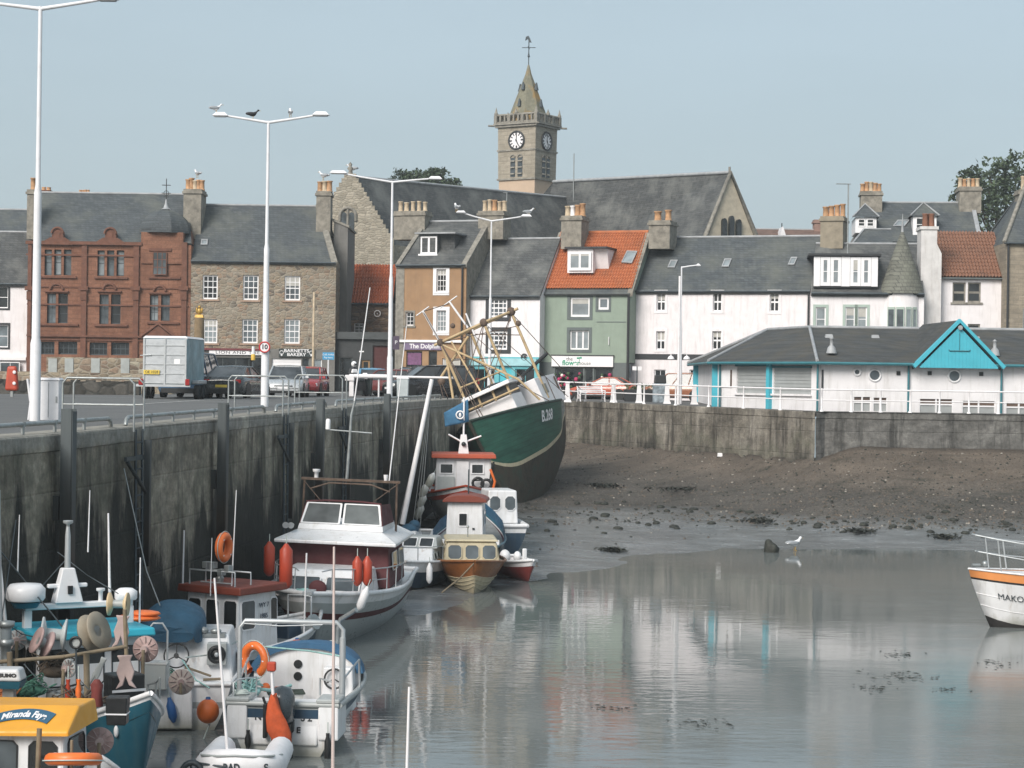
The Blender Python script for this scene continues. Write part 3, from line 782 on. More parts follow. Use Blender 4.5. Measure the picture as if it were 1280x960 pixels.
b.skew(b.w-.1, ez, rz, HD, COPING, .4, r=b.uz(398, 257, HD)[0])
b.chimney(397, 414, 240, 296, HD-1.4, 1.5, 3, .75, potr=.2, potm=[POT, POTB, POT])
sk = [(251, 307), (259.5, 307), (260, 300), (252, 300)]; b.skylight(sk, HD, ez, rz)
SHOPG = GLASSD
hs = [b.rect(r) for r in ((262, 447, 327, 476), (340, 448, 376, 480), (378, 448, 386, 480), (392, 449, 402, 480))]
b.wall(0, b.w, -.3, zs-.002, hs, GREYR, name='shop_front')
b.window(hs[0], 4, 1, GREYP, SHOPG); b.window(hs[2], 1, 1, GREYP, GLASSD); b.window(hs[3], 1, 1, WHITEP, GLASSL)
mb = MB(); h = hs[1]; n_ = 14
for k in range(n_): mb.box(h[0], h[1], .1+(k % 2)*.02, .16, lerp(h[2], h[3], k/n_), lerp(h[2], h[3], (k+1)/n_))
mb.build('roller_shutter', WHITEP, b.root)
MAROON = paint('maroon_paint', (.14, .025, .03), .5, .1)
r_ = b.rect((244, 435.5, 336, 438)); MB().box(r_[0], r_[1], -.2, -.004, r_[2], r_[3]).build('shop_cornice', MAROON, b.root)
r_ = b.rect((262, 438.3, 333, 443.5)); fs_ = MB().box(r_[0], r_[1], -.14, -.004, r_[2], r_[3]).build('shop_fascia', WHITEP, b.root)
text('lettering', 'LION AND THE', .27, fs_, ((r_[0]+r_[1])/2, -.146, (r_[2]+r_[3])/2), mat=BLKP, xs=1.5, sp=1.1)
r_ = b.rect((349, 436, 393, 446)); fs_ = MB().box(r_[0], r_[1], -.14, -.004, r_[2], r_[3]).build('shop_fascia', paint('dark_green_sign', (.025, .035, .035), .5, .1), b.root)
for i, s_ in enumerate(('BARNETTS', 'BAKERY')): text('lettering', s_, .3, fs_, ((r_[0]+r_[1])/2, -.146, lerp(r_[2], r_[3], .73-.47*i)), mat=WHITEP, xs=1.2, bold=.006)
for sx in (.08, .92):
    cx = lerp(r_[0], r_[1], sx); mb = MB(); mb.torus((cx, -.15, (r_[2]+r_[3])/2), .13, .025, 'y', 10, 4); mb.box(cx-.05, cx+.05, -.16, -.142, r_[2]+.05, r_[2]+.2); mb.build('sign_emblem', WHITEP, fs_)

# ---- gable block between, low red-tiled building, dark shop ----------------------------------
b = Bld('rendered_gable', 'narrow grey rendered gable wedged behind the bakery building', 412, 432, 134, 0, zg=5.7)
za, zb = b.uz(414, 276)[1], b.uz(431, 284)[1]
mb = MB(); mb.prism([(0, -.3), (b.w, -.3), (b.w, zb), (.15, za)], 0, 6); mb.build('wall', GREYR, b.root)
MB().prism([(0, za+.02), (b.w+.1, zb-.04), (b.w+.1, zb+.12), (0, za+.18)], -.1, 6.1).build('coping', COPING, b.root)
b = Bld('tiled_cottage', 'low stone cottage with bright red pantile roof behind the lamp post', 430, 489.5, 138, 0)
HD = 4; ez = b.uz(460, 378)[1]; rz = b.uz(460, 331, HD)[1]
HW = [b.rect((443, 404, 454.5, 416.5))]
b.wall(0, b.w, -.3, ez, HW, RUB_D, side=2*HD); b.window(HW[0], 2, 3)
pantile_roof(b, (-.1, -.2, ez-.1), (b.w, -.2, ez-.1), (b.w, HD, rz), (0, HD, rz), PANT_R, 16, 11, .05)
b.roof((b.w, 2*HD, ez), (0, 2*HD, ez), (0, HD, rz), (b.w, HD, rz), SLATE); b.gutter(0, b.w, ez-.12)
mb = MB(); u_, z_ = b.uz(472, 392); mb.torus((u_, -.2, z_), .22, .04, 'y', 10, 5); mb.tube([(u_, 0, z_-.1), (u_, -.3, z_)], .03, 5); mb.build('satellite_dish', WHITE, b.root)
b = Bld('dark_shop', 'dark shop unit with black fascia and open maroon doorway below the tiled cottage', 417.5, 490, 131.5, 0, cat='shop')
z1 = b.uz(450, 424)[1]; zt = b.uz(450, 415)[1]
HW = [b.rect((424, 447, 440, 492)), b.rect((452, 450, 462, 492)), b.rect((466, 432, 488, 492))]
b.wall(0, b.w, -.3, z1, HW, paint('charcoal_cladding', (.04, .043, .045), .7, .15, 2), side=4.)
MB().box(-.05, b.w+.05, -.25, 4., z1+.003, zt).build('fascia', paint('black_fascia', (.06, .068, .07), .5, .15), b.root)
b.window(HW[0], 1, 1, GREYP, GLASSD); b.window(HW[1], 1, 1, paint('oak_door', (.28, .17, .08), .6), GLASSD, fw=.13)
r_ = HW[2]; MB().box(r_[0], r_[1], .15, .2, r_[2], r_[3]).build('door', paint('oxblood_board', (.075, .018, .018), .7, .1), b.root)
r_ = b.rect((449, 438.6, 455, 440.2)); MB().box(r_[0], r_[1], -.06, -.004, r_[2], r_[3]).build('door_sign', WHITEP, b.root)

# ---- ochre house ----------------------------------------------------------------------------
YAW = -19
b = Bld('ochre_house', 'tall ochre rendered house with white window surrounds and a purple shopfront', 494, 581, 128, YAW)
HD = 4.6; ez = b.uz(540, 330.5)[1]; rz = b.uz(560, 277, HD)[1]
b_o = b
HW = [b.rect((546, 336.5, 557.5, 364.5)), b.rect((546, 388, 557.5, 414.5)), b.rect((507.5, 390, 517, 407))]
zs = b.uz(535, 427)[1]
b.wall(0, b.w, zs, ez, HW, HARLO, side=2*HD)
for h in HW[:2]: b.window(h, 3, 4, sill=.2, surround=.24, sm=WHITEP, sillm=WHITEP)
b.window(HW[2], 2, 3, sill=.15, surround=.1, sm=COPING)
MB().box(-.05, .55, -.03, -.002, 0, ez-.05).build('quoin', COPING, b.root)
b.gableroof(ez, rz, HD, SLATE2, r0=.2, wallmat=RUB_D); b.gutter(0, b.w, ez-.06)
# side wall of the right gable in rubble
mb = MB(); mb.add([(b.w+.03, -.02, -.3), (b.w+.03, 2*HD, -.3), (b.w+.03, 2*HD, ez), (b.w+.03, HD, rz-.05), (b.w+.03, -.02, ez)], [(0, 1, 2, 3, 4)]); mb.build('gable_wall', CHIMST, b.root)
b.skew(b.w-.12, ez, rz, HD, COPING, .36); b.skew(.1, ez, rz, HD, COPING, .3, r=.25)
b.chimney(497, 535, 265, 300, HD-.3, 1.3, 5, .75, potm=POTB, potr=.17)
b.chimney(603, 633.5, 265, 300, HD, 1.6, 5, .8, potm=[POTB, POTB, POT], potr=.17)
hs = [b.rect((508, 439, 527.5, 470)), b.rect((536, 439, 546, 470)), b.rect((553, 448, 575, 478))]
b.wall(0, b.w, -.3, zs-.002, hs, HARLO, name='shop_front')
for h in hs[:2]: b.window(h, 1, 1, BLKP, GLASSD)
b.window(hs[2], 2, 1, WHITEP, GLASS)
r_ = b.rect((499, 425, 578, 428)); MB().box(r_[0], r_[1], -.2, -.004, r_[2], r_[3]).build('shop_cornice', WHITEP, b.root)
PURP = paint('purple_sign', (.16, .12, .20), .5, .1)
r_ = b.rect((505.5, 428.6, 552.5, 437.4)); fs_ = MB().box(r_[0], r_[1], -.12, -.004, r_[2], r_[3]).build('shop_fascia', PURP, b.root)
text('lettering', 'The Dolphin', .42, fs_, ((r_[0]+r_[1])/2+.15, -.126, (r_[2]+r_[3])/2), mat=WHITEP, bold=.008)
r_ = b.rect((509, 441, 526, 456)); MB().box(r_[0], r_[1], .09, .1, r_[2], r_[3]).build('poster', paint('plum_poster', (.15, .06, .14), .5, .35, 6), b.root)
MB().tube([(b.w-.25, -.12, 0), (b.w-.25, -.12, ez-.2)], .06, 6).build('downpipe', BLKP, b.root)
# flat dormer
h = b.rect((526, 295.5, 546, 317.5), 1.1)
mb = MB(); mb.box(h[0]-.1, h[1]+.05, 1.12, HD, h[2]-.05, h[3]+.15); mb.box(h[1]+.052, h[1]+1.1, 1.6, HD, h[2]-.02, h[3]+.148); mb.build('dormer', SLATE2, b.root)
b.window((h[0], h[1], h[2], h[3]), 2, 1, y=1.0, fw=.1, bw=.14, sill=.1, sillm=WHITEP)
MB().box(h[0]-.35, h[1]+1.4, .85, HD+.2, h[3]+.16, h[3]+.26).build('dormer_roof', LEAD, b.root)

# ---- white house, grey roof -----------------------------------------------------------------
b = Bld('slate_roof_house', 'white house with black framed windows and turquoise shopfront beside the ochre house', 581, 673.5, 127.2, YAW)
HD = 4.2; ez = b.uz(630, 369.5)[1]; rz = b.uz(670, 298.5, HD)[1]
HW = [b.rect((612, 373.5, 634, 396.5)), b.rect((612, 414, 634, 437))]; zs = b.uz(630, 446)[1]
b.wall(0, b.w, zs, ez, HW, HARLW, side=2*HD)
for h in HW: b.window(h, 4, 4, surround=.26, sm=BLKP, bw=.06, fw=.1, dep=.04)
b.gableroof(ez, rz, HD, SLATE2, wallmat=HARLW); b.gutter(0, b.w, ez-.05)
hs = [b.rect((592, 461, 618, 490)), b.rect((624, 458, 639, 494)), b.rect((644, 461, 668, 490))]
TURQ = paint('turquoise_shop_paint', (.11, .40, .45), .5, .1)
b.wall(0, b.w, -.3, zs-.002, hs, TURQ, name='shop_front')
b.window(hs[0], 2, 1, TURQ, GLASSD); b.window(hs[2], 2, 1, TURQ, GLASSD)
MB().box(hs[1][0], hs[1][1], .1, .15, hs[1][2], hs[1][3]).build('door', paint('cyan_door', (.06, .42, .50), .4), b.root)
r_ = b.rect((583, 448, 671, 457)); fs_ = MB().box(r_[0], r_[1], -.14, -.004, r_[2], r_[3]).build('shop_fascia', paint('pale_turquoise', (.30, .52, .56), .5), b.root)
mb = MB(); u_, z_ = b.uz(656, 446.5); mb.torus((u_, -.1, z_), .2, .05, 'y', 12, 5, t0=.6, t1=5.8); mb.ell((u_+.05, -.1, z_+.02), (.08, .03, .08)); mb.build('emblem', BLKP, b.root)

# ---- green house, orange roof ---------------------------------------------------------------
b = Bld('green_house', 'sage green house with orange pantile roof and white dormer above a flower shop', 674, 786.5, 126.6, YAW)
HD = 4.3; ez = b.uz(730, 366)[1]; rz = b.uz(765, 292, HD)[1]
rs = [(713, 371.5, 737, 396), (747.5, 371.5, 761, 387), (712.5, 413, 736, 437)]
HW = [b.rect(r) for r in rs]; zs = b.uz(730, 453)[1]
b.wall(0, b.w, zs, ez, HW, HARLG, side=2*HD)
b.window(HW[0], 1, 1, surround=.2, sm=GREYP, fw=.12, gm=GLASSL); b.window(HW[1], 1, 1, surround=.15, sm=GREYP, fw=.13); b.window(HW[2], 3, 1, surround=.2, sm=GREYP, fw=.08, bw=.1)
pantile_roof(b, (-.05, .12, ez+.25), (b.w+.05, .12, ez+.25), (b.w+.05, HD, rz), (-.05, HD, rz), PANT_O, 34, 17, .045)
b.roof((0, -.25, ez-.1), (b.w, -.25, ez-.1), (b.w, .3, ez+.36), (0, .3, ez+.36), SLATE, 'eaves_course')
b.roof((b.w, 2*HD, ez), (0, 2*HD, ez), (0, HD, rz), (b.w, HD, rz), SLATE)
MB().tube([(0, HD, rz+.08), (b.w, HD, rz+.08)], .13, 8).build('ridge', PANT_O, b.root)
b.skew(.0, ez, rz, HD, COPING, .34); b.skew(b.w, ez, rz, HD, CHIMST, .34)
mb = MB(); mb.add([(.02, 0, ez), (.02, 2*HD, ez), (.02, HD, rz), (b.w-.02, 0, ez), (b.w-.02, 2*HD, ez), (b.w-.02, HD, rz)], [(0, 1, 2), (3, 4, 5)]); mb.build('gable', HARLG, b.root)
b.chimney(706.5, 731, 271, 312, HD-1., 1.7, 4, .85, potm=[POTB, WHITE, POT, POT], potr=.19)
b.chimney(816, 841.5, 277, 312, HD, 2.0, 2, .8, potr=.24)
h = b.rect((709.5, 311, 741, 341), .8)
mb = MB(); mb.box(h[0], h[1], .82, HD-.3, h[2], h[3]); mb.build('dormer', HARLW, b.root)
b.window((h[0]+.1, h[1]-.1, h[2]+.15, h[3]-.2), 2, 1, y=.7, dep=0., fw=.16, bw=.14, gm=GLASSL)
MB().box(h[0]-.15, h[1]+1.0, .6, HD, h[3]+.005, h[3]+.13).build('dormer_roof', BLKP, b.root)
mb = MB(); mb.prism([(1.0, h[3]), (HD-.2, h[3]), (1.5, h[2]+.3)], h[1]+.005, h[1]+.9, 'x'); mb.build('dormer_cheek', HARLW, b.root)
b.skylight([(777, 329), (790, 330), (797, 315), (784, 314.5)], HD, ez+.35, rz+.08)
hs = [b.rect((694, 460, 729, 488)), b.rect((731, 460, 741, 494)), b.rect((743, 460, 766, 488))]
b.wall(0, b.w, -.3, zs-.002, hs, GREYP, name='shop_front')
for h in hs: b.window(h, 1, 1, GREYP, GLASSD)
mb = MB(); FL = [paint('magenta_flowers', (.35, .03, .10), .8, .3), paint('white_flowers', (.7, .65, .6), .8, .2), paint('flower_leaves', (.05, .10, .04), .8, .3)]
for h in (hs[0], hs[2]):
    for k in range(26): mb.ell((random.uniform(h[0]+.1, h[1]-.1), random.uniform(-.3, -.12), random.uniform(h[2]-.5, h[2]+1.1)), random.uniform(.07, .16), 6, 4, random.choice((0, 0, 1, 2, 2)))
o_ = mb.build('flower_display', FL, b.root); o_['kind'] = 'stuff'
r_ = b.rect((690.5, 445, 767, 458.3)); fs_ = MB().box(r_[0], r_[1], -.16, -.004, r_[2], r_[3]).build('shop_fascia', WHITEP, b.root)
MB().box(r_[0]-.05, r_[1]+.05, -.19, -.006, r_[3]+.002, r_[3]+.07).build('shop_cornice', BLKP, fs_)
GRN = paint('sign_green', (.03, .28, .17), .5); sz = r_[3]-r_[2]; um = lerp(r_[0], r_[1], .4)
text('lettering', 'the', .34, fs_, (lerp(r_[0], r_[1], .295), -.166, r_[2]+sz*.70), mat=BLKP)
text('lettering', 'flower', .46, fs_, (lerp(r_[0], r_[1], .32), -.166, r_[2]+sz*.33), mat=GRN, bold=.012)
text('lettering', 'house', .34, fs_, (lerp(r_[0], r_[1], .545), -.166, r_[2]+sz*.31), mat=GREYP)
mb = MB(); u_ = lerp(r_[0], r_[1], .455); z_ = r_[2]+sz*.80; mb.ell((u_-.09, -.17, z_), (.1, .01, .06)); mb.ell((u_+.09, -.17, z_+.02), (.1, .01, .06)); mb.tube([(u_, -.165, z_-.2), (u_, -.165, z_+.05)], .02, 4); mb.build('leaf_emblem', GRN, fs_)
MB().tube([(b.w-.1, -.12, 0), (b.w-.1, -.12, ez-.1)], .08, 6).build('downpipe', BLKP, b.root)
MB().tube([(b.w-1.4, -.08, b.uz(750, 431)[1]), (b.w-1.4, -.08, b.uz(750, 421)[1])], .03, 5).build('wall_cable', WHITE, b.root)
g_ = b.rect((746, 402, 783, 403)); MB().box(g_[0], g_[1], -.02, -.003, g_[2], g_[3]).build('wall_band', GREYP, b.root)

# ---- long white terrace ---------------------------------------------------------------------
b = Bld('white_terrace', 'long white painted terrace with grey slate roof and three skylights', 788, 1011.5, 126, YAW+1)
HD = 4.3; ez = b.uz(900, 363)[1]; rz = b.uz(900, 296.5, HD)[1]
rs = [(821, 365.5, 831.5, 388.5), (891.5, 365.5, 902, 389), (962.5, 365.5, 973.5, 389.5), (820.5, 414, 831, 437), (890.5, 414, 901.5, 437), (962, 414, 973, 437),
      (818, 462, 832, 494), (862, 462, 871, 494), (888, 462, 910, 480)]
HW = [b.rect(r) for r in rs]
b.wall(0, b.w, -.3, ez, HW, HARLP, side=2*HD)
for h in HW[:6]: b.window(h, 2, 2, surround=.16, sm=HARLW, bw=.07, fw=.06, gm=GLASSD, dep=.12)
for h in HW[6:]: b.window(h, 2, 1, WHITEP, GLASSD)
b.gableroof(ez, rz, HD, SLATE, wallmat=HARLP); b.gutter(0, b.w, ez-.06)
r_ = b.rect((789, 443, 960, 450)); MB().box(.02, r_[1], -.03, -.003, r_[2], r_[3]).build('wall_band', BLKP, b.root)
for q in ([(834.5, 335.5), (843.5, 335.5), (847.5, 326), (838.5, 326)], [(902, 334.5), (911, 334.5), (915, 324.5), (906, 324.5)], [(985, 332), (993, 332), (997, 322.5), (989, 322.5)]): b.skylight(q, HD, ez, rz)
b.chimney(1029, 1056.5, 272, 312, HD, 2.2, 4, .85, potr=.2, mat=paint('tan_chimney', (.26, .225, .17), .9, .2, 2, dirt=.5, dcol=(.12, .1, .08)))
MB().tube([(b.w-.1, -.12, 0), (b.w-.1, -.12, ez-.1)], .07, 6).build('downpipe', BLKP, b.root)
b_t = b

# ---- white bay-windowed house with turret ---------------------------------------------------
b = Bld('bay_house', 'white house with long glazed dormer and conical slate turret', 1012, 1153.5, 121.6, YAW+12)
HD = 4.2; ez = b.uz(1060, 366)[1]; rz = b.uz(1095, 305, HD)[1]
SAGE = paint('sage_window_trim', (.36, .44, .39), .6, .06)
rs = [(1020, 384, 1032, 414), (1057, 384, 1068.5, 414), (1072, 384, 1083.5, 414), (1022, 432, 1034, 470), (1057, 432, 1083, 470)]
HW = [b.rect(r) for r in rs]
b.wall(0, b.w, -.3, ez, HW, HARLW, side=2*HD)
for h in HW: b.window(h, 1, 2, surround=.17, sm=SAGE, fw=.07, gm=GLASSL, dep=.05)
b.gableroof(ez, rz, HD, SLATE2, wallmat=HARLW, r0=.4); b.gutter(0, b.w, ez-.05, -.28, r=.09)
h = b.rect((1017.5, 321, 1097, 358), .15)
mb = MB(); mb.box(h[0], h[1], .16, HD, h[2]-.1, h[3]+.05); mb.build('dormer', BLKP, b.root)
for (a, c, g_) in ((0, 1.2, WHITEP), (5.2, 6.8, WHITEP), (10.8, 12, WHITEP)): MB().box(lerp(h[0], h[1], a/12), lerp(h[0], h[1], c/12), .06, .158, h[2], h[3]).build('dormer_panel', WHITEP, b.root)
for (a, c) in ((1.25, 3.1), (3.15, 5.15), (6.85, 8.8), (8.85, 10.75)): b.window((lerp(h[0], h[1], a/12), lerp(h[0], h[1], c/12), h[2]+.02, h[3]-.02), 1, 2, y=.05, dep=0., fw=.2, gm=GLASSL)
MB().box(h[0]-.35, h[1]+.2, -.1, HD, h[3]+.055, h[3]+.2).build('dormer_roof', BLKP, b.root)
# bowed corner with turret cone
u0, u1 = b.uz(1103, 380)[0], b.uz(1153, 380)[0]; uc = (u0+u1)/2; rr = (u1-u0)/2; zc = b.uz(1128, 366)[1]
MB().lathe([(rr, -.3), (rr, zc)], 28, M=Matrix.Translation((uc, .7, 0))).build('bow', HARLW, b.root)
ap = b.uz(1128.5, 285, .7)[1]
mb = MB(); k = 14; mb.lathe([(rr*1.16*(1-i/k)**.93+(.02 if i == k else 0)+(.05 if i % 1 == 0 else 0)*0, zc-.05+(ap-zc)*i/k) for i in range(k+1)], 28, M=Matrix.Translation((uc, .7, 0)))
TS = brick('turret_slate', (.115, .118, .10), (.17, .172, .145), (.06, .06, .055), .30, .24, .02, .85, .4, patch=(.21, .215, .17), pamt=.5)
cn = mb.build('turret_roof', TS, b.root)
MB().lathe([(.3, 0), (.1, .7), (.03, 1.6), (.015, 1.9)], 8, M=Matrix.Translation((uc, .7, ap-1.0))).build('finial', LEAD, cn)
za, zb = b.uz(1128, 412)[1], b.uz(1128, 384)[1]
for (t0, t1) in ((-135, -112), (-109, -86), (-82, -66), (-62, -48)):
    P_ = lambda t, z, r: Vector((uc+r*math.cos(R(t)), .7+r*math.sin(R(t)), z))
    panel(b.root, [P_(t0, za, rr+.05), P_(t1, za, rr+.05), P_(t1, zb, rr+.05), P_(t0, zb, rr+.05)], SAGE, GLASSL if t0 > -100 else GLASS, .12, .04, .01)
# white gable chimney stack at its right end
g = Bld('gable_house', 'white harled house front with brown pantile roof beside the turret', 1171, 1255, 122.5, -3)
HD = 4.0; ez = g.uz(1210, 346)[1]; rz = g.uz(1210, 290, HD)[1]
HW = [g.rect(r) for r in ((1191, 353, 1207, 378), (1210, 353, 1226, 378), (1192, 405, 1207, 430), (1210, 405, 1225, 430))]
g.wall(-.4, g.w, -.3, ez, HW, HARLW, side=2*HD)
for h in HW: g.window(h, 1, 2, COPING, GLASSD, fw=.09, bw=.09, sill=.12)
pantile_roof(g, (-.3, -.2, ez-.05), (g.w, -.2, ez-.05), (g.w, HD, rz), (-.3, HD, rz), PANT_B, 22, 13, .05)
g.roof((g.w, 2*HD, ez), (-.3, 2*HD, ez), (-.3, HD, rz), (g.w, HD, rz), SLATE); g.gutter(-.3, g.w, ez-.12, mat=GREYP)
u0, z1 = g.uz(1149.5, 284); u1, z0 = g.uz(1169, 305); us = g.uz(1174.5, 330)[0]
mb = MB(); mb.prism([(u0, -.3), (us, -.3), (us, g.uz(1174, 318)[1]), (u1, g.uz(1169, 306)[1]), (u1, z1-.2), (u0, z1-.2)], -.75, .9)
mb.box(u0-.08, u1+.08, -.83, .98, z1-.198, z1); ch = mb.build('chimney', paint('white_chimney', (.60, .585, .575), .9, .1, 2, dirt=.6, dcol=(.36, .33, .30), streak=True, bmp=.3), g.root)
for k in range(3): MB().lathe([(.2, 0), (.17, .75), (.2, .8), (.2, .85), (.14, .85), (.14, .6), (0, .6)], 9, M=Matrix.Translation((lerp(u0, u1, .3+.2*k), -.3+.4*(k % 2), z1-.01))).build('chimney_pot', paint('brown_pot', (.20, .09, .055), .8, .2), ch)
u_, z_ = g.uz(1180, 407); MB().lathe([(.14, 0), (.14, .1)], 12, M=Matrix.Translation((u_, 0, z_)) @ Matrix.Rotation(R(90), 4, 'X')).build('vent', BLACK, g.root)
s_ = Bld('corner_house', 'buff stone house with slate roof cut off at the right edge', 1255.5, 1330, 121, -2)
HD = 4.4; ez = s_.uz(1260, 303)[1]; rz = ez+4.2
HW = [s_.rect((1279, 385, 1292, 440))]
s_.wall(0, s_.w, -.3, ez, HW, SANDST, side=2*HD); s_.window(HW[0], 2, 2)
s_.roof((-.2, -.25, ez), (s_.w, -.25, ez), (s_.w, HD, rz), (2.2, HD, rz), SLATE)
s_.roof((s_.w, 2*HD, ez), (-.2, 2*HD, ez), (2.2, HD, rz), (s_.w, HD, rz), SLATE)
mb = MB(); mb.add([(.02, 0, ez), (.02, 2*HD, ez), (2.2, HD, rz-.05)], [(0, 1, 2)]); mb.build('hip_end', SLATE, s_.root)
MB().tube([(-.2, -.27, ez), (2.2, HD, rz+.05)], .14, 5).build('coping', COPING, s_.root)
s_.gutter(-.2, s_.w, ez-.06); MB().tube([(.1, -.1, 0), (.1, -.1, ez-.1)], .07, 6).build('downpipe', BLKP, s_.root)
s_.chimney(1271.5, 1300, 238, 290, HD, 1.4, 2, .9, potm=POTB)

# ---- houses rising behind the terrace --------------------------------------------------------
b = Bld('dormer_house', 'grey slate house with two white hipped dormers behind the turret house', 1066, 1224, 142, -6, zg=7)
HD = 4.6; ez = b.uz(1140, 300)[1]; rz = b.uz(1140, 253.5, HD)[1]
b.wall(0, b.w, -1, ez, [], GREYR, side=2*HD)
b.gableroof(ez, rz, HD, SLATE, wallmat=GREYR, r0=b.uz(1090, 253, HD)[0], r1=b.w)
mb = MB(); u1 = b.w+.02; mb.add([(u1, 0, -1), (u1, 2*HD, -1), (u1, 2*HD, ez), (u1, HD, rz), (u1, 0, ez)], [(0, 1, 2, 3, 4)])
g0 = b.uz(1197, 262, HD); mb.build('gable_wall', paint('tan_grey_harl', (.19, .185, .17), .9, .1, 2), b.root)
b.skew(b.w-.1, ez, rz, HD, LEAD, .3)
b.chimney(1075.5, 1101.5, 240, 268, HD-.4, 1.6, 5, .75, potm=[POT, POT, POTB], potr=.17)
b.chimney(1197.5, 1224, 235, 268, HD, 2.2, 5, .75, potm=[POTB, POT, POTB, POT], potr=.17)
for (r_, ap_) in (((1069.5, 271.5, 1095.5, 291), (1086.5, 255)), ((1141.5, 270, 1170.5, 297), (1159.5, 253.5))):
    h = b.rect(r_, .6); zt = b.uz(*ap_, 1.4)[1]; um = (h[0]+h[1])/2
    d_ = MB().box(h[0], h[1], .62, HD, h[2], h[3]).build('dormer', WHITEP, b.root)
    for a, c in ((.12, .46), (.54, .88)): b.window((lerp(h[0], h[1], a), lerp(h[0], h[1], c), h[2]+.45, h[3]-.12), 1, 2, y=.57, dep=0., fw=.07, gm=GLASSD, parent=d_)
    mb = MB(); k = .2
    mb.add([(h[0]-k, .4, h[3]), (h[1]+k, .4, h[3]), (um, 1.7, zt), (um, HD, zt), (h[0]-k, HD, h[3]), (h[1]+k, HD, h[3])], [(0, 1, 2), (1, 5, 3, 2), (0, 2, 3, 4)]); mb.build('dormer_roof', SLATE, b.root)
    MB().tube([(h[0]-k, .38, h[3]+.03), (um, 1.7, zt+.05), (h[1]+k, .38, h[3]+.03)], .07, 5).build('hip_lead', LEAD, b.root)
b.skylight([(1116, 283.5), (1131, 283.5), (1137, 276), (1122, 276)], HD, ez, rz)
b = Bld('slate_outbuilding', 'small hip roofed slate outbuilding tucked behind the glazed dormer', 1057, 1115, 133, -6, zg=7)
ez = b.uz(1085, 312)[1]; rz = b.uz(1085, 287, 2.5)[1]
b.wall(0, b.w, -1, ez, [], GREYR, side=5.); um = b.uz(1080, 287, 2.5)[0]
mb = MB(); mb.add([(0, 0, ez), (b.w, 0, ez), (b.w, 2.5, rz), (um, 2.5, rz), (0, 5, ez), (b.w, 5, ez)], [(0, 1, 2, 3), (0, 3, 4), (1, 5, 2), (4, 3, 2, 5)]); mb.build('roof', SLATE, b.root)
MB().tube([(0, -.02, ez), (um, 2.5, rz+.04), (b.w, 2.5, rz+.04)], .07, 5).build('hip_lead', LEAD, b.root)
b = Bld('distant_house', 'distant house with brown roof and pale gablet behind the terrace chimney', 940, 1032, 168, 0, zg=8)
ez = b.uz(985, 298)[1]; rz = b.uz(985, 287, 3.)[1]
b.wall(0, b.w, -2, ez, [], GREYR, side=6.); b.gableroof(ez, rz, 3., paint('brown_roof', (.14, .085, .065), .8, .25, 2), wallmat=GREYR)
u_, z_ = b.uz(978, 294); MB().prism([(u_-.35, z_-.3), (u_+.35, z_-.3), (u_, z_+.75)], -.4, 2).build('gablet', WHITE, b.root)
u_, z_ = b.uz(977.5, 279, 1); MB().tube([(u_, 1, z_-1.5), (u_, 1, z_)], .05, 5).build('finial', BLKP, b.root)
b.chimney(1017, 1029, 275, 295, 3, 1., 0, .3, mat=paint('pink_chimney', (.25, .16, .13), .9, .2))

# ---- church ---------------------------------------------------------------------------------
b = Bld('church', 'grey stone church with clock tower, spire, long slate roofs and crow stepped gable', 412, 492, 150, 0, zg=6, cat='church')
ch = b
# crow-stepped gable facing the harbour
u0 = b.uz(384, 300)[0]; ua, za = b.uz(437.5, 217); u1, ze = b.uz(492, 303)
mb = MB(); ns = 15; prf = [(u0, -1), (u1, -1)]
for k in range(ns):
    t0, t1 = k/ns, (k+1)/ns; zz = lerp(ze, za, t1); prf += [(lerp(u1, ua+.25, t0), lerp(ze, za, t0)+(.0)), (lerp(u1, ua+.25, t0), zz)]
prf += [(ua-.25, za)]
for k in reversed(range(ns)):
    t0, t1 = k/ns, (k+1)/ns; prf += [(lerp(u0, ua-.25, t0), lerp(ze, za, t1)), (lerp(u0, ua-.25, t0), lerp(ze, za, t0))]
mb.prism(prf, 0, .6); mb.build('crow_stepped_gable', RUB_C, b.root)
MB().lathe([(.22, 0), (.12, .25), (.26, .45), (.1, .6), (.16, .75), (0, .95)], 8, M=Matrix.Translation((ua, .3, za))).build('finial', COPING, b.root)
for s2, c in ((-1, 430), (1, 439.5)):
    h = b.rect((c-3.2, 266, c+3.2, 292)); um = (h[0]+h[1])/2; hw = (h[1]-h[0])/2
    arc = [(h[0], h[2]), (h[1], h[2]), (h[1], h[3]-hw)]+[(um+hw*math.cos(t), h[3]-hw+hw*1.2*math.sin(t)) for t in [math.pi*k/8 for k in range(1, 8)]]+[(h[0], h[3]-hw)]
    MB().prism(arc, -.03, -.003).build('lancet_window', GLASS, b.root)
h = b.rect((425, 260, 444.5, 293)); um = (h[0]+h[1])/2; hw = (h[1]-h[0])/2
mb = MB(); mb.torus((um, -.02, h[3]-hw), hw, .13, 'y', 14, 5, t0=0, t1=math.pi); mb.tube([(um, -.03, h[2]), (um, -.03, h[3]-.1)], .11, 5); mb.tube([(h[0], -.02, h[3]-hw-.4), (h[0], -.02, h[3]-hw)], .13, 5); mb.tube([(h[1], -.02, h[3]-hw-.4), (h[1], -.02, h[3]-hw)], .13, 5)
mb.build('window_hood', COPING, b.root)
def loc(px, py, Y):
    p = W(px, py, Y)-b.O; return Vector((p.x, p.y, p.z))
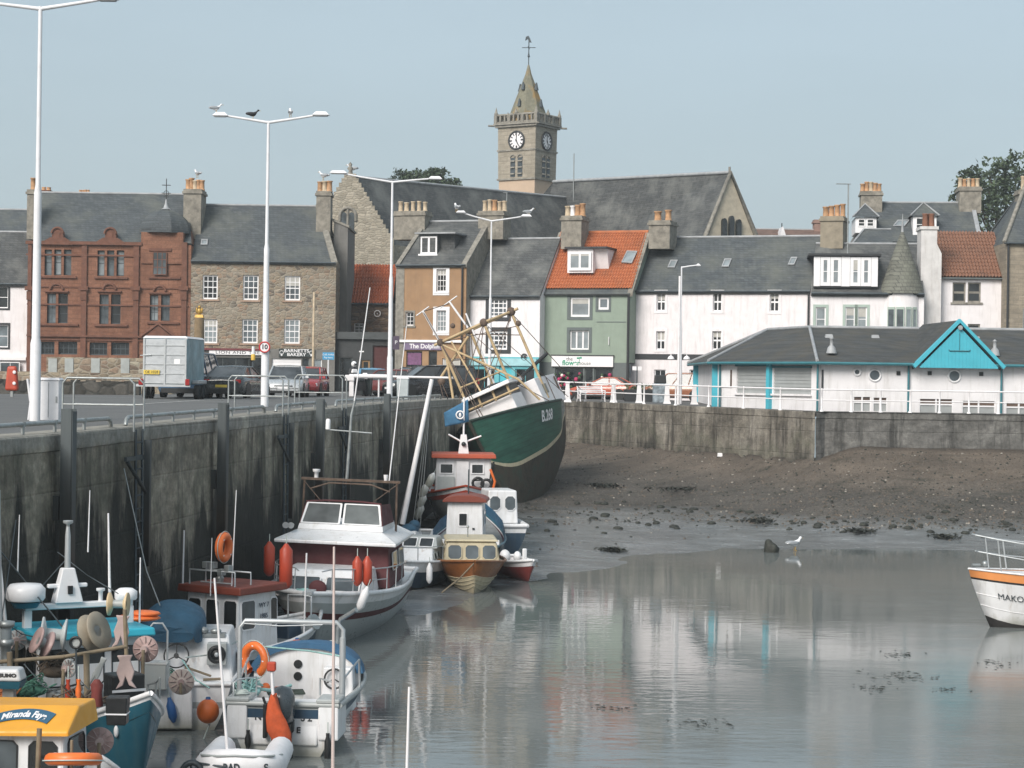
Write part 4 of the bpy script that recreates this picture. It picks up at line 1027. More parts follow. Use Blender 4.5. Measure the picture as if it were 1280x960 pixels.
# long hall roof running back and right from the gable
A1, A2 = loc(444, 221, 151), loc(760, 252, 186)
E1, E2 = loc(492, 306, 151), loc(760, 345, 178)
mb = MB(); mb.add([E1, E2, A2, A1], [(0, 1, 2, 3)])
back = [A1+Vector((-4, 8, -7)), A2+Vector((-2, 10, -8))]
mb.add([A1, A2, back[1], back[0]], [(0, 1, 2, 3)]); mb.build('hall_roof', SLATE2, b.root)
MB().tube([A1, A2], .12, 5).build('ridge', LEAD, b.root)
mb = MB(); mb.add([E1, E2, E2-Vector((0, 0, 9)), E1-Vector((0, 0, 9))], [(0, 1, 2, 3)]); mb.build('hall_wall', RUB_C, b.root)
# nave with lancet gable
N1, N2 = loc(692, 227, 181), loc(912, 215.5, 160); NE1, NE2 = loc(715, 320, 177), loc(880, 297, 158.5); NB2 = loc(945, 297, 161.5)
mb = MB(); mb.add([NE1, NE2, N2, N1], [(0, 1, 2, 3)])
lf = N1+Vector((-2.5, -1.0, -3.2)); mb.add([N1, NE1, lf+Vector((0, 0, -6)), lf], [(0, 1, 2, 3)])
nb = NB2+(N1-N2); mb.add([N2, NB2, nb, N1], [(0, 1, 2, 3)]); mb.build('nave_roof', SLATE2, b.root)
MB().tube([N1, N2], .16, 6).build('ridge', LEAD, b.root)
dn = Vector((0, 0, -8)); mb = MB(); o_ = (N2-N1).normalized()*.05
mb.add([NE2+o_, NB2+o_, N2+o_, NE2+dn+o_, NB2+dn+o_], [(3, 4, 1, 2, 0)]); mb.add([NE1, NE2, NE2+dn, NE1+dn], [(0, 1, 2, 3)]); mb.build('nave_gable', paint('gable_stone', (.50, .44, .34), .9, .12, 2, dirt=.4, dcol=(.22, .2, .16), bmp=.2), b.root)
MB().tube([NE2+o_*2, N2+o_*2, NB2+o_*2], .22, 5).build('coping', COPING, b.root)
MB().tube([loc(912, 214, 160), loc(912.2, 208.5, 160)], .1, 5).build('finial', COPING, b.root)
ax = (NB2-NE2); ax.z = 0; ax.normalize(); nn = Vector((ax.y, -ax.x, 0))
gc = (NE2+NB2)/2; gc.z = loc(913, 284, 160).z
for k, (t, hh_) in enumerate(((-.95, 1.5), (0, 1.75), (.95, 1.5))):
    c0 = Vector((gc.x, gc.y, gc.z-1.1))+ax*(t*.82)+nn*.25
    pts = [c0-ax*.24, c0+ax*.24, c0+ax*.24+Vector((0, 0, hh_))]+[c0+ax*.24*math.cos(a)+Vector((0, 0, hh_+.3*math.sin(a))) for a in [math.pi*j/6 for j in range(1, 6)]]+[c0-ax*.24+Vector((0, 0, hh_))]
    n_ = len(pts); mb = MB(); mb.add(pts+[p-nn*.4 for p in pts], [tuple(range(n_)), tuple(reversed(range(n_, 2*n_)))]+[(i, (i+1) % n_, n_+(i+1) % n_, n_+i) for i in range(n_)]); mb.build('lancet_window', GLASSD, b.root)
# clock tower, turned so that two faces show
YT = 188.; sc = YT/F; yawT = R(-33)
tc = loc(669, 480, YT); tw = bpy.data.objects.new('tower', None); COL.objects.link(tw); tw.parent = b.root
side = 46/F*YT/math.cos(R(33)-.0)*.995
# front corner of the tower is the edge seen at px 669
fc = loc(668.5, 235, YT-2.5)
tw.location = (fc.x, fc.y, 0); tw.rotation_euler = (0, 0, yawT)
# in tower space the left face runs from -side to 0 along x at y=0, the right face runs back along +y at x=0
def tz(py): return (W(668, py, YT-2.5)-b.O).z
s_l, s_r = 46/F*(YT)/math.cos(R(33))*.99, 33/F*(YT+1)/math.sin(R(33))*.80
S_ = (s_l+s_r)/2*1.0; S_ = s_l
TST = brick('tower_stone', (.35, .31, .25), (.275, .245, .195), (.20, .18, .15), .8, .42, .02, .9, .3, patch=(.15, .135, .105), pamt=.5, pscale=.4)
PINK = paint('pink_tower_base', (.47, .355, .26), .9, .08, 1)
z0, zA, zB_, zC, zP = 2., tz(222.5), tz(186), tz(154.5), tz(143)
mb = MB(); D_ = S_*.9
mb.box(-S_+.06, -.06, .06, D_-.06, z0, zA); mb.build('tower_base', PINK, tw)
mb = MB(); mb.tbox(-S_, 0, 0, D_, zA, zC, -.06, -.06, -.06, -.06); mb.build('tower_shaft', TST, tw)
mb = MB()
for zz, p_ in ((zA, .1), (zB_, .12), (zC-.1, .28), (zC+.12, .4)): mb.box(-S_-p_, p_, -p_, D_+p_, zz-.08, zz+.09)
for sx in (-S_-.3, .3):
    for sy in (-.3, D_+.3): mb.tube([(sx, sy, zC), (sx+math.copysign(.45, sx+1), sy+math.copysign(.45, sy-1), zC)], .1, 5)
mb.build('tower_cornice', COPING, tw)
mb = MB(); zt = tz(141.5)      # pierced parapet
for (ax0, ay0, ax1, ay1) in ((-S_-.2, -.2, .2, -.2), (.2, -.2, .2, D_+.2), (.2, D_+.2, -S_-.2, D_+.2), (-S_-.2, D_+.2, -S_-.2, -.2)):
    L_ = math.hypot(ax1-ax0, ay1-ay0); n_ = 9
    for k in range(n_): 
        t = k/n_; x, y = lerp(ax0, ax1, t), lerp(ay0, ay1, t); q = .16 if k % 3 == 0 else .085
        mb.box(x-q, x+q, y-q, y+q, zC+.2, zt)
    mb.tube([(ax0, ay0, zt), (ax1, ay1, zt)], .13, 4); mb.tube([(ax0, ay0, zC+.28), (ax1, ay1, zC+.28)], .12, 4)
    for t in (0, .5):
        x, y = lerp(ax0, ax1, t), lerp(ay0, ay1, t); hq = .55 if t == 0 else .35
        mb.lathe([(.2, 0), (.22, .2), (.15, .3), (0, .3+hq)], 6, M=Matrix.Translation((x, y, zt)))
mb.build('parapet', COPING, tw)
m, nt, bb = newmat('spire_stone'); setb(bb, .9, 0, .3); v = ocoord(nt)
sp_ = nd(nt, 'ShaderNodeSeparateXYZ', None, i0=v)
c_ = ramp(nt, noise(nt, v, 2.5, 6, .7), [(.3, (.13, .125, .09)), (.7, (.23, .22, .165))])
c_ = mixc(nt, ramp(nt, noise(nt, v, .55, 4), [(.48, 0.), (.62, .75)]), c_, (.33, .19, .05))
nt.links.new(c_, bb.inputs['Base Color']); bump(nt, bb, noise(nt, v, 6, 4), .3, .05)
zs0, zs1 = zC+.1, tz(76)
mb = MB(); mb.lathe([(S_*.50, zs0), (S_*.46, zs0+.8), (.30, lerp(zs0, zs1, .86)), (.1, zs1), (0, zs1+.1)], 8, M=Matrix.Translation((-S_/2, D_/2, 0)) @ Matrix.Rotation(R(22.5), 4, 'Z'), sm=False); spire = mb.build('spire', m, tw)
for dx, dy, zz in ((-.02, -1, .30), (1, 0, .30), (.02, -1, .58), (1, .0, .58), (-1, 0, .58)):
    mb = MB(); zq = lerp(zs0, zs1, zz); rq = S_*.46*(1-zz)*1.02+.1
    mb.tbox(-S_/2+dx*rq-.17, -S_/2+dx*rq+.17, D_/2+dy*rq-.17, D_/2+dy*rq+.17, zq, zq+.75, .12, .12, .12, .12); mb.build('lucarne', DKSTEEL, spire)
zv = tz(41); cx, cy = -S_/2, D_/2
mb = MB(); mb.tube([(cx, cy, zs1), (cx, cy, zv)], .05, 5); mb.ell((cx, cy, zs1+.9), .13, 8, 6); mb.ell((cx, cy, zs1+1.1), .09, 8, 6)
zm = tz(53.5); mb.tube([(cx-.6, cy-.3, zm), (cx+.6, cy+.3, zm)], .04, 5); mb.tube([(cx-.3, cy+.6, zm), (cx+.3, cy-.6, zm)], .04, 5)
mb.prism([(cx-.42, zv-.25), (cx-.12, zv-.1), (cx+.05, zv-.45), (cx+.3, zv-.5), (cx+.12, zv-.1), (cx-.05, zv+.2), (cx-.35, zv+.12)], cy-.03, cy+.03); mb.build('weathercock', DKSTEEL, tw)
# clocks: white dial, black rim, numerals, hands near five o'clock
def clock(origin, rot):
    ck = bpy.data.objects.new('clock', None); COL.objects.link(ck); ck.parent = tw; ck.location = origin; ck.rotation_euler = rot
    r = .86
    mb = MB()
    mb.lathe([(r, 0), (r, .05)], 32, 0, M=Matrix.Rotation(R(90), 4, 'X'))
    mb.torus((0, -.05, 0), r, .10, 'y', 32, 6, 1)
    for k in range(12):
        a = R(30*k); M_ = Matrix.Rotation(a, 4, 'Y'); mb.box(-.045, .045, -.075, -.056, .50, .76, 1, M_)
        if k % 3 == 0: mb.box(-.11, -.06, -.075, -.056, .52, .74, 1, M_)
    mb.box(-.035, .035, -.10, -.085, -.12, .68, 1, Matrix.Rotation(R(2), 4, 'Y')); mb.box(-.05, .05, -.115, -.10, -.12, .46, 1, Matrix.Rotation(R(152), 4, 'Y'))
    mb.ell((0, -.1, 0), (.09, .03, .09), 8, 6, 1)
    o = mb.build('clock_face', [WHITE, BLKP], tw); o.location = origin; o.rotation_euler = rot
    bpy.data.objects.remove(ck)
zk = tz(174)
clock((-S_*.5, -.06, zk), (0, 0, 0)); clock((.06, D_*.5, zk), (0, 0, R(90)))
def louvre(M_):
    mb = MB()
    for dx in (-.42, .42):
        za, zb = tz(219.5)-tz(205), tz(195.5)-tz(205)
        mb.box(dx-.27, dx+.27, -.02, .05, za, zb, 0, M_)
        for k in range(3): 
            zz = lerp(za, zb, (k+.35)/3); mb.tbox(dx-.25, dx+.25, -.16, -.02, zz, zz+.14, 0, 0, .1, 0, 1, M_)
        mb.torus((dx, -.05, zb), .27, .06, 'y', 8, 5, 1, M_, 0, math.pi)
    mb.build('louvre', [DKSTEEL, COPING], tw)
louvre(Matrix.Translation((-S_*.5, -.03, tz(205)))); louvre(Matrix.Translation((.03, D_*.5, tz(205))) @ Matrix.Rotation(R(90), 4, 'Z'))

# ---- pavilion on the promenade ---------------------------------------------------------------
TQ = paint('turquoise_timber', (.06, .40, .50), .5, .06, 2, dirt=.15, dcol=(.10, .30, .36)); TQD = paint('teal_gutter', (.035, .16, .19), .5, .1)
pr = W(871, 505, 119.5); pc = W(897, 507, 105.5); pd = W(1026, 512, 98.2); pe = W(1420, 522, 98.6)
zg = 5.6; zgut = 8.12
root = thing('pavilion', 'low white pavilion with grey hipped roof and turquoise gable above the sea wall', 'pavilion', (pc.x, pc.y, zg))
def L(v): return Vector((v.x-pc.x, v.y-pc.y, 0))
fp = [L(pr), L(pc), L(pd), L(pe)]
PAVR = brick('pavilion_slate', (.042, .045, .047), (.072, .075, .075), (.03, .03, .028), .34, .22, .012, .85, .35, patch=(.10, .085, .06), pamt=.5, pscale=.8)
PW = paint('pavilion_white', (.74, .72, .73), .85, .06, 1.2, dirt=.55, dcol=(.42, .40, .37), streak=True, bmp=.25)
gh = zgut-zg
def seg(i): 
    a, c = fp[i], fp[i+1]; d_ = (c-a); l_ = d_.length; return a, d_.normalized(), l_
def onseg(i, px, py, off=.0):
    a, d_, l_ = seg(i); n_ = Vector((d_.y, -d_.x, 0)); O_ = Vector((pc.x, pc.y, zg))+a
    rx, rz_ = ray(px, py); dd = Vector((rx, 1, rz_)); t = ((O_-Vector((0, 0, ZE))).dot(n_))/dd.dot(n_); P = Vector((0, 0, ZE))+dd*t-O_
    return P.dot(d_), P.z
def wallseg(i, holes):
    a, d_, l_ = seg(i); M_ = Matrix(((d_.x, -d_.y, 0, a.x), (d_.y, d_.x, 0, a.y), (0, 0, 1, 0), (0, 0, 0, 1)))
    us = sorted({0, l_}|{h[0] for h in holes}|{h[1] for h in holes}); zs = sorted({-.3, gh}|{h[2] for h in holes}|{h[3] for h in holes}); mb = MB()
    for p in range(len(us)-1):
        for q in range(len(zs)-1):
            if any(h[0] < (us[p]+us[p+1])/2 < h[1] and h[2] < (zs[q]+zs[q+1])/2 < h[3] for h in holes): continue
            mb.add([(us[p], 0, zs[q]), (us[p+1], 0, zs[q]), (us[p+1], 0, zs[q+1]), (us[p], 0, zs[q+1])], [(0, 1, 2, 3)], 0, False, M_)
    for (x0, x1, za, zb) in holes:
        mb.add([(x0, 0, za), (x1, 0, za), (x1, 0, zb), (x0, 0, zb), (x0, .2, za), (x1, .2, za), (x1, .2, zb), (x0, .2, zb)], [(0, 1, 5, 4), (1, 2, 6, 5), (2, 3, 7, 6), (3, 0, 4, 7)], 0, False, M_)
    mb.build('wall', PW, root); return M_
def hrect(i, r):
    x0, z1 = onseg(i, r[0], r[1]); x1, z0 = onseg(i, r[2], r[3]); return (x0, x1, z0, z1)
M0 = wallseg(0, [])
h1 = [hrect(1, (921, 458, 960, 492)), hrect(1, (967, 460, 1014, 493))]
M1 = wallseg(1, h1)
h2 = [hrect(2, r) for r in ((1067, 496, 1088.5, 514), (1091.5, 497, 1109, 514), (1149.5, 498.5, 1191, 517), (1203, 501, 1244, 519), (1257.5, 502.5, 1290, 520))]
M2 = wallseg(2, h2)
SHUT = paint('grey_shutter', (.33, .345, .345), .5, .08, 2); TIMB = paint('brown_board', (.10, .065, .05), .7, .2)
for h in h1:
    mb = MB(); n_ = 15
    for k in range(n_): mb.box(h[0], h[1], .06+(k % 2)*.025, .14, lerp(h[2], h[3], k/n_), lerp(h[2], h[3], (k+1)/n_), 0, M1)
    s2 = mb.build('roller_shutter', SHUT, root)
    MB().box(h[0]-.08, h[1]+.08, -.12, .05, h[2]-.1, h[2]-.003, 0, M1).build('sill', PW, s2); MB().box(h[0]-.05, h[1]+.05, -.08, .05, h[3]+.003, h[3]+.12, 0, M1).build('shutter_box', TQD, s2)
for h in h2:
    mb = MB(); zm = lerp(h[2], h[3], .62)
    mb.box(h[0], h[1], .08, .12, zm, h[3], 0, M2); mb.box(h[0], h[1], .08, .12, h[2], zm, 1, M2)
    for a in (0, .5, 1): mb.box(lerp(h[0], h[1], a)-.04, lerp(h[0], h[1], a)+.04, .02, .078, h[2], h[3], 2, M2)
    mb.box(h[0], h[1], .03, .076, zm-.04, zm+.04, 2, M2); mb.build('window', [TIMB, SHUT, WHITEP], root)
for (px, py, r_) in ((1071.5, 465, .17), (1093.5, 469, .30), (1193, 470, .31)):
    x, z = onseg(2, px, py); p_ = MB().torus((x, -.01, z), r_, .06, 'y', 24, 6, 0, M2).build('porthole', WHITEP, root)
    MB().lathe([(r_, 0), (r_, .02)], 24, 0, M2 @ Matrix.Translation((x, -.004, z)) @ Matrix.Rotation(R(90), 4, 'X')).build('pane', GLASS, p_)
for (px, py) in ((1123, 466.5), (1162, 466.5), (1226.5, 467.5)):
    x, z = onseg(2, px, py); MB().box(x-.1, x+.1, -.05, -.003, z-.1, z+.1, 0, M2).build('wall_lamp', BLACK, root)
x, z = onseg(2, 1028, 472); MB().box(x-.05, x+.05, -.05, -.003, z-.6, z+.4, 0, M2).build('wall_plaque', BLKP, root)
h = hrect(1, (900, 463, 914, 484)); MB().box(h[0], h[1], -.06, -.004, h[2], h[3], 0, M1).build('notice_board', WHITEP, root); 
MB().box(h[1]+.003, h[1]+.06, -.08, -.004, h[2]-.03, h[3]+.03, 0, M1).build('notice_frame', TIMB, root)
# corner posts and columns
for (i, px) in ((1, 963.5),): 
    x, _ = onseg(i, px, 470); MB().box(x-.13, x+.13, -.22, -.004, -.05, gh, 0, M1).build('column', TQ, root)
l0 = seg(0)[2]
for t in (.05, .98): MB().box(l0*t-.15, l0*t+.15, -.3, -.004, -.05, gh, 0, M0).build('column', TQ, root)
for px in (1021.5, 1135, 1251):
    x, _ = onseg(2, px, 480); MB().tube([M2 @ Vector((x, -.12, -.1)), M2 @ Vector((x, -.12, gh))], .06, 6).build('downpipe', TQD, root)
MB().tube([M1 @ Vector((.35, -.14, -.1)), M1 @ Vector((.35, -.14, gh))], .06, 6).build('downpipe', TQD, root)
# roof: hipped, ridge parallel to the fronts
def off(i, d_):
    a, e, l_ = seg(i); return Vector((e.y, -e.x, 0))*d_
o_ = .55
def isect(i, j, d_):
    a, e, _ = seg(i); c, f_, _ = seg(j); a = a+off(i, d_); c = c+off(j, d_)
    det = e.x*-f_.y+e.y*f_.x; r_ = c-a; t = (r_.x*-f_.y+r_.y*f_.x)/det; return a+e*t
e0 = seg(0)[0]+off(0, o_)-seg(0)[1]*.4; e1 = isect(0, 1, o_); e2 = isect(1, 2, o_); e3 = seg(2)[0]+seg(2)[1]*seg(2)[2]+off(2, o_)
ra = W(960, 412.5, 112.5); rb = W(1012, 413.5, 106.5); rc = W(1420, 419, 106.)
def LR(v): return Vector((v.x-pc.x, v.y-pc.y, v.z-zg))
ra, rb, rc = LR(ra), LR(rb), LR(rc); zr = ra.z; rb.z = zr; rc.z = zr
for e in (e0, e1, e2, e3): e.z = gh+.02
bk = [e0+Vector((9, 5, 0)), e3+Vector((0, 16, 0))]
mb = MB()
def slab(*p): 
    n_ = len(p); mb.add(list(p)+[q-Vector((0, 0, .12)) for q in p], [tuple(range(n_)), tuple(reversed(range(n_, 2*n_)))]+[(i, (i+1) % n_, n_+(i+1) % n_, n_+i) for i in range(n_)])
slab(e0, e1, ra); slab(e1, e2, rb, ra); slab(e2, e3, rc, rb); slab(e0, ra, bk[0]); slab(bk[0], ra, rb, rc, bk[1])
rf = mb.build('roof', PAVR, root)
for p, q in ((e1, ra), (e2, rb), (e0, ra), (ra, rb), (rb, rc)): MB().tube([p+Vector((0, 0, .03)), q+Vector((0, 0, .03))], .10, 5).build('hip_lead', LEAD, rf)
mb = MB(); mb.tube([e0-Vector((0, 0, .1)), e1-Vector((0, 0, .1)), e2-Vector((0, 0, .1)), e3-Vector((0, 0, .1))], .085, 6, sm=False); mb.build('gutter', TQD, root)
# turquoise boarded gable
gx0, gz0 = onseg(2, 1140, 459.5); gx1, _ = onseg(2, 1249.5, 459.5); gm = (gx0+gx1)/2; _, gzt = onseg(2, 1195, 404)
gf = -o_-.12
gb = MB(); n_ = 22
for k in range(n_):
    xa, xb = lerp(gx0+.25, gx1-.25, k/n_), lerp(gx0+.25, gx1-.25, (k+1)/n_)-.005
    f_ = lambda x: max(0.02, 1-abs(x-gm)/(gx1-gm-.2))*(gzt-gz0-.2)
    gb.add([(xa, gf, gz0), (xb, gf, gz0), (xb, gf, gz0+f_(xb)), (xa, gf, gz0+f_(xa)), (xa, gf+.05, gz0), (xb, gf+.05, gz0), (xb, gf+.05, gz0+f_(xb)), (xa, gf+.05, gz0+f_(xa))],
           [(0, 1, 2, 3), (7, 6, 5, 4), (0, 4, 5, 1), (1, 5, 6, 2), (3, 7, 4, 0), (2, 6, 7, 3)], 0, False, M2)
gable = gb.build('gable', TQ, root)
mb = MB()
for a in (gx0, gx1):
    mb.add([(a, gf-.1, gz0-.02), (gm, gf-.1, gzt), (gm, gf-.1, gzt+.2), (a-math.copysign(.12, gm-a), gf-.1, gz0+.12), (a, gf+.3, gz0-.02), (gm, gf+.3, gzt), (gm, gf+.3, gzt+.2), (a-math.copysign(.12, gm-a), gf+.3, gz0+.12)],
           [(0, 1, 2, 3), (4, 7, 6, 5), (0, 4, 5, 1), (1, 5, 6, 2), (2, 6, 7, 3), (3, 7, 4, 0)], 0, False, M2)
mb.build('bargeboard', TQ, gable)
mb = MB()
for a in (gx0, gx1): mb.add([(a, gf+.302, gz0+.05), (gm, gf+.302, gzt+.14), (gm, 7.2, gzt+.14), (a, 7.2, gz0+.05), (a, gf+.302, gz0-.08), (gm, gf+.302, gzt+.03), (gm, 7.2, gzt+.03), (a, 7.2, gz0-.08)], [(0, 1, 2, 3), (7, 6, 5, 4), (0, 4, 5, 1), (1, 5, 6, 2), (2, 6, 7, 3), (3, 7, 4, 0)], 0, False, M2)
mb.build('gable_roof', PAVR, gable)
ux, uz_ = gm, lerp(gz0, gzt, .38)
mb = MB(); mb.tube([M2 @ Vector((ux-.55, gf-.03, uz_+.06)), M2 @ Vector((ux-.5, gf-.03, uz_)), M2 @ Vector((ux+.5, gf-.03, uz_)), M2 @ Vector((ux+.55, gf-.03, uz_+.06))], .03, 5)
mb.tube([M2 @ Vector((ux, gf-.03, uz_)), M2 @ Vector((ux, gf-.03, uz_+.9))], .015, 4); mb.build('boat_emblem', TQD, gable)
MB().lathe([(.12, 0), (.12, .05)], 12, 0, M2 @ Matrix.Translation((gm, gf-.11, gzt-.25)) @ Matrix.Rotation(R(90), 4, 'X')).build('gable_lamp', LEAD, gable)
for (px, py) in ((1044, 447), (1250, 450)):
    x, _ = onseg(2, px, py); p = M2 @ Vector((x, 1.0, gh+.75)); MB().lathe([(.28, -.3), (.2, 0), (.09, .12), (.09, .42), (.13, .45), (0, .55)], 10, M=Matrix.Translation(p)).build('roof_vent', LEAD, rf)
for px in (1062, 1123, 1256):
    x, _ = onseg(2, px, 425); p = M2 @ Vector((x, 5.6, zr-.62)); MB().tbox(p.x-.22, p.x+.22, p.y-.2, p.y+.2, p.z, p.z+.2, .05, .05, .1, .1).build('tile_vent', LEAD, rf)
# ================================================================ quayside furniture
def Q(px, py_unused, Y):   # point on the ground at depth Y under a pixel column
    p = W(px, 490, Y); return Vector((p.x, p.y, gz(p.x, p.y)))
def qedge(px):
    """point on the quay wall line seen at pixel column px"""
    u = (px-640)/F
    Y = 60.
    for _ in range(30):
        xx, _z = ray(px, 474+(7-gz(quay_x(Y), Y))*F/Y); Y = (-9.19-.118*38.7)/(xx-.118)
    return Vector((quay_x(Y), Y, gz(quay_x(Y), Y)))
# steel fender piles
PILE = paint('fender_pile', (.075, .092, .10), .55, .15, 1.2, .3, dirt=.3, dcol=(.06, .045, .035))
m, nt, bb = newmat('tidal_pile'); setb(bb, .6, .2, .5); v = ocoord(nt, (1, 1, 1), True); sp_ = nd(nt, 'ShaderNodeSeparateXYZ', None, i0=v)
zz = mth(nt, 'ADD', sp_.outputs[2], mth(nt, 'MULTIPLY', noise(nt, v, 2.2, 5), .9))
c_ = ramp(nt, mth(nt, 'DIVIDE', zz, 8.), [(.40, (.010, .010, .009)), (.47, (.05, .038, .028)), (.56, (.05, .052, .05)), (.75, (.075, .088, .092))])
c_ = mixc(nt, .5, c_, ramp(nt, noise(nt, ocoord(nt, (6, 6, .6), True), 1., 5), [(.3, .5), (.7, 1.2)]), 'MULTIPLY'); nt.links.new(c_, bb.inputs['Base Color']); PILE = m
pl = [('nearest fender pile, left of the white lamp post', 70.5, 511), ('fender pile between the two nearer hooped ladders', 267, 503.5), ('fender pile below the red car on the quay', 390.5, 498.5), ('farthest fender pile, beside the third lamp post', 475.5, 492)]
for (l_, px, pt) in pl:
    e = qedge(px); zt = W(px, pt, e.y-.3).z
    r_ = thing('fender_pile', 'dark steel '+l_, 'fender pile', (e.x+.27, e.y-.12, 0), R(-7), 'steel fender piles along the quay wall')
    mb = MB(); mb.box(-.11, .11, -.14, -.11, -1, zt); mb.box(-.11, .11, .11, .14, -1, zt); mb.box(-.012, .012, -.11, .11, -1, zt); mb.box(.112, .13, -.12, .12, -1, zt-.05)
    mb.box(-.11, -.012, -.11, .11, zt-.03, zt); mb.build('pile', PILE, r_)
    MB().box(-.62, -.145, -.12, -.02, zt-2.25, zt-1.75).build('wall_bracket', PILE, r_)
# ladders with hooped grab rails
ld = [('nearest hooped ladder, beside the trailer', 167), ('hooped ladder in front of the silver estate car', 352), ('farthest hooped ladder, near the motorbike', 426)]
for (l_, px) in ld:
    e = qedge(px); zt = e.z
    r_ = thing('quay_ladder', 'grey galvanised '+l_, 'ladder', (e.x, e.y, 0), R(-6.7), 'hooped ladders along the quay')
    mb = MB()
    for y_ in (-.0, .34):
        if y_ == 0: pass
    for sx, off_ in ((-1, 0), (1, 0)):
        x = sx*.48
        mb.tube([(-1.55, x*.0+sx*.36+0, zt), (-1.55, sx*.36, zt+.98), (-1.45, sx*.36, zt+1.1), (.0, sx*.36, zt+1.1), (.12, sx*.36, zt+.98), (.12, sx*.36, zt-.1)], .025, 8)
        mb.tube([(-1.55, sx*.36, zt+.5), (.12, sx*.36, zt+.5)], .02, 6)
    # hoops seen from the water run parallel to the edge
    mb.build('grab_hoop', GALV, r_)
    mb = MB()
    for sx in (-1, 1): mb.tube([(.13, sx*.24, zt-.05), (.2, sx*.24, -.5)], .035, 5)
    n_ = 19
    for k in range(n_): mb.tube([(.135+.06*k/n_, -.24, zt-.35-.3*k), (.135+.06*k/n_, .24, zt-.35-.3*k)], .02, 5)
    mb.build('rungs', DKSTEEL, r_)
    mb = MB(); mb.box(.16, .3, .30, .42, zt-3.2, zt-.3); mb.tbox(.1, .16, -.95, .30, zt-.75, zt-.65); mb.tube([(.14, -.85, zt-.75), (.2, .34, zt-1.5)], .05, 5); mb.build('fender_bracket', PILE, r_)
# bull rails along the coping, broken at each ladder
es = [qedge(p) for p in (-40, 158, 176, 345, 359, 420, 432, 560)]
rl = ['pipe rail along the quay edge nearest the camera', 'pipe rail on the quay edge between the first two ladders', 'pipe rail on the quay edge between the second and third ladders', 'pipe rail on the quay edge beyond the farthest ladder']
for i in range(4):
    a, c = es[2*i], es[2*i+1]; a = a+Vector((-.35, 0, 0)); c = c+Vector((-.35, 0, 0)); d_ = (c-a).normalized()
    r_ = thing('bull_rail', 'low grey '+rl[i], 'quay rail', a, 0, 'pipe rails on the quay edge')
    mb = MB(); v_ = c-a
    mb.tube([(0, 0, .02), d_*.05+Vector((0, 0, .15)), d_*.2+Vector((0, 0, .20)), v_-d_*.2+Vector((0, 0, .20)), v_-d_*.05+Vector((0, 0, .15)), v_+Vector((0, 0, .02))], .05, 8); mb.build('rail', GALV, r_)
    n_ = max(2, int(v_.length/1.7))
    for k in range(1, n_): 
        p = v_*(k/n_); mb = MB(); mb.tube([p, p+Vector((0, 0, .17))], .04, 6); mb.lathe([(.065, -.05), (.065, .05)], 8, M=Matrix.Translation(p+Vector((0, 0, .20)))); mb.build('rail_bracket', GALV, r_)
# ---------------------------------------------------------------- lamp posts
def lampmast(label, pxb, Y, py_top, arms, pz=None, r0=.10):
    p = Q(pxb, 0, Y) if pz is None else Vector((W(pxb, 490, Y).x, Y, pz))
    top = W(pxb, py_top, Y).z-p.z
    r_ = thing('lamp_post', label, 'lamp post', p, 0, 'white harbour lamp posts')
    MB().lathe([(r0*1.35, 0), (r0*1.35, 1.9), (r0*1.05, 2.02), (r0*.95, top*.52), (r0*.95, top*.55), (r0*.62, top*.57), (r0*.5, top)], 12).build('pole', LAMPW, r_)
    for (px, py) in arms:
        e = W(px, py, Y)-p; e.y = 0
        a_ = MB().tube([(0, 0, top-.06), (e.x*.5, 0, lerp(top, e.z, .45)), (e.x*.8, 0, lerp(top, e.z, .9))], [.055, .045, .04], 6).build('arm', LAMPW, r_)
        s_ = math.copysign(1, e.x); ex = abs(e.x)
        mb = MB(); mb.tbox(min(e.x, e.x*.72), max(e.x, e.x*.72), -.13, .13, e.z-.03, e.z+.09, .12, .12, .05, .05); mb.build('lantern', LAMPW, a_)
        MB().tbox(min(e.x*.97, e.x*.76), max(e.x*.97, e.x*.76), -.1, .1, e.z-.07, e.z-.031).build('diffuser', LEAD, a_)
    return r_, p, top
L1, p1, t1 = lampmast('tall white lamp post with a grey cabinet at its foot', 44, 47, 8, [(-45, 2), (148, -2)])
L2, p2, t2 = lampmast('white lamp post carrying a round speed limit sign and three birds', 331, 66, 151, [(266, 143.5), (412, 143)])
L3, p3, t3 = lampmast('white lamp post in front of the ochre house, beside a pale bin', 487, 88, 226, [(412, 215.5), (553, 223)])
L4, p4, t4 = lampmast('slim white lamp post rising behind the leaning trawler mast', 611.5, 108, 275, [(570, 265), (665, 270)], r0=.085)
L5, p5, t5 = lampmast('slim white lamp post with one short arm in front of the white terrace', 850, 111.5, 333, [(876, 331.5)], r0=.085)
s_ = thing('speed_sign', 'round white speed limit sign with red rim on the second lamp post', 'road sign', (p2.x, p2.y-.2, W(332, 434, 66).z))
Mx = Matrix.Rotation(R(90), 4, 'X')
MB().lathe([(.19, 0), (.19, .02)], 24, M=Mx).build('sign_plate', WHITEP, s_)
MB().torus((0, -.02, 0), .175, .026, 'y', 24, 6).build('sign_rim', paint('sign_red', (.5, .03, .03), .4), s_); text('numeral', '10', .22, s_, (0, -.025, 0), mat=BLKP, bold=.008)
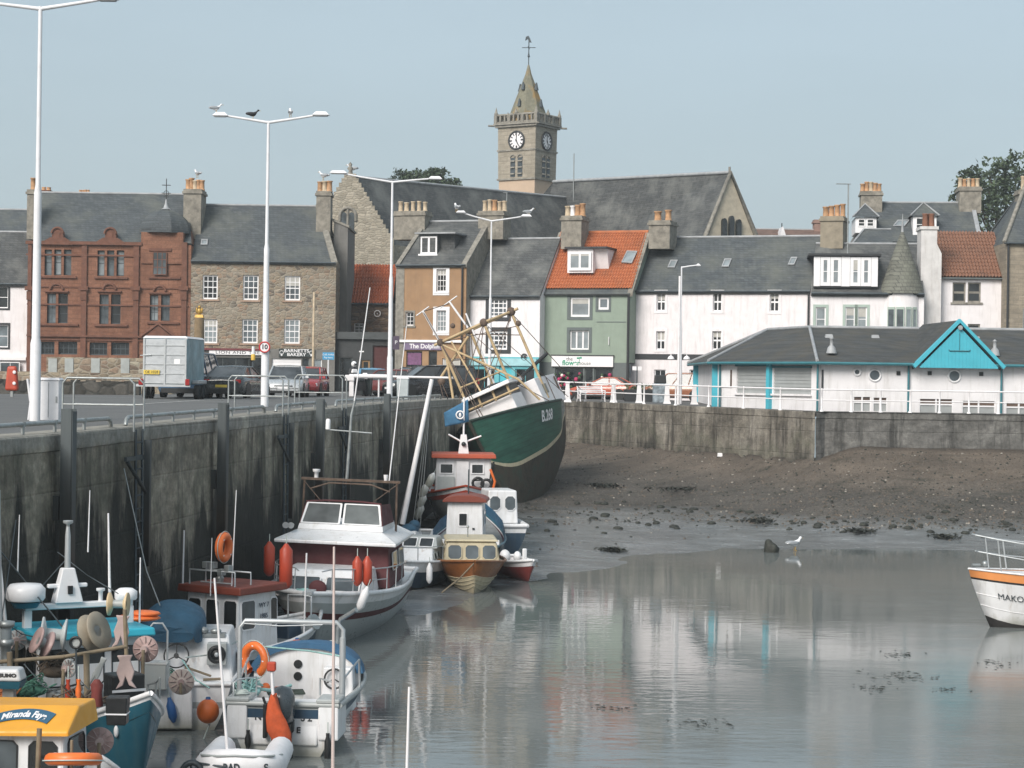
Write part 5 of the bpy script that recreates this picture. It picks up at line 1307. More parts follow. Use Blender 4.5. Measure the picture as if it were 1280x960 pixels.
# objects by the first lamp post
p = Q(59, 0, 47.3); r_ = thing('electrical_cabinet', 'pale grey electrical cabinet beside the nearest lamp post', 'cabinet', (p.x, p.y+.2, p.z))
MB().box(-.30, .24, 0, .45, 0, 1.0).build('cabinet_body', LAMPW, r_, .012); MB().tbox(-.33, .27, -.03, .48, 1.002, 1.06, .05, .05, .05, .05).build('cabinet_lid', WHITE, r_)
mb = MB(); mb.box(-.02, -.01, -.012, -.001, .08, .95); mb.box(.17, .2, -.03, -.001, .45, .6); mb.build('door_handle', GALV, r_)
p = Q(36, 0, 47.8); mb = MB(); mb.tube([(0, 0, 0), (.05, 0, .5), (-.04, 0, 1.02)], .03, 5); mb.tube([(.14, .1, 0), (.02, .05, .5), (-.04, 0, 1.02)], .03, 5)
tag(mb.build('stay_rod', LAMPW, None, loc=p), 'bent white pipe propped against the nearest lamp post', 'pipe')
p = Q(15, 0, 78); r_ = thing('lifebuoy_case', 'orange lifebuoy housing on the low wall at the far left', 'lifebuoy housing', (p.x, p.y, p.z+.25))
MB().tbox(-.27, .27, -.16, .16, .0, 1., .08, .08, .04, .04).build('case_body', REDP, r_, .1, 3); mb = MB(); mb.ell((.13, -.17, .75), (.07, .02, .07)); mb.ell((.13, -.18, .3), (.07, .02, .07)); mb.build('case_badge', WHITEP, r_); MB().box(-.05, .05, -.05, .05, -.25, .02).build('post', GALV, r_)
# low dark wall and pale rubble wall behind the road
a, c = Q(-60, 0, 88), Q(174, 0, 90.5)
zt = W(100, 476, 88).z
mb = MB(); n_ = 24
for k in range(n_):
    A, B_ = a.lerp(c, k/n_), a.lerp(c, (k+1)/n_); j = random.uniform(-.05, .05)
    mb.add([(A.x, A.y, A.z-.3), (B_.x, B_.y, B_.z-.3), (B_.x, B_.y, zt+j), (A.x, A.y, zt+j), (A.x, A.y+.5, A.z-.3), (B_.x, B_.y+.5, B_.z-.3), (B_.x, B_.y+.5, zt+j), (A.x, A.y+.5, zt+j)], [(0, 1, 2, 3), (3, 2, 6, 7), (7, 6, 5, 4), (0, 3, 7, 4), (1, 5, 6, 2)])
tag(mb.build('boundary_wall', rubble('dark_boundary_stone', [(.055, .053, .05), (.10, .095, .085), (.14, .13, .115), (.075, .07, .062)], (.05, .05, .046), 1.2, 1.6)), 'low dark stone wall behind the road at the left', 'wall')
a, c = Q(-60, 0, 103), Q(58, 0, 103); zA = W(20, 464, 103).z; zB = W(120, 447, 103).z; zC = W(120, 466, 98).z
d_ = Q(240, 0, 103)
r_ = thing('rubble_wall', 'pale rubble boundary wall with bricked up grey openings below the sandstone building', 'wall', (0, 0, 0))
mb = MB(); mb.box(a.x, c.x, 103, 103.5, 5, zA); mb.box(c.x+.01, d_.x, 102.9, 103.5, 5, zB); mb.build('wall', RUB_W, r_)
MB().tbox(a.x, d_.x, 97, 98.2, 5, zC, 0, 0, .1, .1).build('plinth_wall', RUB_W, r_)
for px in (66, 86.5, 119.5, 156.5):
    q0, q1 = W(px-5.5, 465, 102.9), W(px+5.5, 448, 102.9); MB().box(q0.x, q1.x, 102.86, 102.898, q0.z-.4, q1.z).build('blocked_opening', paint('pale_blocking', (.34, .36, .35), .8, .15), r_)
# carved gilded figure on a weathered pillar
p = Q(248, 0, 120); r_ = thing('carved_pillar', 'tall weathered timber pillar topped by a gilded figure', 'pillar', p); zt = W(248, 397, 120).z-p.z
MB().lathe([(.36, 0), (.34, zt*.5), (.30, zt)], 10).build('shaft', paint('weathered_oak', (.21, .15, .085), .85, .25, 2, dirt=.4, dcol=(.10, .08, .055), streak=True), r_)
mb = MB(); mb.tbox(-.28, .28, -.2, .2, zt, zt+.18, .05, .05, .05, .05); mb.ell((0, 0, zt+.38), (.16, .14, .24), 10, 8); mb.ell((0, -.02, zt+.66), (.10, .10, .11), 10, 8); mb.ell((-.17, -.02, zt+.44), (.06, .08, .2), 8, 6); mb.ell((.17, -.02, zt+.44), (.06, .08, .2), 8, 6)
mb.build('figure', paint('gilding', (.42, .26, .06), .45, .25, 4, .4), r_)
p = Q(316, 0, 112); zt = W(316, 433, 112).z-p.z
r_ = thing('beacon_marker', 'white and yellow topped marker post with dark planting behind the second lamp post', 'marker post', p)
MB().lathe([(.06, 0), (.06, zt-.9)], 8).build('post', DKSTEEL, r_); MB().lathe([(.13, zt-.8), (.13, zt-.5), (.09, zt-.45)], 10).build('collar', paint('yellow_band', (.6, .38, .05), .5), r_); MB().lathe([(.09, zt-.45), (.09, zt)], 10).build('cap', WHITEP, r_)
p = Q(391, 0, 121); zt = W(391, 366, 121).z-p.z
tag(MB().lathe([(.09, 0), (.07, zt), (0, zt+.1)], 8).build('flagpole', POTB, None, loc=p), 'bare buff coloured flagpole in front of the bakery', 'flagpole')
p = Q(410, 0, 116); z0, z1 = W(410, 449.5, 116).z-p.z, W(410, 440.5, 116).z-p.z
r_ = thing('blue_sign', 'blue rectangular parking sign on a thin post beside the bakery', 'road sign', p)
mb = MB(); mb.tube([(0, 0, 0), (0, 0, z0)], .05, 6); mb.build('post', LAMPW, r_); hw_ = 7.2*116/F; MB().box(-hw_, hw_, -.06, -.02, z0, z1).build('sign_plate', paint('sign_blue', (.05, .28, .50), .4), r_)
for k in range(2): text('lettering', ('CAR PARK', 'Pay here')[k], .15, r_, (0, -.064, lerp(z0, z1, .68-.4*k)), mat=WHITEP)
p = Q(510, 0, 84); r_ = thing('grey_bin', 'pale grey litter bin at the foot of the third lamp post', 'bin', Q(503.5, 0, 88.3)); MB().tbox(-.25, .25, -.22, .22, 0, .95, -.02, -.02, -.02, -.02).build('bin_body', paint('pale_bin', (.42, .46, .47), .5), r_, .02); MB().tbox(-.29, .29, -.26, .26, .953, 1.03, .05, .05, .05, .05).build('bin_lid', LAMPW, r_)
r_ = thing('wheeled_bin', 'dark green wheeled bin next to the motorbike', 'bin', Q(458, 0, 101)); MB().tbox(-.27, .27, -.3, .3, .08, .95, -.04, -.04, -.05, -.05).build('bin_body', paint('dark_bin', (.03, .042, .042), .5), r_, .02); MB().tbox(-.33, .33, -.38, .36, .953, 1.05, .03, .03, .12, .03).build('bin_lid', BLACK, r_)
for s in (-.2, .2): MB().lathe([(.1, -.03), (.1, .03)], 10, M=Matrix.Translation((s, .27, .1)) @ Matrix.Rotation(R(90), 4, 'Y')).build('wheel', RUBBER, r_)
# white height barrier across the slipway
za = W(470, 470.5, 97).z; pa, pb = Q(442, 0, 97), Q(556, 0, 97)
pa2 = W(455, 470.5, 97)
r_ = thing('swing_barrier', 'long white horizontal barrier pole on a stubby white post', 'barrier', (pa2.x, 97, pa.z)); zz = za-pa.z
mb = MB(); L_ = W(566, 474, 97).x-pa2.x; mb.tube([(-.5, 0, zz), (1.2, 0, zz)], .11, 8); mb.tube([(1.2, 0, zz), (L_, 0, zz-.02)], .06, 8); mb.build('pole', WHITE, r_)
MB().tube([(.75, .1, 0), (.75, .1, zz)], .05, 6).build('post', LAMPW, r_)
r_ = thing('ticket_post', 'stout white post with a box head beside the motorcyclist', 'bollard', Q(439.5, 0, 98.5)); MB().tbox(-.12, .12, -.1, .1, 0, 1.15).build('post', WHITE, r_, .02); MB().box(-.33, .14, -.16, .16, .80, 1.1).build('head', WHITE, r_, .02)
# sign on third lamp
r_ = thing('banner_sign', 'small purple sign fixed to the third lamp post', 'sign', (p3.x+.22, p3.y, W(494, 420, 88).z)); z1 = W(494, 421, 88).z-W(494, 438, 88).z
MB().box(-.1, .2, -.03, .03, -z1, 0).build('sign_plate', paint('dark_plum', (.07, .05, .08), .5), r_); text('lettering', 'P', .24, r_, (.05, -.034, -.3), mat=WHITEP)

# ---------------------------------------------------------------- vehicles
CG = glassmat('car_glass', (.05, .055, .06), .04)
def loft(mb, rings, m=0, sm=True, caps=True):
    k = len(rings[0]); vs = [p for r_ in rings for p in r_]; fs = []
    for i in range(len(rings)-1):
        for j in range(k): fs.append((i*k+j, i*k+(j+1) % k, (i+1)*k+(j+1) % k, (i+1)*k+j))
    mb.add(vs, fs, m, sm)
    if caps: mb.add(rings[0], [tuple(reversed(range(k)))], m, False); mb.add(rings[-1], [tuple(range(k))], m, False)
def wheelset(root, W_, ys, r_, alloy=True):
    tw_ = .2
    for y in ys:
        for s in (-1, 1):
            M_ = Matrix.Translation((s*(W_/2-.09), y, r_)) @ Matrix.Rotation(R(90*s), 4, 'Y')
            t = MB().lathe([(r_*.62, -.1), (r_*.95, -.1), (r_, -.07), (r_, .07), (r_*.95, .1), (r_*.62, .1)], 20, M=M_, caps=False).build('wheel', RUBBER, root)
            mb = MB(); mb.lathe([(0, .04), (r_*.2, .05), (r_*.22, .02), (r_*.5, .03), (r_*.64, .085), (r_*.64, -.09)], 20, M=M_, caps=False)
            for k in range(5): mb.box(-r_*.07, r_*.07, r_*.15, r_*.62, .05, .075, 0, M_ @ Matrix.Rotation(2*math.pi*k/5, 4, 'Z'))
            mb.build('rim', STEEL if alloy else DKSTEEL, t)
def car(name, label, cat, body, px, Y, head, L_, W_, H_, kind='estate', off=(0, 0), plate='', platec=None, group='cars parked on the quay and promenade', two=None):
    p = Q(px, 0, Y); p.x += off[0]; p.y += off[1]; p.z = gz(p.x, p.y)
    r_ = thing(name, label, cat, p, R(head), group)
    K = {'estate': dict(belt=.60, hood=.56, nose=.46, tail=.60, ws=(.20, .02), rs=(-.47, -.44), bl=.97),
         'hatch': dict(belt=.60, hood=.58, nose=.48, tail=.60, ws=(.24, .06), rs=(-.47, -.38), bl=.97),
         'coupe': dict(belt=.64, hood=.60, nose=.47, tail=.66, ws=(.20, -.02), rs=(-.42, -.22), bl=.95),
         'van': dict(belt=.52, hood=.50, nose=.40, tail=.52, ws=(.37, .22), rs=(-.49, -.475), bl=.98),
         'mpv': dict(belt=.58, hood=.56, nose=.46, tail=.58, ws=(.30, .10), rs=(-.485, -.44), bl=.97)}[kind]
    hb = H_*K['belt']; st = []
    for (t, zt, wf, zb) in ((-.5, K['tail']*.80, .86, .30), (-.485, K['tail']*.97, .94, .24), (-.40, K['tail'], 1., .20), (-.2, K['belt'], 1.0, .18), (.05, K['belt']*.985, 1.0, .18),
                            (K['ws'][0], K['hood']*1.0, 1., .18), (.36, K['hood']*.94, .985, .20), (.46, K['nose'], .93, .23), (.49, K['nose']*.9, .88, .27), (.5, K['nose']*.66, .82, .32)):
        y = t*L_; z1 = zt*H_; w_ = W_/2*wf; zm = lerp(zb, z1, .55)
        st.append([(-w_*.93, y, zb), (-w_*.99, y, zb+.12), (-w_, y, zm), (-w_*.97, y, z1-.07), (-w_*.88, y, z1), (0, y, z1+.035), (w_*.88, y, z1), (w_*.97, y, z1-.07), (w_, y, zm), (w_*.99, y, zb+.12), (w_*.93, y, zb)])
    mb = MB(); loft(mb, st, 0); wr = .31 if kind != 'van' else .34
    ys = (-L_*.30, L_*.305)
    for y in ys:
        for s in (-1, 1): mb.lathe([(wr+.07, 0), (wr+.07, .03)], 20, 1, Matrix.Translation((s*(W_/2-.015), y, wr+.01)) @ Matrix.Rotation(R(90*s), 4, 'Y'))
    for s in (-1, 1): mb.box(s*W_/2*.995-.012, s*W_/2*.995+.012, -L_*.2, L_*.2, .20, .30, 1)
    mb.box(-W_*.40, W_*.40, -L_*.502, -L_*.47, .22, .42, 1); mb.box(-W_*.36, W_*.36, L_*.47, L_*.497, .22, .36, 1)
    mb.build('body', [body, BLACK], r_)
    a0, a1 = K['ws'][0]*L_, K['ws'][1]*L_; b0, b1 = K['rs'][0]*L_, K['rs'][1]*L_
    wl, wt = W_/2*.90, W_/2*.74; z0, z1 = hb-.03, H_-.06
    lo = [Vector((-wl, b0, z0)), Vector((wl, b0, z0)), Vector((wl, a0, z0)), Vector((-wl, a0, z0))]
    up = [Vector((-wt, b1, z1)), Vector((wt, b1, z1)), Vector((wt, a1, z1)), Vector((-wt, a1, z1))]
    mb = MB(); mb.add(lo+up, [(0, 1, 5, 4), (1, 2, 6, 5), (2, 3, 7, 6), (3, 0, 4, 7)]); mb.build('window_glass', CG, r_)
    mb = MB(); ru = []
    for (y, z, w_) in ((b1-.02, H_-.07, wt), (lerp(b1, a1, .12), H_-.01, wt+.01), (lerp(b1, a1, .6), H_, wt+.01), (a1+.03, H_-.06, wt)):
        ru.append([(-w_-.02, y, z-.05), (-w_*.8, y, z), (0, y, z+.02), (w_*.8, y, z), (w_+.02, y, z-.05)])
    loft(mb, ru)
    for i in range(4): mb.tube([lo[i], up[i]], .045, 5)
    for s, (i, j) in ((-1, (0, 3)), (1, (1, 2))):
        for t in ((.36, .66) if kind != 'coupe' else (.45,)): 
            q0, q1 = lo[i].lerp(lo[j], t), up[i].lerp(up[j], t); mb.tube([q0, q1], .035, 4)
        mb.tube([up[i], up[j]], .04, 5)
    if two is None: mb.build('roof', body, r_)
    else: mb.build('roof', two, r_)
    wheelset(r_, W_, ys, wr)
    RED = paint('tail_light', (.28, .012, .012), .25, .1); LMP = paint('headlamp', (.55, .57, .58), .12, .1)
    for s in (-1, 1):
        MB().tbox(s*W_*.36-.16, s*W_*.36+.16, L_*.455, L_*.492, H_*K['nose']*.70, H_*K['nose']*.93, .02, .02, 0, .03).build('headlight', LMP, r_, .02)
        if kind in ('estate', 'van', 'mpv'): MB().box(s*W_*.43-.08, s*W_*.43+.08, -L_*.5, -L_*.46, hb*.72, hb*1.05).build('tail_light', RED, r_, .02)
        else: MB().box(s*W_*.37-.17, s*W_*.37+.17, -L_*.499, -L_*.46, hb*.72, hb*.9).build('tail_light', RED, r_, .02)
        MB().tbox(s*(W_/2+.08)-.09, s*(W_/2+.08)+.09, a0-.22, a0-.08, z0+.02, z0+.18, .02, .02, .02, .02).build('mirror', body, r_, .02)
    MB().box(-W_*.24, W_*.24, L_*.488, L_*.499, H_*K['nose']*.52, H_*K['nose']*.8).build('grille', BLACK, r_)
    pm = platec or WHITEP
    pl_ = MB().box(-.26, .26, L_*.4985, L_*.504, .40, .51).build('number_plate', WHITEP, r_); pr_ = MB().box(-.26, .26, -L_*.508, -L_*.499, .48, .59).build('number_plate', paint('yellow_plate', (.62, .45, .06), .5), r_)
    return r_
SILV = paint('silver_car', (.55, .56, .57), .3, .05, 3, .5, coat=.5); REDC = paint('red_car', (.34, .03, .032), .3, .08, 3, coat=.6); BLKC = paint('black_car', (.018, .019, .022), .22, .1, 3, coat=.7)
NAVC = paint('blue_van', (.035, .09, .17), .3, .08, 3, coat=.6); DGRC = paint('dark_grey_car', (.03, .034, .036), .25, .1, 3, coat=.7); BLUC = paint('pale_blue_car', (.09, .26, .42), .3, .08, 3, coat=.6)
ORGC = paint('copper_car', (.28, .105, .05), .3, .08, 3, coat=.6); MARC = paint('dark_red_car', (.12, .022, .02), .3, .08, 3, coat=.6); ORRC = paint('orange_red_car', (.40, .075, .035), .3, .08, 3, coat=.6)
car('blue_van', 'dark blue panel van standing just ahead of the trailer', 'van', NAVC, 240, 84.5, -4, 4.9, 1.92, 1.98, 'van')
car('parked_car', 'dark grey coupe with red tail lights next to the blue van', 'car', DGRC, 297, 84.5, -9, 4.7, 1.85, 1.42, 'coupe')
car('parked_car', 'silver estate car facing the camera beside the second lamp post', 'car', SILV, 359, 92.5, 182, 4.7, 1.85, 1.52, 'estate')
car('parked_car', 'small red hatchback half hidden behind the silver estate', 'car', REDC, 385, 97.5, 177, 3.9, 1.7, 1.5, 'hatch')
car('parked_car', 'pale blue hatchback behind the motorbike and wheeled bin', 'car', BLUC, 463, 106, 8, 3.9, 1.7, 1.5, 'hatch')
car('parked_car', 'dark red car behind the third lamp post', 'car', MARC, 486, 104, 60, 4.2, 1.75, 1.45, 'hatch')
car('parked_car', 'black estate car broadside beyond the white barrier', 'car', BLKC, 538, 100, 112, 4.8, 1.9, 1.68, 'mpv')
car('parked_car', 'grey car mostly hidden behind the black estate', 'car', DGRC, 518, 106, 118, 4.5, 1.8, 1.62, 'mpv')
car('parked_car', 'orange red hatchback in front of the flower shop', 'car', ORRC, 755, 124, 68, 4.4, 1.8, 1.45, 'coupe')
car('parked_car', 'copper coloured people carrier outside the white terrace', 'car', ORGC, 846, 121, 74, 4.4, 1.85, 1.78, 'mpv')
# box trailer
p = Q(206, 0, 77.5); r_ = thing('box_trailer', 'tall silver box trailer with panelled rear doors and yellow number plate', 'trailer', p, R(-3))
ALU = paint('trailer_aluminium', (.47, .49, .51), .4, .08, 2.5, .45, dirt=.25, dcol=(.30, .31, .31)); ALUB = paint('weathered_blue_side', (.22, .33, .37), .5, .3, 1.5, dirt=.6, dcol=(.10, .20, .25), streak=True)
hw_, z0, z1 = .90, .60, 2.52
MB().box(-hw_, hw_, -.0, 3.2, z0, z1-.06).build('body', [ALUB], r_, .02)
MB().tbox(-hw_-.02, hw_+.02, -.03, 3.25, z1-.058, z1+.03, .1, .1, .08, .08).build('roof', WHITE, r_)
d_ = MB().box(-hw_+.04, hw_-.04, -.05, -.003, z0+.03, z1-.1).build('rear_door', ALU, r_)
mb = MB()
for x in (-hw_+.05, -.0, hw_-.05): mb.box(x-.035, x+.035, -.09, -.052, z0, z1-.08)
for k in range(5): zz = lerp(z0+.05, z1-.35, k/4); mb.box(-hw_+.09, -.04, -.08, -.052, zz-.02, zz+.02); mb.box(.04, hw_-.09, -.08, -.052, zz-.02, zz+.02)
mb.tube([(-hw_-.1, -.1, 1.75), (-hw_+.35, -.1, 1.78)], .02, 5); mb.build('door_frame', STEEL, d_)
q = MB().box(-.85, -.2, -.12, -.093, 1.0, 1.17).build('number_plate', paint('yellow_plate', (.62, .45, .06), .5), r_); text('numeral', 'OE 1028', .15, q, (-.52, -.123, 1.085), mat=BLKP)
MB().box(.38, .62, -.06, -.053, 1.42, 1.62).build('sticker', WHITEP, d_)
mb = MB(); mb.box(-hw_-.25, hw_+.15, -.12, .0, .5, .6); mb.build('rear_beam', ALU, r_)
for s in (-1, 1): MB().box(s*(hw_+.05)-.09, s*(hw_+.05)+.09, -.16, -.122, .56, .82).build('tail_light', paint('tail_light', (.28, .012, .012), .25), r_, .02)
MB().box(hw_+.004, hw_+.3, .9, 2.4, .62, .78).build('mudguard', ALU, r_, .03)
wheelset(r_, 2.3, (1.2, 2.05), .29, False)
# motorbike and rider by the barrier
p = Q(449, 0, 100); r_ = thing('motorbike', 'black touring motorbike parked beside the white barrier', 'motorbike', p, R(-25))
for y in (-.7, .75): MB().torus((0, y, .31), .25, .07, 'x', 18, 8).build('wheel', RUBBER, r_)
mb = MB(); mb.tbox(-.17, .17, -.45, .5, .3, .75, .03, .03, .1, .1); mb.tube([(0, .75, .31), (0, .5, .95), (-.05, .42, 1.02)], .05, 6); mb.tube([(-.38, .35, 1.03), (.38, .35, 1.03)], .025, 6); mb.ell((0, .15, .82), (.19, .32, .16), 10, 6); mb.ell((0, -.42, .82), (.17, .4, .09), 10, 6); mb.box(-.24, .24, -.98, -.62, .75, 1.08); mb.build('body', BLACK, r_, .02)
MB().tbox(-.18, .18, .48, .62, .9, 1.22, .05, .05, .1, 0).build('fairing', WHITEP, r_, .03)
# rider standing astride
def figure(name, label, loc, rotz, joints, mats_):
    me = bpy.data.meshes.new('person'); J = joints; keys = list(J); ed = []
    for k, (pt, rad, par) in J.items():
        if par: ed.append((keys.index(par), keys.index(k)))
    me.from_pydata([J[k][0] for k in keys], ed, []); o = bpy.data.objects.new(name, me); COL.objects.link(o)
    sk = o.modifiers.new('Skin', 'SKIN'); sk.use_smooth_shade = True
    for i, k in enumerate(keys):
        sv = me.skin_vertices[0].data[i]; sv.radius = (J[k][1], J[k][1]); sv.use_root = (i == 0)
    sd = o.modifiers.new('Sub', 'SUBSURF'); sd.levels = 1; sd.render_levels = 1
    dg = bpy.context.evaluated_depsgraph_get(); bpy.context.view_layer.update()
    m2 = bpy.data.meshes.new_from_object(o.evaluated_get(dg)); o.modifiers.clear(); o.data = m2
    m2.materials.clear(); m2.materials.append(mats_[0]); o.location = loc; o.rotation_euler = (0, 0, rotz)
    tag(o, label, 'person'); return o
LEATH = paint('black_leather', (.02, .021, .024), .5, .2)
p = Q(441.5, 0, 101.2)
J = {'pelvis': ((0, 0, .95), .15, None), 'waist': ((0, -.01, 1.12), .13, 'pelvis'), 'chest': ((0, -.02, 1.34), .165, 'waist'), 'neck': ((0, -.03, 1.52), .07, 'chest'), 'head': ((0, -.05, 1.62), .09, 'neck'), 'crown': ((0, -.05, 1.72), .08, 'head'),
     'ls': ((-.2, -.02, 1.42), .07, 'chest'), 'le': ((-.29, -.06, 1.15), .055, 'ls'), 'lw': ((-.22, -.26, 1.02), .04, 'le'), 'lh': ((-.16, -.33, 1.02), .04, 'lw'),
     'rs': ((.2, -.02, 1.42), .07, 'chest'), 're': ((.3, -.05, 1.16), .055, 'rs'), 'rw': ((.24, -.25, 1.05), .04, 're'), 'rh': ((.18, -.32, 1.06), .04, 'rw'),
     'lp': ((-.1, 0, .9), .11, 'pelvis'), 'lk': ((-.12, -.03, .5), .075, 'lp'), 'la': ((-.13, .0, .1), .05, 'lk'), 'lf': ((-.14, -.14, .05), .045, 'la'),
     'rp': ((.1, 0, .9), .11, 'pelvis'), 'rk': ((.13, -.02, .5), .075, 'rp'), 'ra': ((.14, .02, .1), .05, 'rk'), 'rf': ((.15, -.12, .05), .045, 'ra')}
rd = figure('person', 'motorcyclist in black leathers and white helmet standing by the barrier', p, R(35), J, [LEATH])
mb = MB(); mb.ell((0, -.05, 1.68), (.145, .165, .155), 16, 10); mb.build('helmet', WHITEP, rd); MB().tbox(-.11, .11, -.225, -.15, 1.62, 1.73, .02, .02, .02, 0).build('visor', GLASSD, rd, .02)
mb = MB(); mb.tbox(-.19, .19, -.2, .13, 1.2, 1.42, .04, .04, .02, .02); mb.build('jacket_panel', WHITEP, rd, .05, 2)

# ---------------------------------------------------------------- promenade railing (white tube, two rails)
A = Vector((CORNER.x+.6, CORNER.y-.6)); wl = [Vector((CORNER.x, CORNER.y)), Vector((FARR.x, FARR.y)), Vector((60, 96.6))]
def railrun(label, a, c, n_, inset=.3):
    d_ = (c-a).normalized(); nrm = Vector((-d_.y, d_.x))*inset; a, c = a+nrm, c+nrm; z0 = gz(a.x, a.y)
    r_ = thing('promenade_railing', label, 'railing', (a.x, a.y, 0), 0, 'white railings along the promenade')
    pts = [a.lerp(c, k/n_) for k in range(n_+1)]; L3 = lambda p, h: Vector((p.x-a.x, p.y-a.y, gz(p.x, p.y)+h))
    mb = MB(); mb.tube([L3(p, 1.12) for p in pts], .045, 6); mb.tube([L3(p, .58) for p in pts], .035, 6); mb.build('rail', WHITE, r_)
    for p in pts[:-1] if inset else pts:
        o_ = L3(p, 0); MB().lathe([(.11, 0), (.09, .06), (.05, .1), (.042, 1.1), (.06, 1.13), (0, 1.2)], 8, M=Matrix.Translation(o_)).build('post', WHITE, r_)
railrun('white tubular railing along the promenade edge left of the wall corner', wl[0].lerp(wl[1], .14), wl[1]+Vector((-.05, .05)), 8)
railrun('white tubular railing in front of the pavilion right of the wall corner', wl[1]+Vector((.4, .25)), Vector((27.5, 96.5)), 8)
# heavy white bollards, bench, bin behind the railing
bl = [(709.5, 112.5), (767, 111.5), (799, 111), (834, 110), (868, 109)]
proto = None
names = ['white concrete bollard nearest the trawler, left of the bench', 'white concrete bollard standing just right of the bench', 'white concrete bollard left of the dark litter bin', 'white concrete bollard below the copper people carrier', 'white concrete bollard beside the pavilion column']
for (px, Y), l_ in zip(bl, names):
    p = Q(px, 0, Y+2)
    if proto is None:
        proto = thing('bollard', l_, 'bollard', p, 0, 'white promenade bollards'); MB().tbox(-.18, .18, -.16, .16, 0, 1.05, .07, .07, .06, .06).build('post', WHITE, proto, .03, 2); MB().box(-.15, .15, -.13, .13, 1.053, 1.15).build('cap', WHITE, proto, .03, 2); MB().tbox(-.24, .24, -.21, .21, -.05, .12, .06, .06, .06, .06).build('foot', WHITE, proto)
    else: dup(proto, p, 0, l_)
p = Q(738, 0, 115); r_ = thing('bench', 'ornate white cast metal bench facing the harbour', 'bench', p, R(18), None)
mb = MB()
for k in range(4): mb.box(-.75, .75, -.42+.12*k, -.33+.12*k, .42, .46)
mb.build('seat', WHITE, r_); mb = MB()
for k in range(4): mb.box(-.75, .75, .06+.03*k, .09+.03*k, .52+.11*k, .6+.11*k)
mb.build('backrest', WHITE, r_)
for s in (-1, 1):
    mb = MB(); x = s*.78; mb.tube([(x, -.45, 0), (x, -.38, .25), (x, -.44, .44), (x, .0, .42), (x, .16, .95)], .04, 6); mb.tube([(x, .2, 0), (x, .05, .25), (x, .05, .42)], .04, 6); mb.torus((x, -.18, .3), .13, .025, 'x', 12, 5); mb.tube([(x, -.46, .44), (x, -.44, .66), (x, .08, .66)], .035, 6); mb.build('leg', WHITE, r_)
p = Q(825, 0, 114); r_ = thing('litter_bin', 'dark litter bin with posters between two white bollards', 'bin', p); MB().tbox(-.42, .42, -.35, .35, 0, 1.15).build('bin_body', paint('bin_front', (.22, .26, .29), .5, .5, 5), r_, .03); MB().tbox(-.36, .36, -.33, .33, 1.153, 1.65, .04, .04, .04, .04).build('bin_hood', BLACK, r_, .06, 2)
p = Q(799, 0, 117); r_ = thing('planter', 'dark planter box filled with low green plants', 'planter', p); MB().tbox(-.9, .9, -.35, .35, 0, .75, -.05, -.05, -.05, -.05).build('planter_box', BLKP, r_)
mb = MB()
for k in range(140): 
    c_ = Vector((random.uniform(-.85, .85), random.uniform(-.32, .32), .75+random.random()*.35)); q_ = Euler((random.random()*3, random.random()*3, 0)).to_matrix()
    mb.add([c_+q_ @ Vector(v_) for v_ in ((-.09, 0, 0), (0, -.04, 0), (.09, 0, 0), (0, .04, 0))], [(0, 1, 2, 3)])
LEAFM = paint('planter_leaves', (.05, .085, .035), .7, .4, 6); mb.build('foliage', LEAFM, r_)
p = Q(796, 0, 123); z0 = W(796, 458, 123).z-p.z; r_ = thing('finger_post', 'slim dark post with a small white sign by the white terrace', 'sign post', p); MB().tube([(0, 0, 0), (0, 0, z0)], .05, 6).build('post', DKSTEEL, r_); MB().box(-.3, .3, -.03, .03, z0-.25, z0).build('sign_plate', WHITEP, r_)
# two street lanterns on the fifth lamp post's neighbour
p = Q(848, 0, 109.5); r_ = thing('twin_lantern', 'white post with two small bell lanterns in front of the terrace', 'street lantern', p); zt = W(848, 345, 109.5).z-p.z
MB().lathe([(.09, 0), (.07, zt)], 8).build('post', WHITE, r_)
for s in (-.45, .45):
    z_ = W(848, 449, 109.5).z-p.z; MB().tube([(0, 0, z_+.3), (s, 0, z_+.35), (s, 0, z_+.2)], .03, 5).build('arm', WHITE, r_); MB().lathe([(.2, 0), (.16, .12), (.05, .2), (0, .24)], 10, M=Matrix.Translation((s, 0, z_))).build('lamp_shade', WHITE, r_)
# motorbikes outside the flower shop
for k, (px, Y, l_) in enumerate(((700, 120, 'dark motorbike with red bodywork parked outside the flower shop'), (688, 122, 'black motorbike leaning beside the red one at the flower shop'))):
    r2 = thing('motorbike', l_, 'motorbike', Q(px, 0, Y), R(60+20*k), None); 
    for y in (-.7, .72): MB().torus((0, y, .31), .25, .07, 'x', 18, 8).build('wheel', RUBBER, r2)
    mb = MB(); mb.tbox(-.14, .14, -.4, .45, .3, .7, .03, .03, .1, .1); mb.tube([(0, .72, .31), (0, .48, .95)], .05, 6); mb.tube([(-.38, .4, 1.05), (.38, .4, 1.05)], .025, 6); mb.ell((0, -.42, .78), (.15, .38, .08), 10, 6); mb.build('body', BLACK, r2)
    MB().ell((0, .15, .82), (.18, .32, .16), 10, 6).build('fuel_tank', REDC if k == 0 else BLKC, r2)
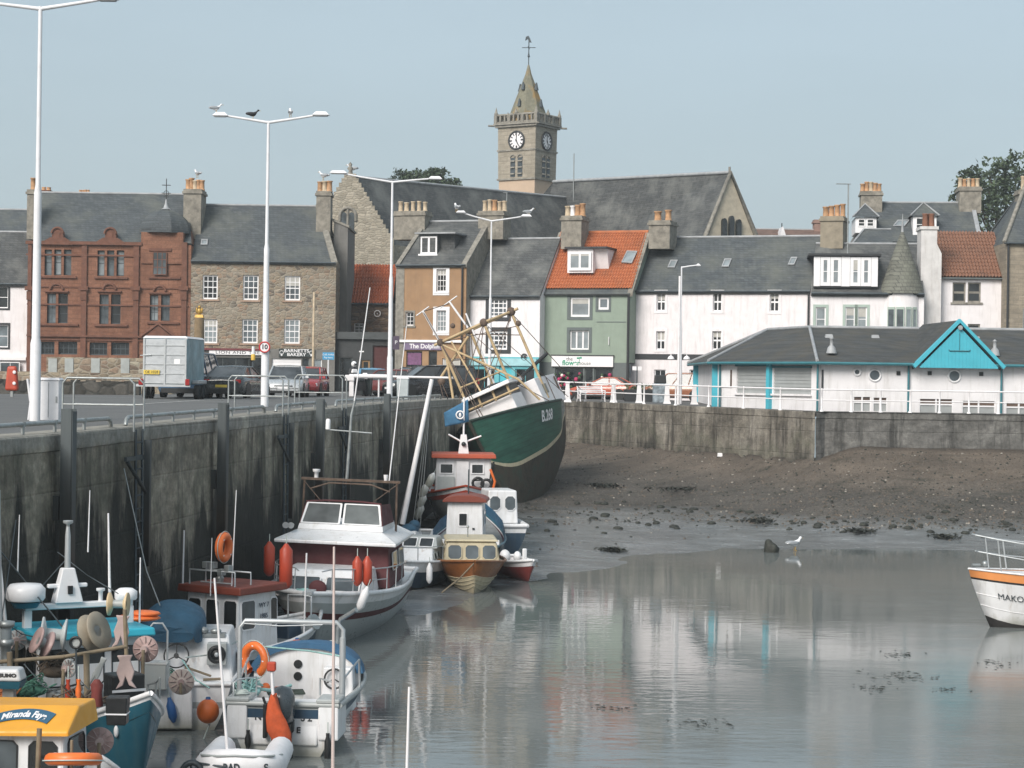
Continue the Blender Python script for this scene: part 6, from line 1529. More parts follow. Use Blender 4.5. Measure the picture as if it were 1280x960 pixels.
# aerials
p = W(1060, 281, 124); mb = MB(); zt = W(1060, 230, 124).z-p.z; mb.tube([(0, 0, -2.6), (0, 0, zt)], .05, 5); mb.tube([(-.8, 0, zt), (.15, 0, zt)], .03, 5)
for k in range(5): mb.tube([(-.75+.18*k, -.25, zt), (-.75+.18*k, .25, zt)], .015, 4)
tag(mb.build('roof_aerial', GALV, None, loc=p), 'thin television aerial mast standing over the turret house roof', 'aerial')
p = W(717, 240, 178); zt = W(717, 192, 178).z-p.z; mb = MB(); mb.tube([(0, 0, -1.5), (0, 0, zt)], .05, 5); tag(mb.build('mast', GALV, None, loc=p), 'thin bare mast rising beside the church tower', 'mast')
p = W(633, 290, 132); zt = W(633, 241, 132).z-p.z; mb = MB(); mb.tube([(0, 0, -2), (0, 0, zt)], .035, 5); mb.tube([(-.25, 0, zt), (.05, 0, zt)], .025, 4); tag(mb.build('roof_aerial', GALV, None, loc=p), 'thin aerial beside the right chimney of the ochre house', 'aerial')
# ---------------------------------------------------------------- gulls and pigeon
GULLW = paint('gull_white', (.74, .74, .75), .7, .05); GULLG = paint('gull_grey', (.32, .34, .36), .7, .08); PIGN = paint('crow_black', (.02, .02, .023), .6, .2); BEAK = paint('beak_yellow', (.55, .33, .05), .5)
def bird(name, label, cat, loc, rz, s=1., body=None, wing=None, grp='gulls about the harbour'):
    r_ = thing(name, label, cat, loc, rz, grp); body = body or GULLW; wing = wing or GULLG
    mb = MB(); st = []
    for (y, z, a, c_) in ((-.30, .22, .015, .012), (-.2, .22, .045, .035), (-.08, .20, .085, .08), (.04, .21, .095, .10), (.12, .25, .075, .085), (.17, .31, .05, .055), (.2, .37, .05, .052), (.235, .385, .048, .046), (.27, .38, .028, .026), (.285, .378, .01, .01)):
        st.append([(a*math.cos(t)*s, y*s, (z+c_*math.sin(t))*s) for t in [2*math.pi*k/10 for k in range(10)]])
    loft(mb, st); o = mb.build('body', body, r_)
    for sd in (-1, 1):
        mb = MB(); mb.ell((sd*.085*s, -.09*s, .235*s), (.022*s, .22*s, .065*s), 8, 6, M=None); mb.build('wing', wing, r_)
        MB().tube([(sd*.035*s, .02*s, .13*s), (sd*.035*s, .0, 0), (sd*.035*s, .06*s, .0)], .01*s, 5).build('leg', BEAK, r_)
    MB().tube([(0, .275*s, .378*s), (0, .345*s, .365*s)], [.014*s, .003*s], 6).build('beak', BEAK, r_); return r_
def onlamp(p, top, tipx, tipz, px): pass
def at(px, py, Y): return W(px, py, Y)
bird('seagull', 'white gull on the left lantern of the second lamp post', 'gull', at(270, 141.5, 66), R(-70), .8)
bird('seagull', 'white gull on the right arm of the second lamp post', 'gull', at(363, 146.5, 66), R(10), .8)
bird('crow', 'black crow perched on the left arm of the second lamp post', 'crow', at(316, 149, 66), R(-80), .8, PIGN, PIGN, None)
bird('seagull', 'grey winged gull on the right lantern of the slim lamp post behind the trawler', 'gull', at(661, 270, 108), R(-80), 1.1)
bird('seagull', 'gull on the left lantern of the slim lamp post behind the trawler', 'gull', at(571, 264.5, 108), R(20), 1.2)
bird('seagull', 'gull perched on the chimney pots of the bakery building', 'gull', at(404.5, 225, 134.2), R(60), 1.5)
bird('seagull', 'gull standing at the peak of the crow stepped gable', 'gull', at(440.5, 216, 150.4), R(80), 1.6)
bird('seagull', 'gull on the right chimney of the sandstone building', 'gull', at(247, 222, 134.2), R(40), 1.4)
g_ = G(995, 690, 0.0); bird('seagull', 'white gull standing at the water edge beside the dark rock', 'gull', Vector((g_.x, g_.y+.4, max(.03, beach_z(g_.x, g_.y+.4)))), R(-60), 1.35)

# ---------------------------------------------------------------- beach details
ROCK = paint('weedy_rock', (.022, .024, .018), .7, .5, 4, bmp=.6)
def rock(name, label, loc, r_, cat='rock', seed=0):
    rn = random.Random(seed); mb = MB(); mb.ell((0, 0, r_[2]*.5), r_, 14, 9)
    mb.v = [v_*(1+.28*math.sin(v_.x*7/r_[0]*.5+seed)*math.cos(v_.y*5/r_[1]*.5)+rn.uniform(-.12, .12)) for v_ in mb.v]
    o = mb.build(name, ROCK, None, loc=loc, sub=1); return tag(o, label, cat)
g_ = G(964, 690, 0); rock('rock', 'dark weed covered rock in the shallows beside the gull', (g_.x, g_.y, -.05), (.34, .35, .34), 'rock', 3)
def bpt(px, py):
    Y = 60.
    for k in range(60):
        p = W(px, py, Y); e = p.z-beach_z(p.x, p.y); Y += e*4.
        if abs(e) < .004: break
    return Vector((p.x, p.y, beach_z(p.x, p.y)))
for i, (px, py, s, l_) in enumerate(((767, 689, .45, 'dark clump of seaweed lying on the wet mud left of the rock'), (850, 612, 1.1, 'large dark seaweed patch in the middle of the beach'), (755, 608, .8, 'flat seaweed patch on the beach near the trawler'), (950, 652, .6, 'seaweed clump at the edge of the wet mud'), (1075, 665, .55, 'ragged seaweed clump below the wall corner'), (1180, 672, .5, 'thin seaweed streak on the wet mud at the right'))):
    p = bpt(px, py); mb = MB(); rn = random.Random(i)
    for k in range(160):
        c_ = Vector((rn.gauss(0, s*.55), rn.gauss(0, s*.7), abs(rn.gauss(0, .05))+.02)); q_ = Euler((rn.uniform(-.7, .7), rn.uniform(-.7, .7), rn.random()*6)).to_matrix()
        mb.add([c_+q_ @ Vector(v_) for v_ in ((-.16, 0, 0), (0, -.05, .02), (.16, 0, 0), (0, .05, .02))], [(0, 1, 2, 3)])
    tag(mb.build('seaweed', ROCK, None, loc=p), l_, 'seaweed', None, 'stuff')
p = bpt(900, 571); r_ = MB().tbox(-.14, .14, -.1, .1, 0, .2, .02, .02, .02, .02).build('plastic_tub', WHITEP, None, .02, loc=p); tag(r_, 'white plastic tub washed up below the promenade wall', 'litter')
fw = MB(); rn = random.Random(8)
for (px, py, s, n_) in ((1128, 819, .3, 26), (1125, 845, .45, 40), (1092, 861, .25, 20), (890, 905, .3, 24), (1185, 862, .2, 14), (760, 886, .25, 16), (1250, 830, .3, 18)):
    g_ = G(px, py, .0)
    for k in range(n_):
        c_ = Vector((g_.x+rn.gauss(0, s), g_.y+rn.gauss(0, s*.9), .012+rn.random()*.02)); a = rn.random()*6.3; l_ = rn.uniform(.03, .10)
        fw.add([c_+Vector((math.cos(a)*l_, math.sin(a)*l_, 0)), c_+Vector((-math.sin(a)*.03, math.cos(a)*.03, .02)), c_-Vector((math.cos(a)*l_, math.sin(a)*l_, 0)), c_+Vector((math.sin(a)*.03, -math.cos(a)*.03, 0))], [(0, 1, 2, 3)])
tag(fw.build('floating_weed', ROCK), 'scraps of dark weed floating on the open water', 'seaweed', None, 'stuff')
# pebbles and weed scraps: uncountable
mb = MB(); rn = random.Random(5)
for k in range(9500):
    X = rn.uniform(-1, 27); t = rn.random()**1.1; we, wy = water_edge(X), wall_y(max(X, .8)); Y = lerp(we+(1.5 if rn.random() < .06 else 4.5), wy-.3, t); s = rn.choice((.025, .03, .035, .04, .05, .075))
    z = beach_z(X, Y)
    if z < .5 and rn.random() > .06: continue
    a = rn.random()*6.3
    vs = [Vector((math.cos(a+2*math.pi*j/5)*s*rn.uniform(.7, 1.2), math.sin(a+2*math.pi*j/5)*s*rn.uniform(.7, 1.2), 0)) for j in range(5)]
    o_ = Vector((X, Y, z-.01)); mm = rn.choice((0, 0, 0, 0, 0, 0, 1, 1, 1, 1, 1, 1, 1, 1, 1, 2))
    mb.add([o_+v_ for v_ in vs]+[o_+v_*.55+Vector((0, 0, s*.75)) for v_ in vs], [(j, (j+1) % 5, 5+(j+1) % 5, 5+j) for j in range(5)]+[(5, 6, 7, 8, 9)], mm)
for k in range(170):
    X = rn.uniform(.5, 26); we, wy = water_edge(X), wall_y(max(X, .8)); Y = we+(wy-we)*min(.95, max(.08, rn.gauss(.40, .07))); s = rn.choice((.06, .08, .09, .12, .18)); mb.ell((X, Y, beach_z(X, Y)+s*.1), (s*rn.uniform(.8, 1.4), s, s*.6), 7, 5, 0)
o = mb.build('pebbles', [ROCK, paint('pebble_brown', (.10, .08, .062), .8, .4, 3), paint('pebble_pale', (.24, .22, .19), .8, .3, 3)]); tag(o, 'scattered pebbles and weed scraps over the beach', 'pebbles', None, 'stuff')

# ---------------------------------------------------------------- trees
m, nt, bb = newmat('leaves'); setb(bb, .65, 0, .3); v = ocoord(nt)
c_ = ramp(nt, noise(nt, v, .8, 4), [(.3, (.035, .055, .030)), (.7, (.075, .105, .055))]); nt.links.new(c_, bb.inputs['Base Color']); LEAF = m
BARK = paint('bark', (.07, .055, .042), .9, .3, 4, bmp=.4)
def tree(label, base, h, clumps, leaf=.32, per=420, seed=1):
    rn = random.Random(seed); r_ = thing('broadleaf_tree', label, 'tree', base)
    mb = MB(); mb.tube([(0, 0, -1), (.1, 0, h*.3), (.0, .1, h*.6)], [.42, .32, .22], 8)
    for (x, y, z, rad) in clumps: mb.tube([(0, 0, h*.35), (x*.5, y*.5, lerp(h*.4, z, .6)), (x, y, z)], [.2, .12, .05], 6)
    mb.build('trunk', BARK, r_); mb = MB()
    for (x, y, z, rad) in clumps:
        subs = [Vector((rn.gauss(0, 1), rn.gauss(0, 1), rn.gauss(0, 1)*.8)).normalized()*rad*rn.uniform(.55, 1.05) for _ in range(15)]
        for k in range(per):
            u = rn.choice(subs)+Vector((rn.gauss(0, 1), rn.gauss(0, 1), rn.gauss(0, 1)*.7))*rad*.19
            q_ = Euler((rn.uniform(-1, 1), rn.uniform(-1, 1), rn.random()*6)).to_matrix(); s = leaf*rn.uniform(.6, 1.3); c_ = Vector((x, y, z))+u
            mb.add([c_+q_ @ Vector(v_) for v_ in ((-s, 0, 0), (0, -s*.5, .05), (s, 0, 0), (0, s*.5, .05))], [(0, 1, 2, 3)])
    mb.build('crown', LEAF, r_)
def clump(list_, base, Y): return [((W(px, py, Y)-base).x, dy, (W(px, py, Y)-base).z, rr) for (px, py, dy, rr) in list_]
YT2 = 172.; bs = W(1262, 480, YT2); bs.z = 9.
tree('large green tree beyond the right chimneys', bs, 14, clump([(1256, 222, 0, 2.6), (1232, 238, -1, 2.2), (1212, 226, 0, 1.2), (1203, 243, .5, .8), (1240, 215, 1, 1.6), (1270, 212, 0, 2.), (1280, 240, -1, 3.), (1250, 262, -1.5, 2.6), (1228, 262, 0, 2.), (1300, 225, 0, 3.), (1265, 280, 0, 3), (1220, 247, 1, 1.4)], bs, YT2), .25, 360, 4)
YT3 = 215.; bs = W(528, 480, YT3); bs.z = 9.
tree('dark round tree top showing over the church hall roof', bs, 14, clump([(528, 227, 0, 1.6), (505, 230, 0, 1.5), (550, 229, 0, 1.6), (515, 224, 1, 1.1), (540, 223, .5, 1.2), (566, 233, 0, 1.), (490, 232, 0, .9), (528, 240, 0, 2.6), (505, 238, 0, 1.8), (552, 238, 0, 1.8)], bs, YT3), .26, 520, 9)
# ================================================================ boats (local +y is the bow, z = 0 the waterline)
GRP = paint('white_gelcoat', (.72, .72, .73), .35, .06, 2, dirt=.55, dcol=(.44, .42, .38), streak=True, coat=.1); GRPG = paint('grey_gelcoat', (.36, .38, .375), .35, .06, 2, dirt=.25, dcol=(.25, .25, .23)); NAVY = paint('navy_hull', (.022, .05, .085), .4, .15, 2, dirt=.6, dcol=(.07, .09, .10), streak=True)
AFOUL = paint('black_antifoul', (.02, .018, .017), .8, .3, 3, dirt=.4, dcol=(.05, .045, .03)); MARN = paint('maroon_canvas', (.085, .022, .025), .8, .2, 2); REDR = paint('red_brown_roof', (.19, .04, .022), .55, .12, 2, dirt=.3, dcol=(.12, .04, .03))
TEALH = paint('teal_hull', (.02, .10, .145), .4, .15, 2, dirt=.6, dcol=(.07, .14, .15), streak=True); TURQB = paint('turquoise_trim', (.03, .36, .48), .4, .08); YELL = paint('yellow_roof', (.70, .33, .03), .45, .08, 2, dirt=.3, dcol=(.5, .26, .05)); TARP = paint('blue_tarpaulin', (.02, .075, .13), .7, .25, 3, bmp=.3)
VARN = paint('varnished_wood', (.23, .085, .025), .35, .25, 4, dirt=.3, dcol=(.12, .05, .02)); CREAM = paint('cream_paint', (.48, .42, .29), .5, .1, 2, dirt=.5, dcol=(.28, .22, .14), streak=True); TANP = paint('ochre_gantry', (.46, .34, .19), .6, .18, 3, dirt=.5, dcol=(.20, .11, .05)); DECKG = paint('grey_deck', (.24, .25, .25), .8, .15, 3, dirt=.4)
WOODG = paint('weathered_pole', (.21, .165, .11), .85, .25, 4); ROPE = paint('pale_rope', (.45, .50, .47), .9, .15, 8); ROPET = paint('turquoise_rope', (.28, .48, .46), .9, .15, 8); SEAT = paint('pink_plastic', (.42, .32, .30), .6, .2, 3, dirt=.4, dcol=(.25, .16, .14)); BLUEF = paint('blue_fender', (.02, .09, .26), .4, .1)
def worn_gelcoat():
    nt = GRP.node_tree; b = nt.nodes['Principled BSDF']; base = b.inputs['Base Color'].links[0].from_socket
    v = ocoord(nt); sp_ = nd(nt, 'ShaderNodeSeparateXYZ', None, i0=v)
    rs = ramp(nt, noise(nt, ocoord(nt, (2.6, 2.6, .28)), 1.5, 6, .7), [(.60, 0.), (.74, .5)])
    c = mixc(nt, rs, base, (.30, .19, .10))
    zl = mth(nt, 'ADD', sp_.outputs[2], mth(nt, 'MULTIPLY', noise(nt, v, 3., 5, .7), .35))
    c = mixc(nt, ramp(nt, zl, [(.22, .75), (.55, 0.)]), c, (.20, .20, .14))     # weed and scum above the waterline
    nt.links.new(c, b.inputs['Base Color'])
worn_gelcoat()
class Boat:
    def __init__(s, name, label, pos, h, L_, B_, fb, draft, sb, ss=0.1, rake=.8, sw=.8, bands=None, mats_=None, heel=0, trim=0, cat='boat', z0=0., bul=.25, full=.30, deckm=None, rail=None, n=18, pw=2.2, railr=.05, srise=0., warp=0.):
        def wv(v_, u_):
            return v_+warp*(1-u_)*((v_/.45) if v_ < .45 else (1-v_)/.55)
        s.srise = srise
        s.L, s.B, s.fb, s.dr, s.sb, s.ss, s.rake, s.sw, s.z0, s.full, s.pw = L_, B_, fb, draft, sb, ss, rake, sw, z0, full, pw
        s.root = thing(name, label, cat, pos, 0, None, (R(trim), R(heel), R(h)))
        bands = bands or [(.3, 1), (1., 0)]
        lv = sorted({0., .04, .1, .18, .28, .4, .5, .6, .7, .8, .9, 1.}|{b_[0] for b_ in bands})
        mb = MB(); vs, fs, ms = [], [], []; K = len(lv)
        for side in (-1, 1):
            o_ = len(mb.v); pts = []
            for i in range(n+1):
                for v_ in lv: p = s.H(i/n, wv(v_, i/n)); pts.append(Vector((p.x*side, p.y, p.z)))
            mb.v += pts
            for i in range(n):
                for k in range(K-1):
                    vm = (lv[k]+lv[k+1])/2; mi = next(m_ for (t, m_) in bands if vm <= t)
                    mb.f.append((o_+i*K+k, o_+(i+1)*K+k, o_+(i+1)*K+k+1, o_+i*K+k+1)); mb.m.append(mi); mb.s.append(True)
            # transom
            for k in range(K-1):
                vm = (lv[k]+lv[k+1])/2; mi = next(m_ for (t, m_) in bands if vm <= t)
                a, b_ = s.H(0, wv(lv[k], 0)), s.H(0, wv(lv[k+1], 0))
                mb.add([(0, a.y, a.z), (a.x*side, a.y, a.z), (b_.x*side, b_.y, b_.z), (0, b_.y, b_.z)], [(0, 1, 2, 3)], mi)
        s.hull = mb.build('hull', mats_ or [GRP, AFOUL], s.root, weld=True)
        mb = MB(); vd = []; 
        for i in range(n+1):
            p = s.H(i/n, 1.); zz = p.z-bul; q = s.H(i/n, 1-bul/max(.3, (p.z-s.H(i/n, 0).z))); vd.append((q.x*.97, p.y if i < n else p.y-.05, zz))
        mb.add([(x, y, z) for (x, y, z) in vd]+[(-x, y, z) for (x, y, z) in vd], [(i, i+1, n+2+i, n+1+i) for i in range(n)]); mb.build('deck', deckm or DECKG, s.root)
        mb = MB()
        for side in (-1, 1): mb.tube([Vector((s.H(i/n, 1).x*side, s.H(i/n, 1).y, s.H(i/n, 1).z)) for i in range(n+1)], railr, 6)
        p = s.H(0, 1.); mb.tube([(-p.x, p.y, p.z), (p.x, p.y, p.z)], railr, 6); mb.build('gunwale', rail or GRP, s.root)
    def H(s, t, v):
        u = t
        if u < .42: f_ = lerp(s.sw, 1., smooth(u/.42))
        else: f_ = max(0., 1-((u-.42)/.58)**s.pw)
        zd = s.fb+s.sb*max(0, (u-.3)/.7)**2+s.ss*max(0, (.35-u)/.35)**2
        zk = -s.dr*(1-max(0, (u-.8)/.2)**2*.7-s.srise*max(0, 1-u/.58)**1.3)
        p = lerp(s.full, .85, u**1.6); z = zk+(zd-zk)*v
        b_ = s.B/2*f_*(v**p if v > 0 else 0)
        y = -s.L/2+u*s.L-s.rake*(u**5)*(1-v)**1.2
        return Vector((b_, y, z+s.z0))
    def deck(s, t): return s.H(t, 1.).z
    def part(s, name, mb, mat, **k): return mb.build(name, mat, s.root, **k)
    def world(s, p): 
        bpy.context.view_layer.update(); return s.root.matrix_world @ Vector(p)
    def hulltext(s, body, size, t0, v0, side, mat, bold=.01, rev=False):
        o = text('lettering', body, size, s.root, (0, 0, 0), (0, 0, 0), mat, bold=bold, ext=.003)
        hgt = s.H(t0, 1).z-s.H(t0, 0).z
        for vt in o.data.vertices:
            u, w_, e = vt.co; t = t0+(u if side > 0 else -u)/s.L; v = clamp(v0+w_/hgt, .02, 1.05)
            p = s.H(t, v); q = s.H(t, min(1.05, v+.02)); vt.co = ((p.x+.03+e)*side, p.y, p.z)
        o.location = (0, 0, 0); o.rotation_euler = (0, 0, 0)
        return o
def wbox(bt, name, x0, x1, y0, y1, z0, z1, mat, l=0, r=0, fr=0, bk=0, bev=.02): return MB().tbox(x0, x1, y0, y1, z0, z1, l, r, fr, bk).build(name, mat, bt.root, bev, 2)
def face_windows(bt, side, x0, x1, y0, y1, za, zb, n_, fm, gm, gap=.12, lean=0, lean2=None, cut=.06, fw=.03):
    """row of n windows on a cabin face. side: 'b' (aft, -y), 'f' (fore, +y), 'l' (-x), 'r' (+x). lean = inward shift at zb (za assumed 0 shift at given coordinate)"""
    for k in range(n_):
        a, c = (k+gap)/n_, (k+1-gap)/n_
        if side == 'b': q = [(lerp(x0, x1, a), y0-.004, za), (lerp(x0, x1, c), y0-.004, za), (lerp(x0, x1, c), y0-.004+lean, zb), (lerp(x0, x1, a), y0-.004+lean, zb)]
        elif side == 'f': q = [(lerp(x1, x0, a), y1+.004, za), (lerp(x1, x0, c), y1+.004, za), (lerp(x1, x0, c), y1+.004-lean, zb), (lerp(x1, x0, a), y1+.004-lean, zb)]
        elif side == 'r': q = [(x1+.004, lerp(y0, y1, a), za), (x1+.004, lerp(y0, y1, c), za), (x1+.004-lean, lerp(y0, y1, c), zb), (x1+.004-lean, lerp(y0, y1, a), zb)]
        else: q = [(x0-.004, lerp(y1, y0, a), za), (x0-.004, lerp(y1, y0, c), za), (x0-.004+lean, lerp(y1, y0, c), zb), (x0-.004+lean, lerp(y1, y0, a), zb)]
        panel(bt.root, q, fm, gm, fw, .015, cut)
def hang_fender(name, label, loc, mat, r_=.12, l_=.55, tilt=0, cat='fender'):
    rt = thing(name, label, cat, loc, 0, None, (0, R(tilt), 0))
    MB().lathe([(.03, -l_/2-.06), (r_*.55, -l_/2-.03), (r_, -l_/2+.06), (r_, l_/2-.06), (r_*.55, l_/2+.03), (.035, l_/2+.1)], 14).build('body', mat, rt)
    MB().tube([(0, 0, l_/2+.08), (0, 0, l_/2+.3)], .012, 5).build('lanyard', ROPE, rt); return rt
def ball(label, loc, r_=.2):
    rt = thing('buoy', label, 'buoy', loc); MB().ell((0, 0, 0), (r_, r_, r_*1.08), 20, 14).build('ball', ORANGE, rt); MB().lathe([(r_*.25, r_*.95), (r_*.2, r_*1.25), (0, r_*1.28)], 10).build('cap', BLUEF, rt)
def lifebuoy(label, loc, rot, R_=.30, r_=.085, horseshoe=False):
    rt = thing('lifebuoy', label, 'lifebuoy', loc, 0, None, rot)
    mb = MB(); (mb.torus((0, 0, 0), R_, r_, 'y', 28, 10, 0, None, R(-60), R(240)) if horseshoe else mb.torus((0, 0, 0), R_, r_, 'y', 32, 10)); mb.build('ring', ORANGE, rt)
    mb = MB()
    for a in ((0, 90, 180) if horseshoe else (45, 135, 225, 315)): mb.torus((R_*math.cos(R(a)), 0, R_*math.sin(R(a))), r_*1.0, .03, 'x', 12, 5, 0, None) if 0 else mb.ell((R_*math.cos(R(a)), 0, R_*math.sin(R(a))), (r_*.75, r_*1.04, r_*.75), 10, 8)
    mb.build('reflective_band', WHITEP, rt)
    mb = MB(); mb.torus((0, -.02, 0), R_+r_+.015, .010, 'y', 32, 5); mb.build('grab_line', ROPE, rt)

# ---- 1 big white cabin cruiser ---------------------------------------------------------------
c_ = W(421, 790, 53.3); B1 = Boat('cabin_cruiser', 'large white cabin cruiser with maroon canvas front and twin pane flybridge windscreen', (c_.x, 53.3, 0), 176, 9.8, 3.55, 1.22, .5, .30, .05, .9, .9, [(.27, 1), (.62, 2), (.71, 3), (.86, 2), (1., 0)], [GRP, AFOUL, GRPG, MARN], pw=2.6, full=.26, bul=.06, deckm=GRP, railr=.07, heel=-1.5)
bt = B1
wbox(bt, 'fore_cabin', -1.22, 1.22, .6, 3.0, 1.2, 1.86, GRP, .12, .12, .05, .75, .06)
panel(bt.root, [(1.0, 2.84, 1.36), (.06, 2.84, 1.36), (.06, 2.52, 1.70), (1.0, 2.52, 1.70)], GRP, GLASS, .03, .02, .04); panel(bt.root, [(-.06, 2.84, 1.36), (-1.0, 2.84, 1.36), (-1.0, 2.52, 1.70), (-.06, 2.52, 1.70)], GRP, GLASS, .03, .02, .04)
bt.part('hatch', MB().ell((.1, 2.86, 1.45), (.24, .1, .2), 14, 8), MARN)
wbox(bt, 'canvas_front', -1.52, 1.52, -2.6, .62, 1.25, 2.42, MARN, .12, .12, .1, .18, .05)
face_windows(bt, 'l', -1.52, 0, -2.4, .3, 1.7, 2.2, 2, GRP, GLASSD, lean=.05); face_windows(bt, 'r', 0, 1.52, -2.4, .3, 1.7, 2.2, 2, GRP, GLASSD, lean=.05)
mb = MB(); mb.tbox(-1.68, 1.68, -3.1, .95, 2.42, 2.52, .0, .0, 0, 0); mb.tbox(-1.66, 1.66, -3.08, .93, 2.522, 2.74, .5, .5, .1, .85); bt.part('flybridge', mb, GRP, bevel=.03, seg=2)
mb = MB(); mb.tbox(-1.2, 1.2, -2.4, .1, 2.742, 2.9, .03, .03, 0, .1); bt.part('coaming', mb, GRP, bevel=.02, seg=2)
zA, zB = 2.9, 3.46
for (a, c) in ((1.14, .03), (-.03, -1.14)): panel(bt.root, [(a, .0, zA), (c, .0, zA), (c*.9, -.34, zB), (a*.9, -.34, zB)], GRP, glassmat('smoked_screen', (.10, .11, .11), .05), .045, .02, .02, 'windscreen')
for s_ in (-1, 1): bt.part('side_screen', MB().add([(s_*1.14, 0, zA), (s_*1.03, -.34, zB), (s_*1.1, -1.7, zB-.05), (s_*1.2, -1.9, zA), (s_*1.17, 0, zA), (s_*1.06, -.34, zB), (s_*1.13, -1.7, zB-.05), (s_*1.23, -1.9, zA)], [(0, 1, 2, 3), (7, 6, 5, 4), (0, 4, 5, 1), (1, 5, 6, 2), (2, 6, 7, 3)]), MARN)
bt.part('screen_rail', MB().tube([(1.06, -.35, zB+.02), (.5, -.33, zB+.07), (-.5, -.33, zB+.07), (-1.06, -.35, zB+.02)], .03, 6), MARN)
mb = MB(); ya = -1.5; za = 4.02      # antenna arch
mb.tube([(1.35, ya, 2.6), (1.33, ya, za)], .035, 6); mb.tube([(-1.35, ya, 2.6), (-1.33, ya, za)], .035, 6)
mb.box(-1.42, 1.42, ya-.06, ya+.06, za, za+.07); mb.tube([(1.15, ya+.1, za-.25), (.6, ya+.15, za-.06), (-.6, ya+.15, za-.06), (-1.15, ya+.1, za-.25)], .025, 6); mb.tube([(1.38, ya, za), (.1, -.2, 2.95)], .014, 4); mb.tube([(-1.38, ya, za), (-.1, -.2, 2.95)], .014, 4)
bt.part('antenna_arch', mb, RUST)
mb = MB(); mb.tube([(.12, ya, za+.05), (.06, ya, za+1.9), (-.02, ya, za+2.3)], [.05, .04, .03], 6); mb.tube([(.75, ya, za+1.45), (-.55, ya, za+1.40)], .025, 5); bt.part('mast', mb, GALV)
mb = MB(); mb.tube([(0, ya, za+2.2), (-.33, ya, za+5.55)], [.022, .014], 5); mb.tube([(-1.1, ya, za+.05), (-1.42, ya, za+4.5)], [.02, .012], 5); mb.lathe([(.07, 0), (.07, .25), (.05, .3)], 8, M=Matrix.Translation((.72, ya, za+1.46))); mb.lathe([(.06, 0), (.06, .14), (.11, .17), (.11, .24)], 8, M=Matrix.Translation((1.0, ya, za+.07))); mb.lathe([(.05, 0), (.07, .16)], 8, M=Matrix.Translation((-1.0, ya, za+.07))); bt.part('aerials', mb, WHITEP)
mb = MB()      # pulpit rails
for side in (-1, 1):
    pts = [Vector((bt.H(t, 1).x*side*.95, bt.H(t, 1).y-.05, bt.deck(t)+.62)) for t in (.45, .55, .65, .75, .85, .93)]
    mb.tube(pts, .018, 6); mb.tube([p-Vector((0, 0, .3)) for p in pts[2:]], .014, 5)
    for p in pts: mb.tube([p, p-Vector((0, 0, .62))], .016, 5)
p = bt.H(.93, 1); mb.tube([(p.x*.95, p.y-.05, p.z+.62), (.3, bt.L/2-.25, p.z+.6)], .018, 6); mb.tube([(-p.x*.95, p.y-.05, p.z+.62), (-.3, bt.L/2-.25, p.z+.6)], .018, 6)
bt.part('pulpit_rail', mb, STEEL)
mb = MB()
for x in (1.25, 1.1): mb.lathe([(.09, 0), (.06, -.1), (.05, -.25)], 10, M=Matrix.Translation((x+.2, .55, 2.86)) @ Matrix.Rotation(R(-90), 4, 'X'))
bt.part('horn', mb, STEEL); bt.part('anchor_roller', MB().box(-.12, .12, bt.L/2-.5, bt.L/2+.15, bt.deck(1)-.02, bt.deck(1)+.06), STEEL)
w_ = bt.world; 
hang_fender('fender', 'red brown cylinder fender in a rack on the port bow rail of the cruiser', w_((-.98, 3.2, 1.95)), REDP, .13, .62); hang_fender('fender', 'red cylinder fender beside its twin on the port rail of the cruiser', w_((-1.22, 3.05, 1.95)), REDP, .13, .62)
hang_fender('fender', 'red cylinder fender at the left side of the cruiser bow rail', w_((1.66, 1.6, 2.0)), REDP, .15, .78)
hang_fender('fender', 'white cylinder fender hanging at an angle from the cruiser bow', w_((-1.2, 3.5, 1.28)), WHITEP, .11, .5, 20)

# ---- 2 navy workboat with red brown wheelhouse roof -------------------------------------------
c_ = W(300, 845, 46.2); bt = Boat('workboat', 'navy hulled workboat with white wheelhouse and red brown flat roof', (c_.x, 46.2, 0), -30, 6.6, 2.6, .62, .5, .42, .08, .5, .86, [(.25, 1), (.78, 2), (1., 0)], [GRP, AFOUL, NAVY], bul=.12)
wbox(bt, 'wheelhouse', -.80, .80, -1.1, .45, .35, 1.86, GRP, .04, .04, .03, .08, .03)
face_windows(bt, 'b', -.80, .80, -1.08, .4, 1.02, 1.74, 3, WHITEP, GLASSD, .12, .01); face_windows(bt, 'r', -.78, .79, -1.05, -.40, 1.0, 1.72, 1, WHITEP, GLASS, .08, .02); face_windows(bt, 'r', -.78, .79, .1, .42, 1.0, 1.72, 1, WHITEP, GLASSD, .08, .02); face_windows(bt, 'l', -.79, .8, -1.0, .4, 1.0, 1.72, 2, WHITEP, GLASSD, .1, .02)
wbox(bt, 'wheelhouse_roof', -.95, .95, -1.25, .6, 1.862, 2.04, REDR, .02, .02, .02, .02, .03)
for k, s_ in enumerate(('WY 7', '1985', '-----')[:2]): text('lettering', s_, .16, bt.root, (.80, -.14, 1.55-.26*k), (R(90), 0, R(90)), NAVY)
mb = MB(); mb.tube([(-.6, -1.2, 2.06), (-.6, -1.2, 2.4), (.75, -1.2, 2.4), (.75, -1.2, 2.06)], .022, 6); mb.tube([(-.6, -.6, 2.06), (-.6, -.6, 2.35), (.75, -.6, 2.35), (.75, -.6, 2.06)], .022, 6); mb.tube([(-.3, -1.15, 2.12), (.6, -1.15, 2.12)], .02, 5); bt.part('roof_rail', mb, STEEL)
mb = MB()
for x, z in ((-.15, 2.45), (.05, 2.45), (.3, 2.3), (.5, 2.4)): mb.box(x-.07, x+.07, -1.22, -1.05, z, z+.15)
mb.lathe([(.08, 0), (.1, .1), (.05, .18)], 10, M=Matrix.Translation((.15, -1, 2.12))); bt.part('deck_lights', mb, GALV, bevel=.01)
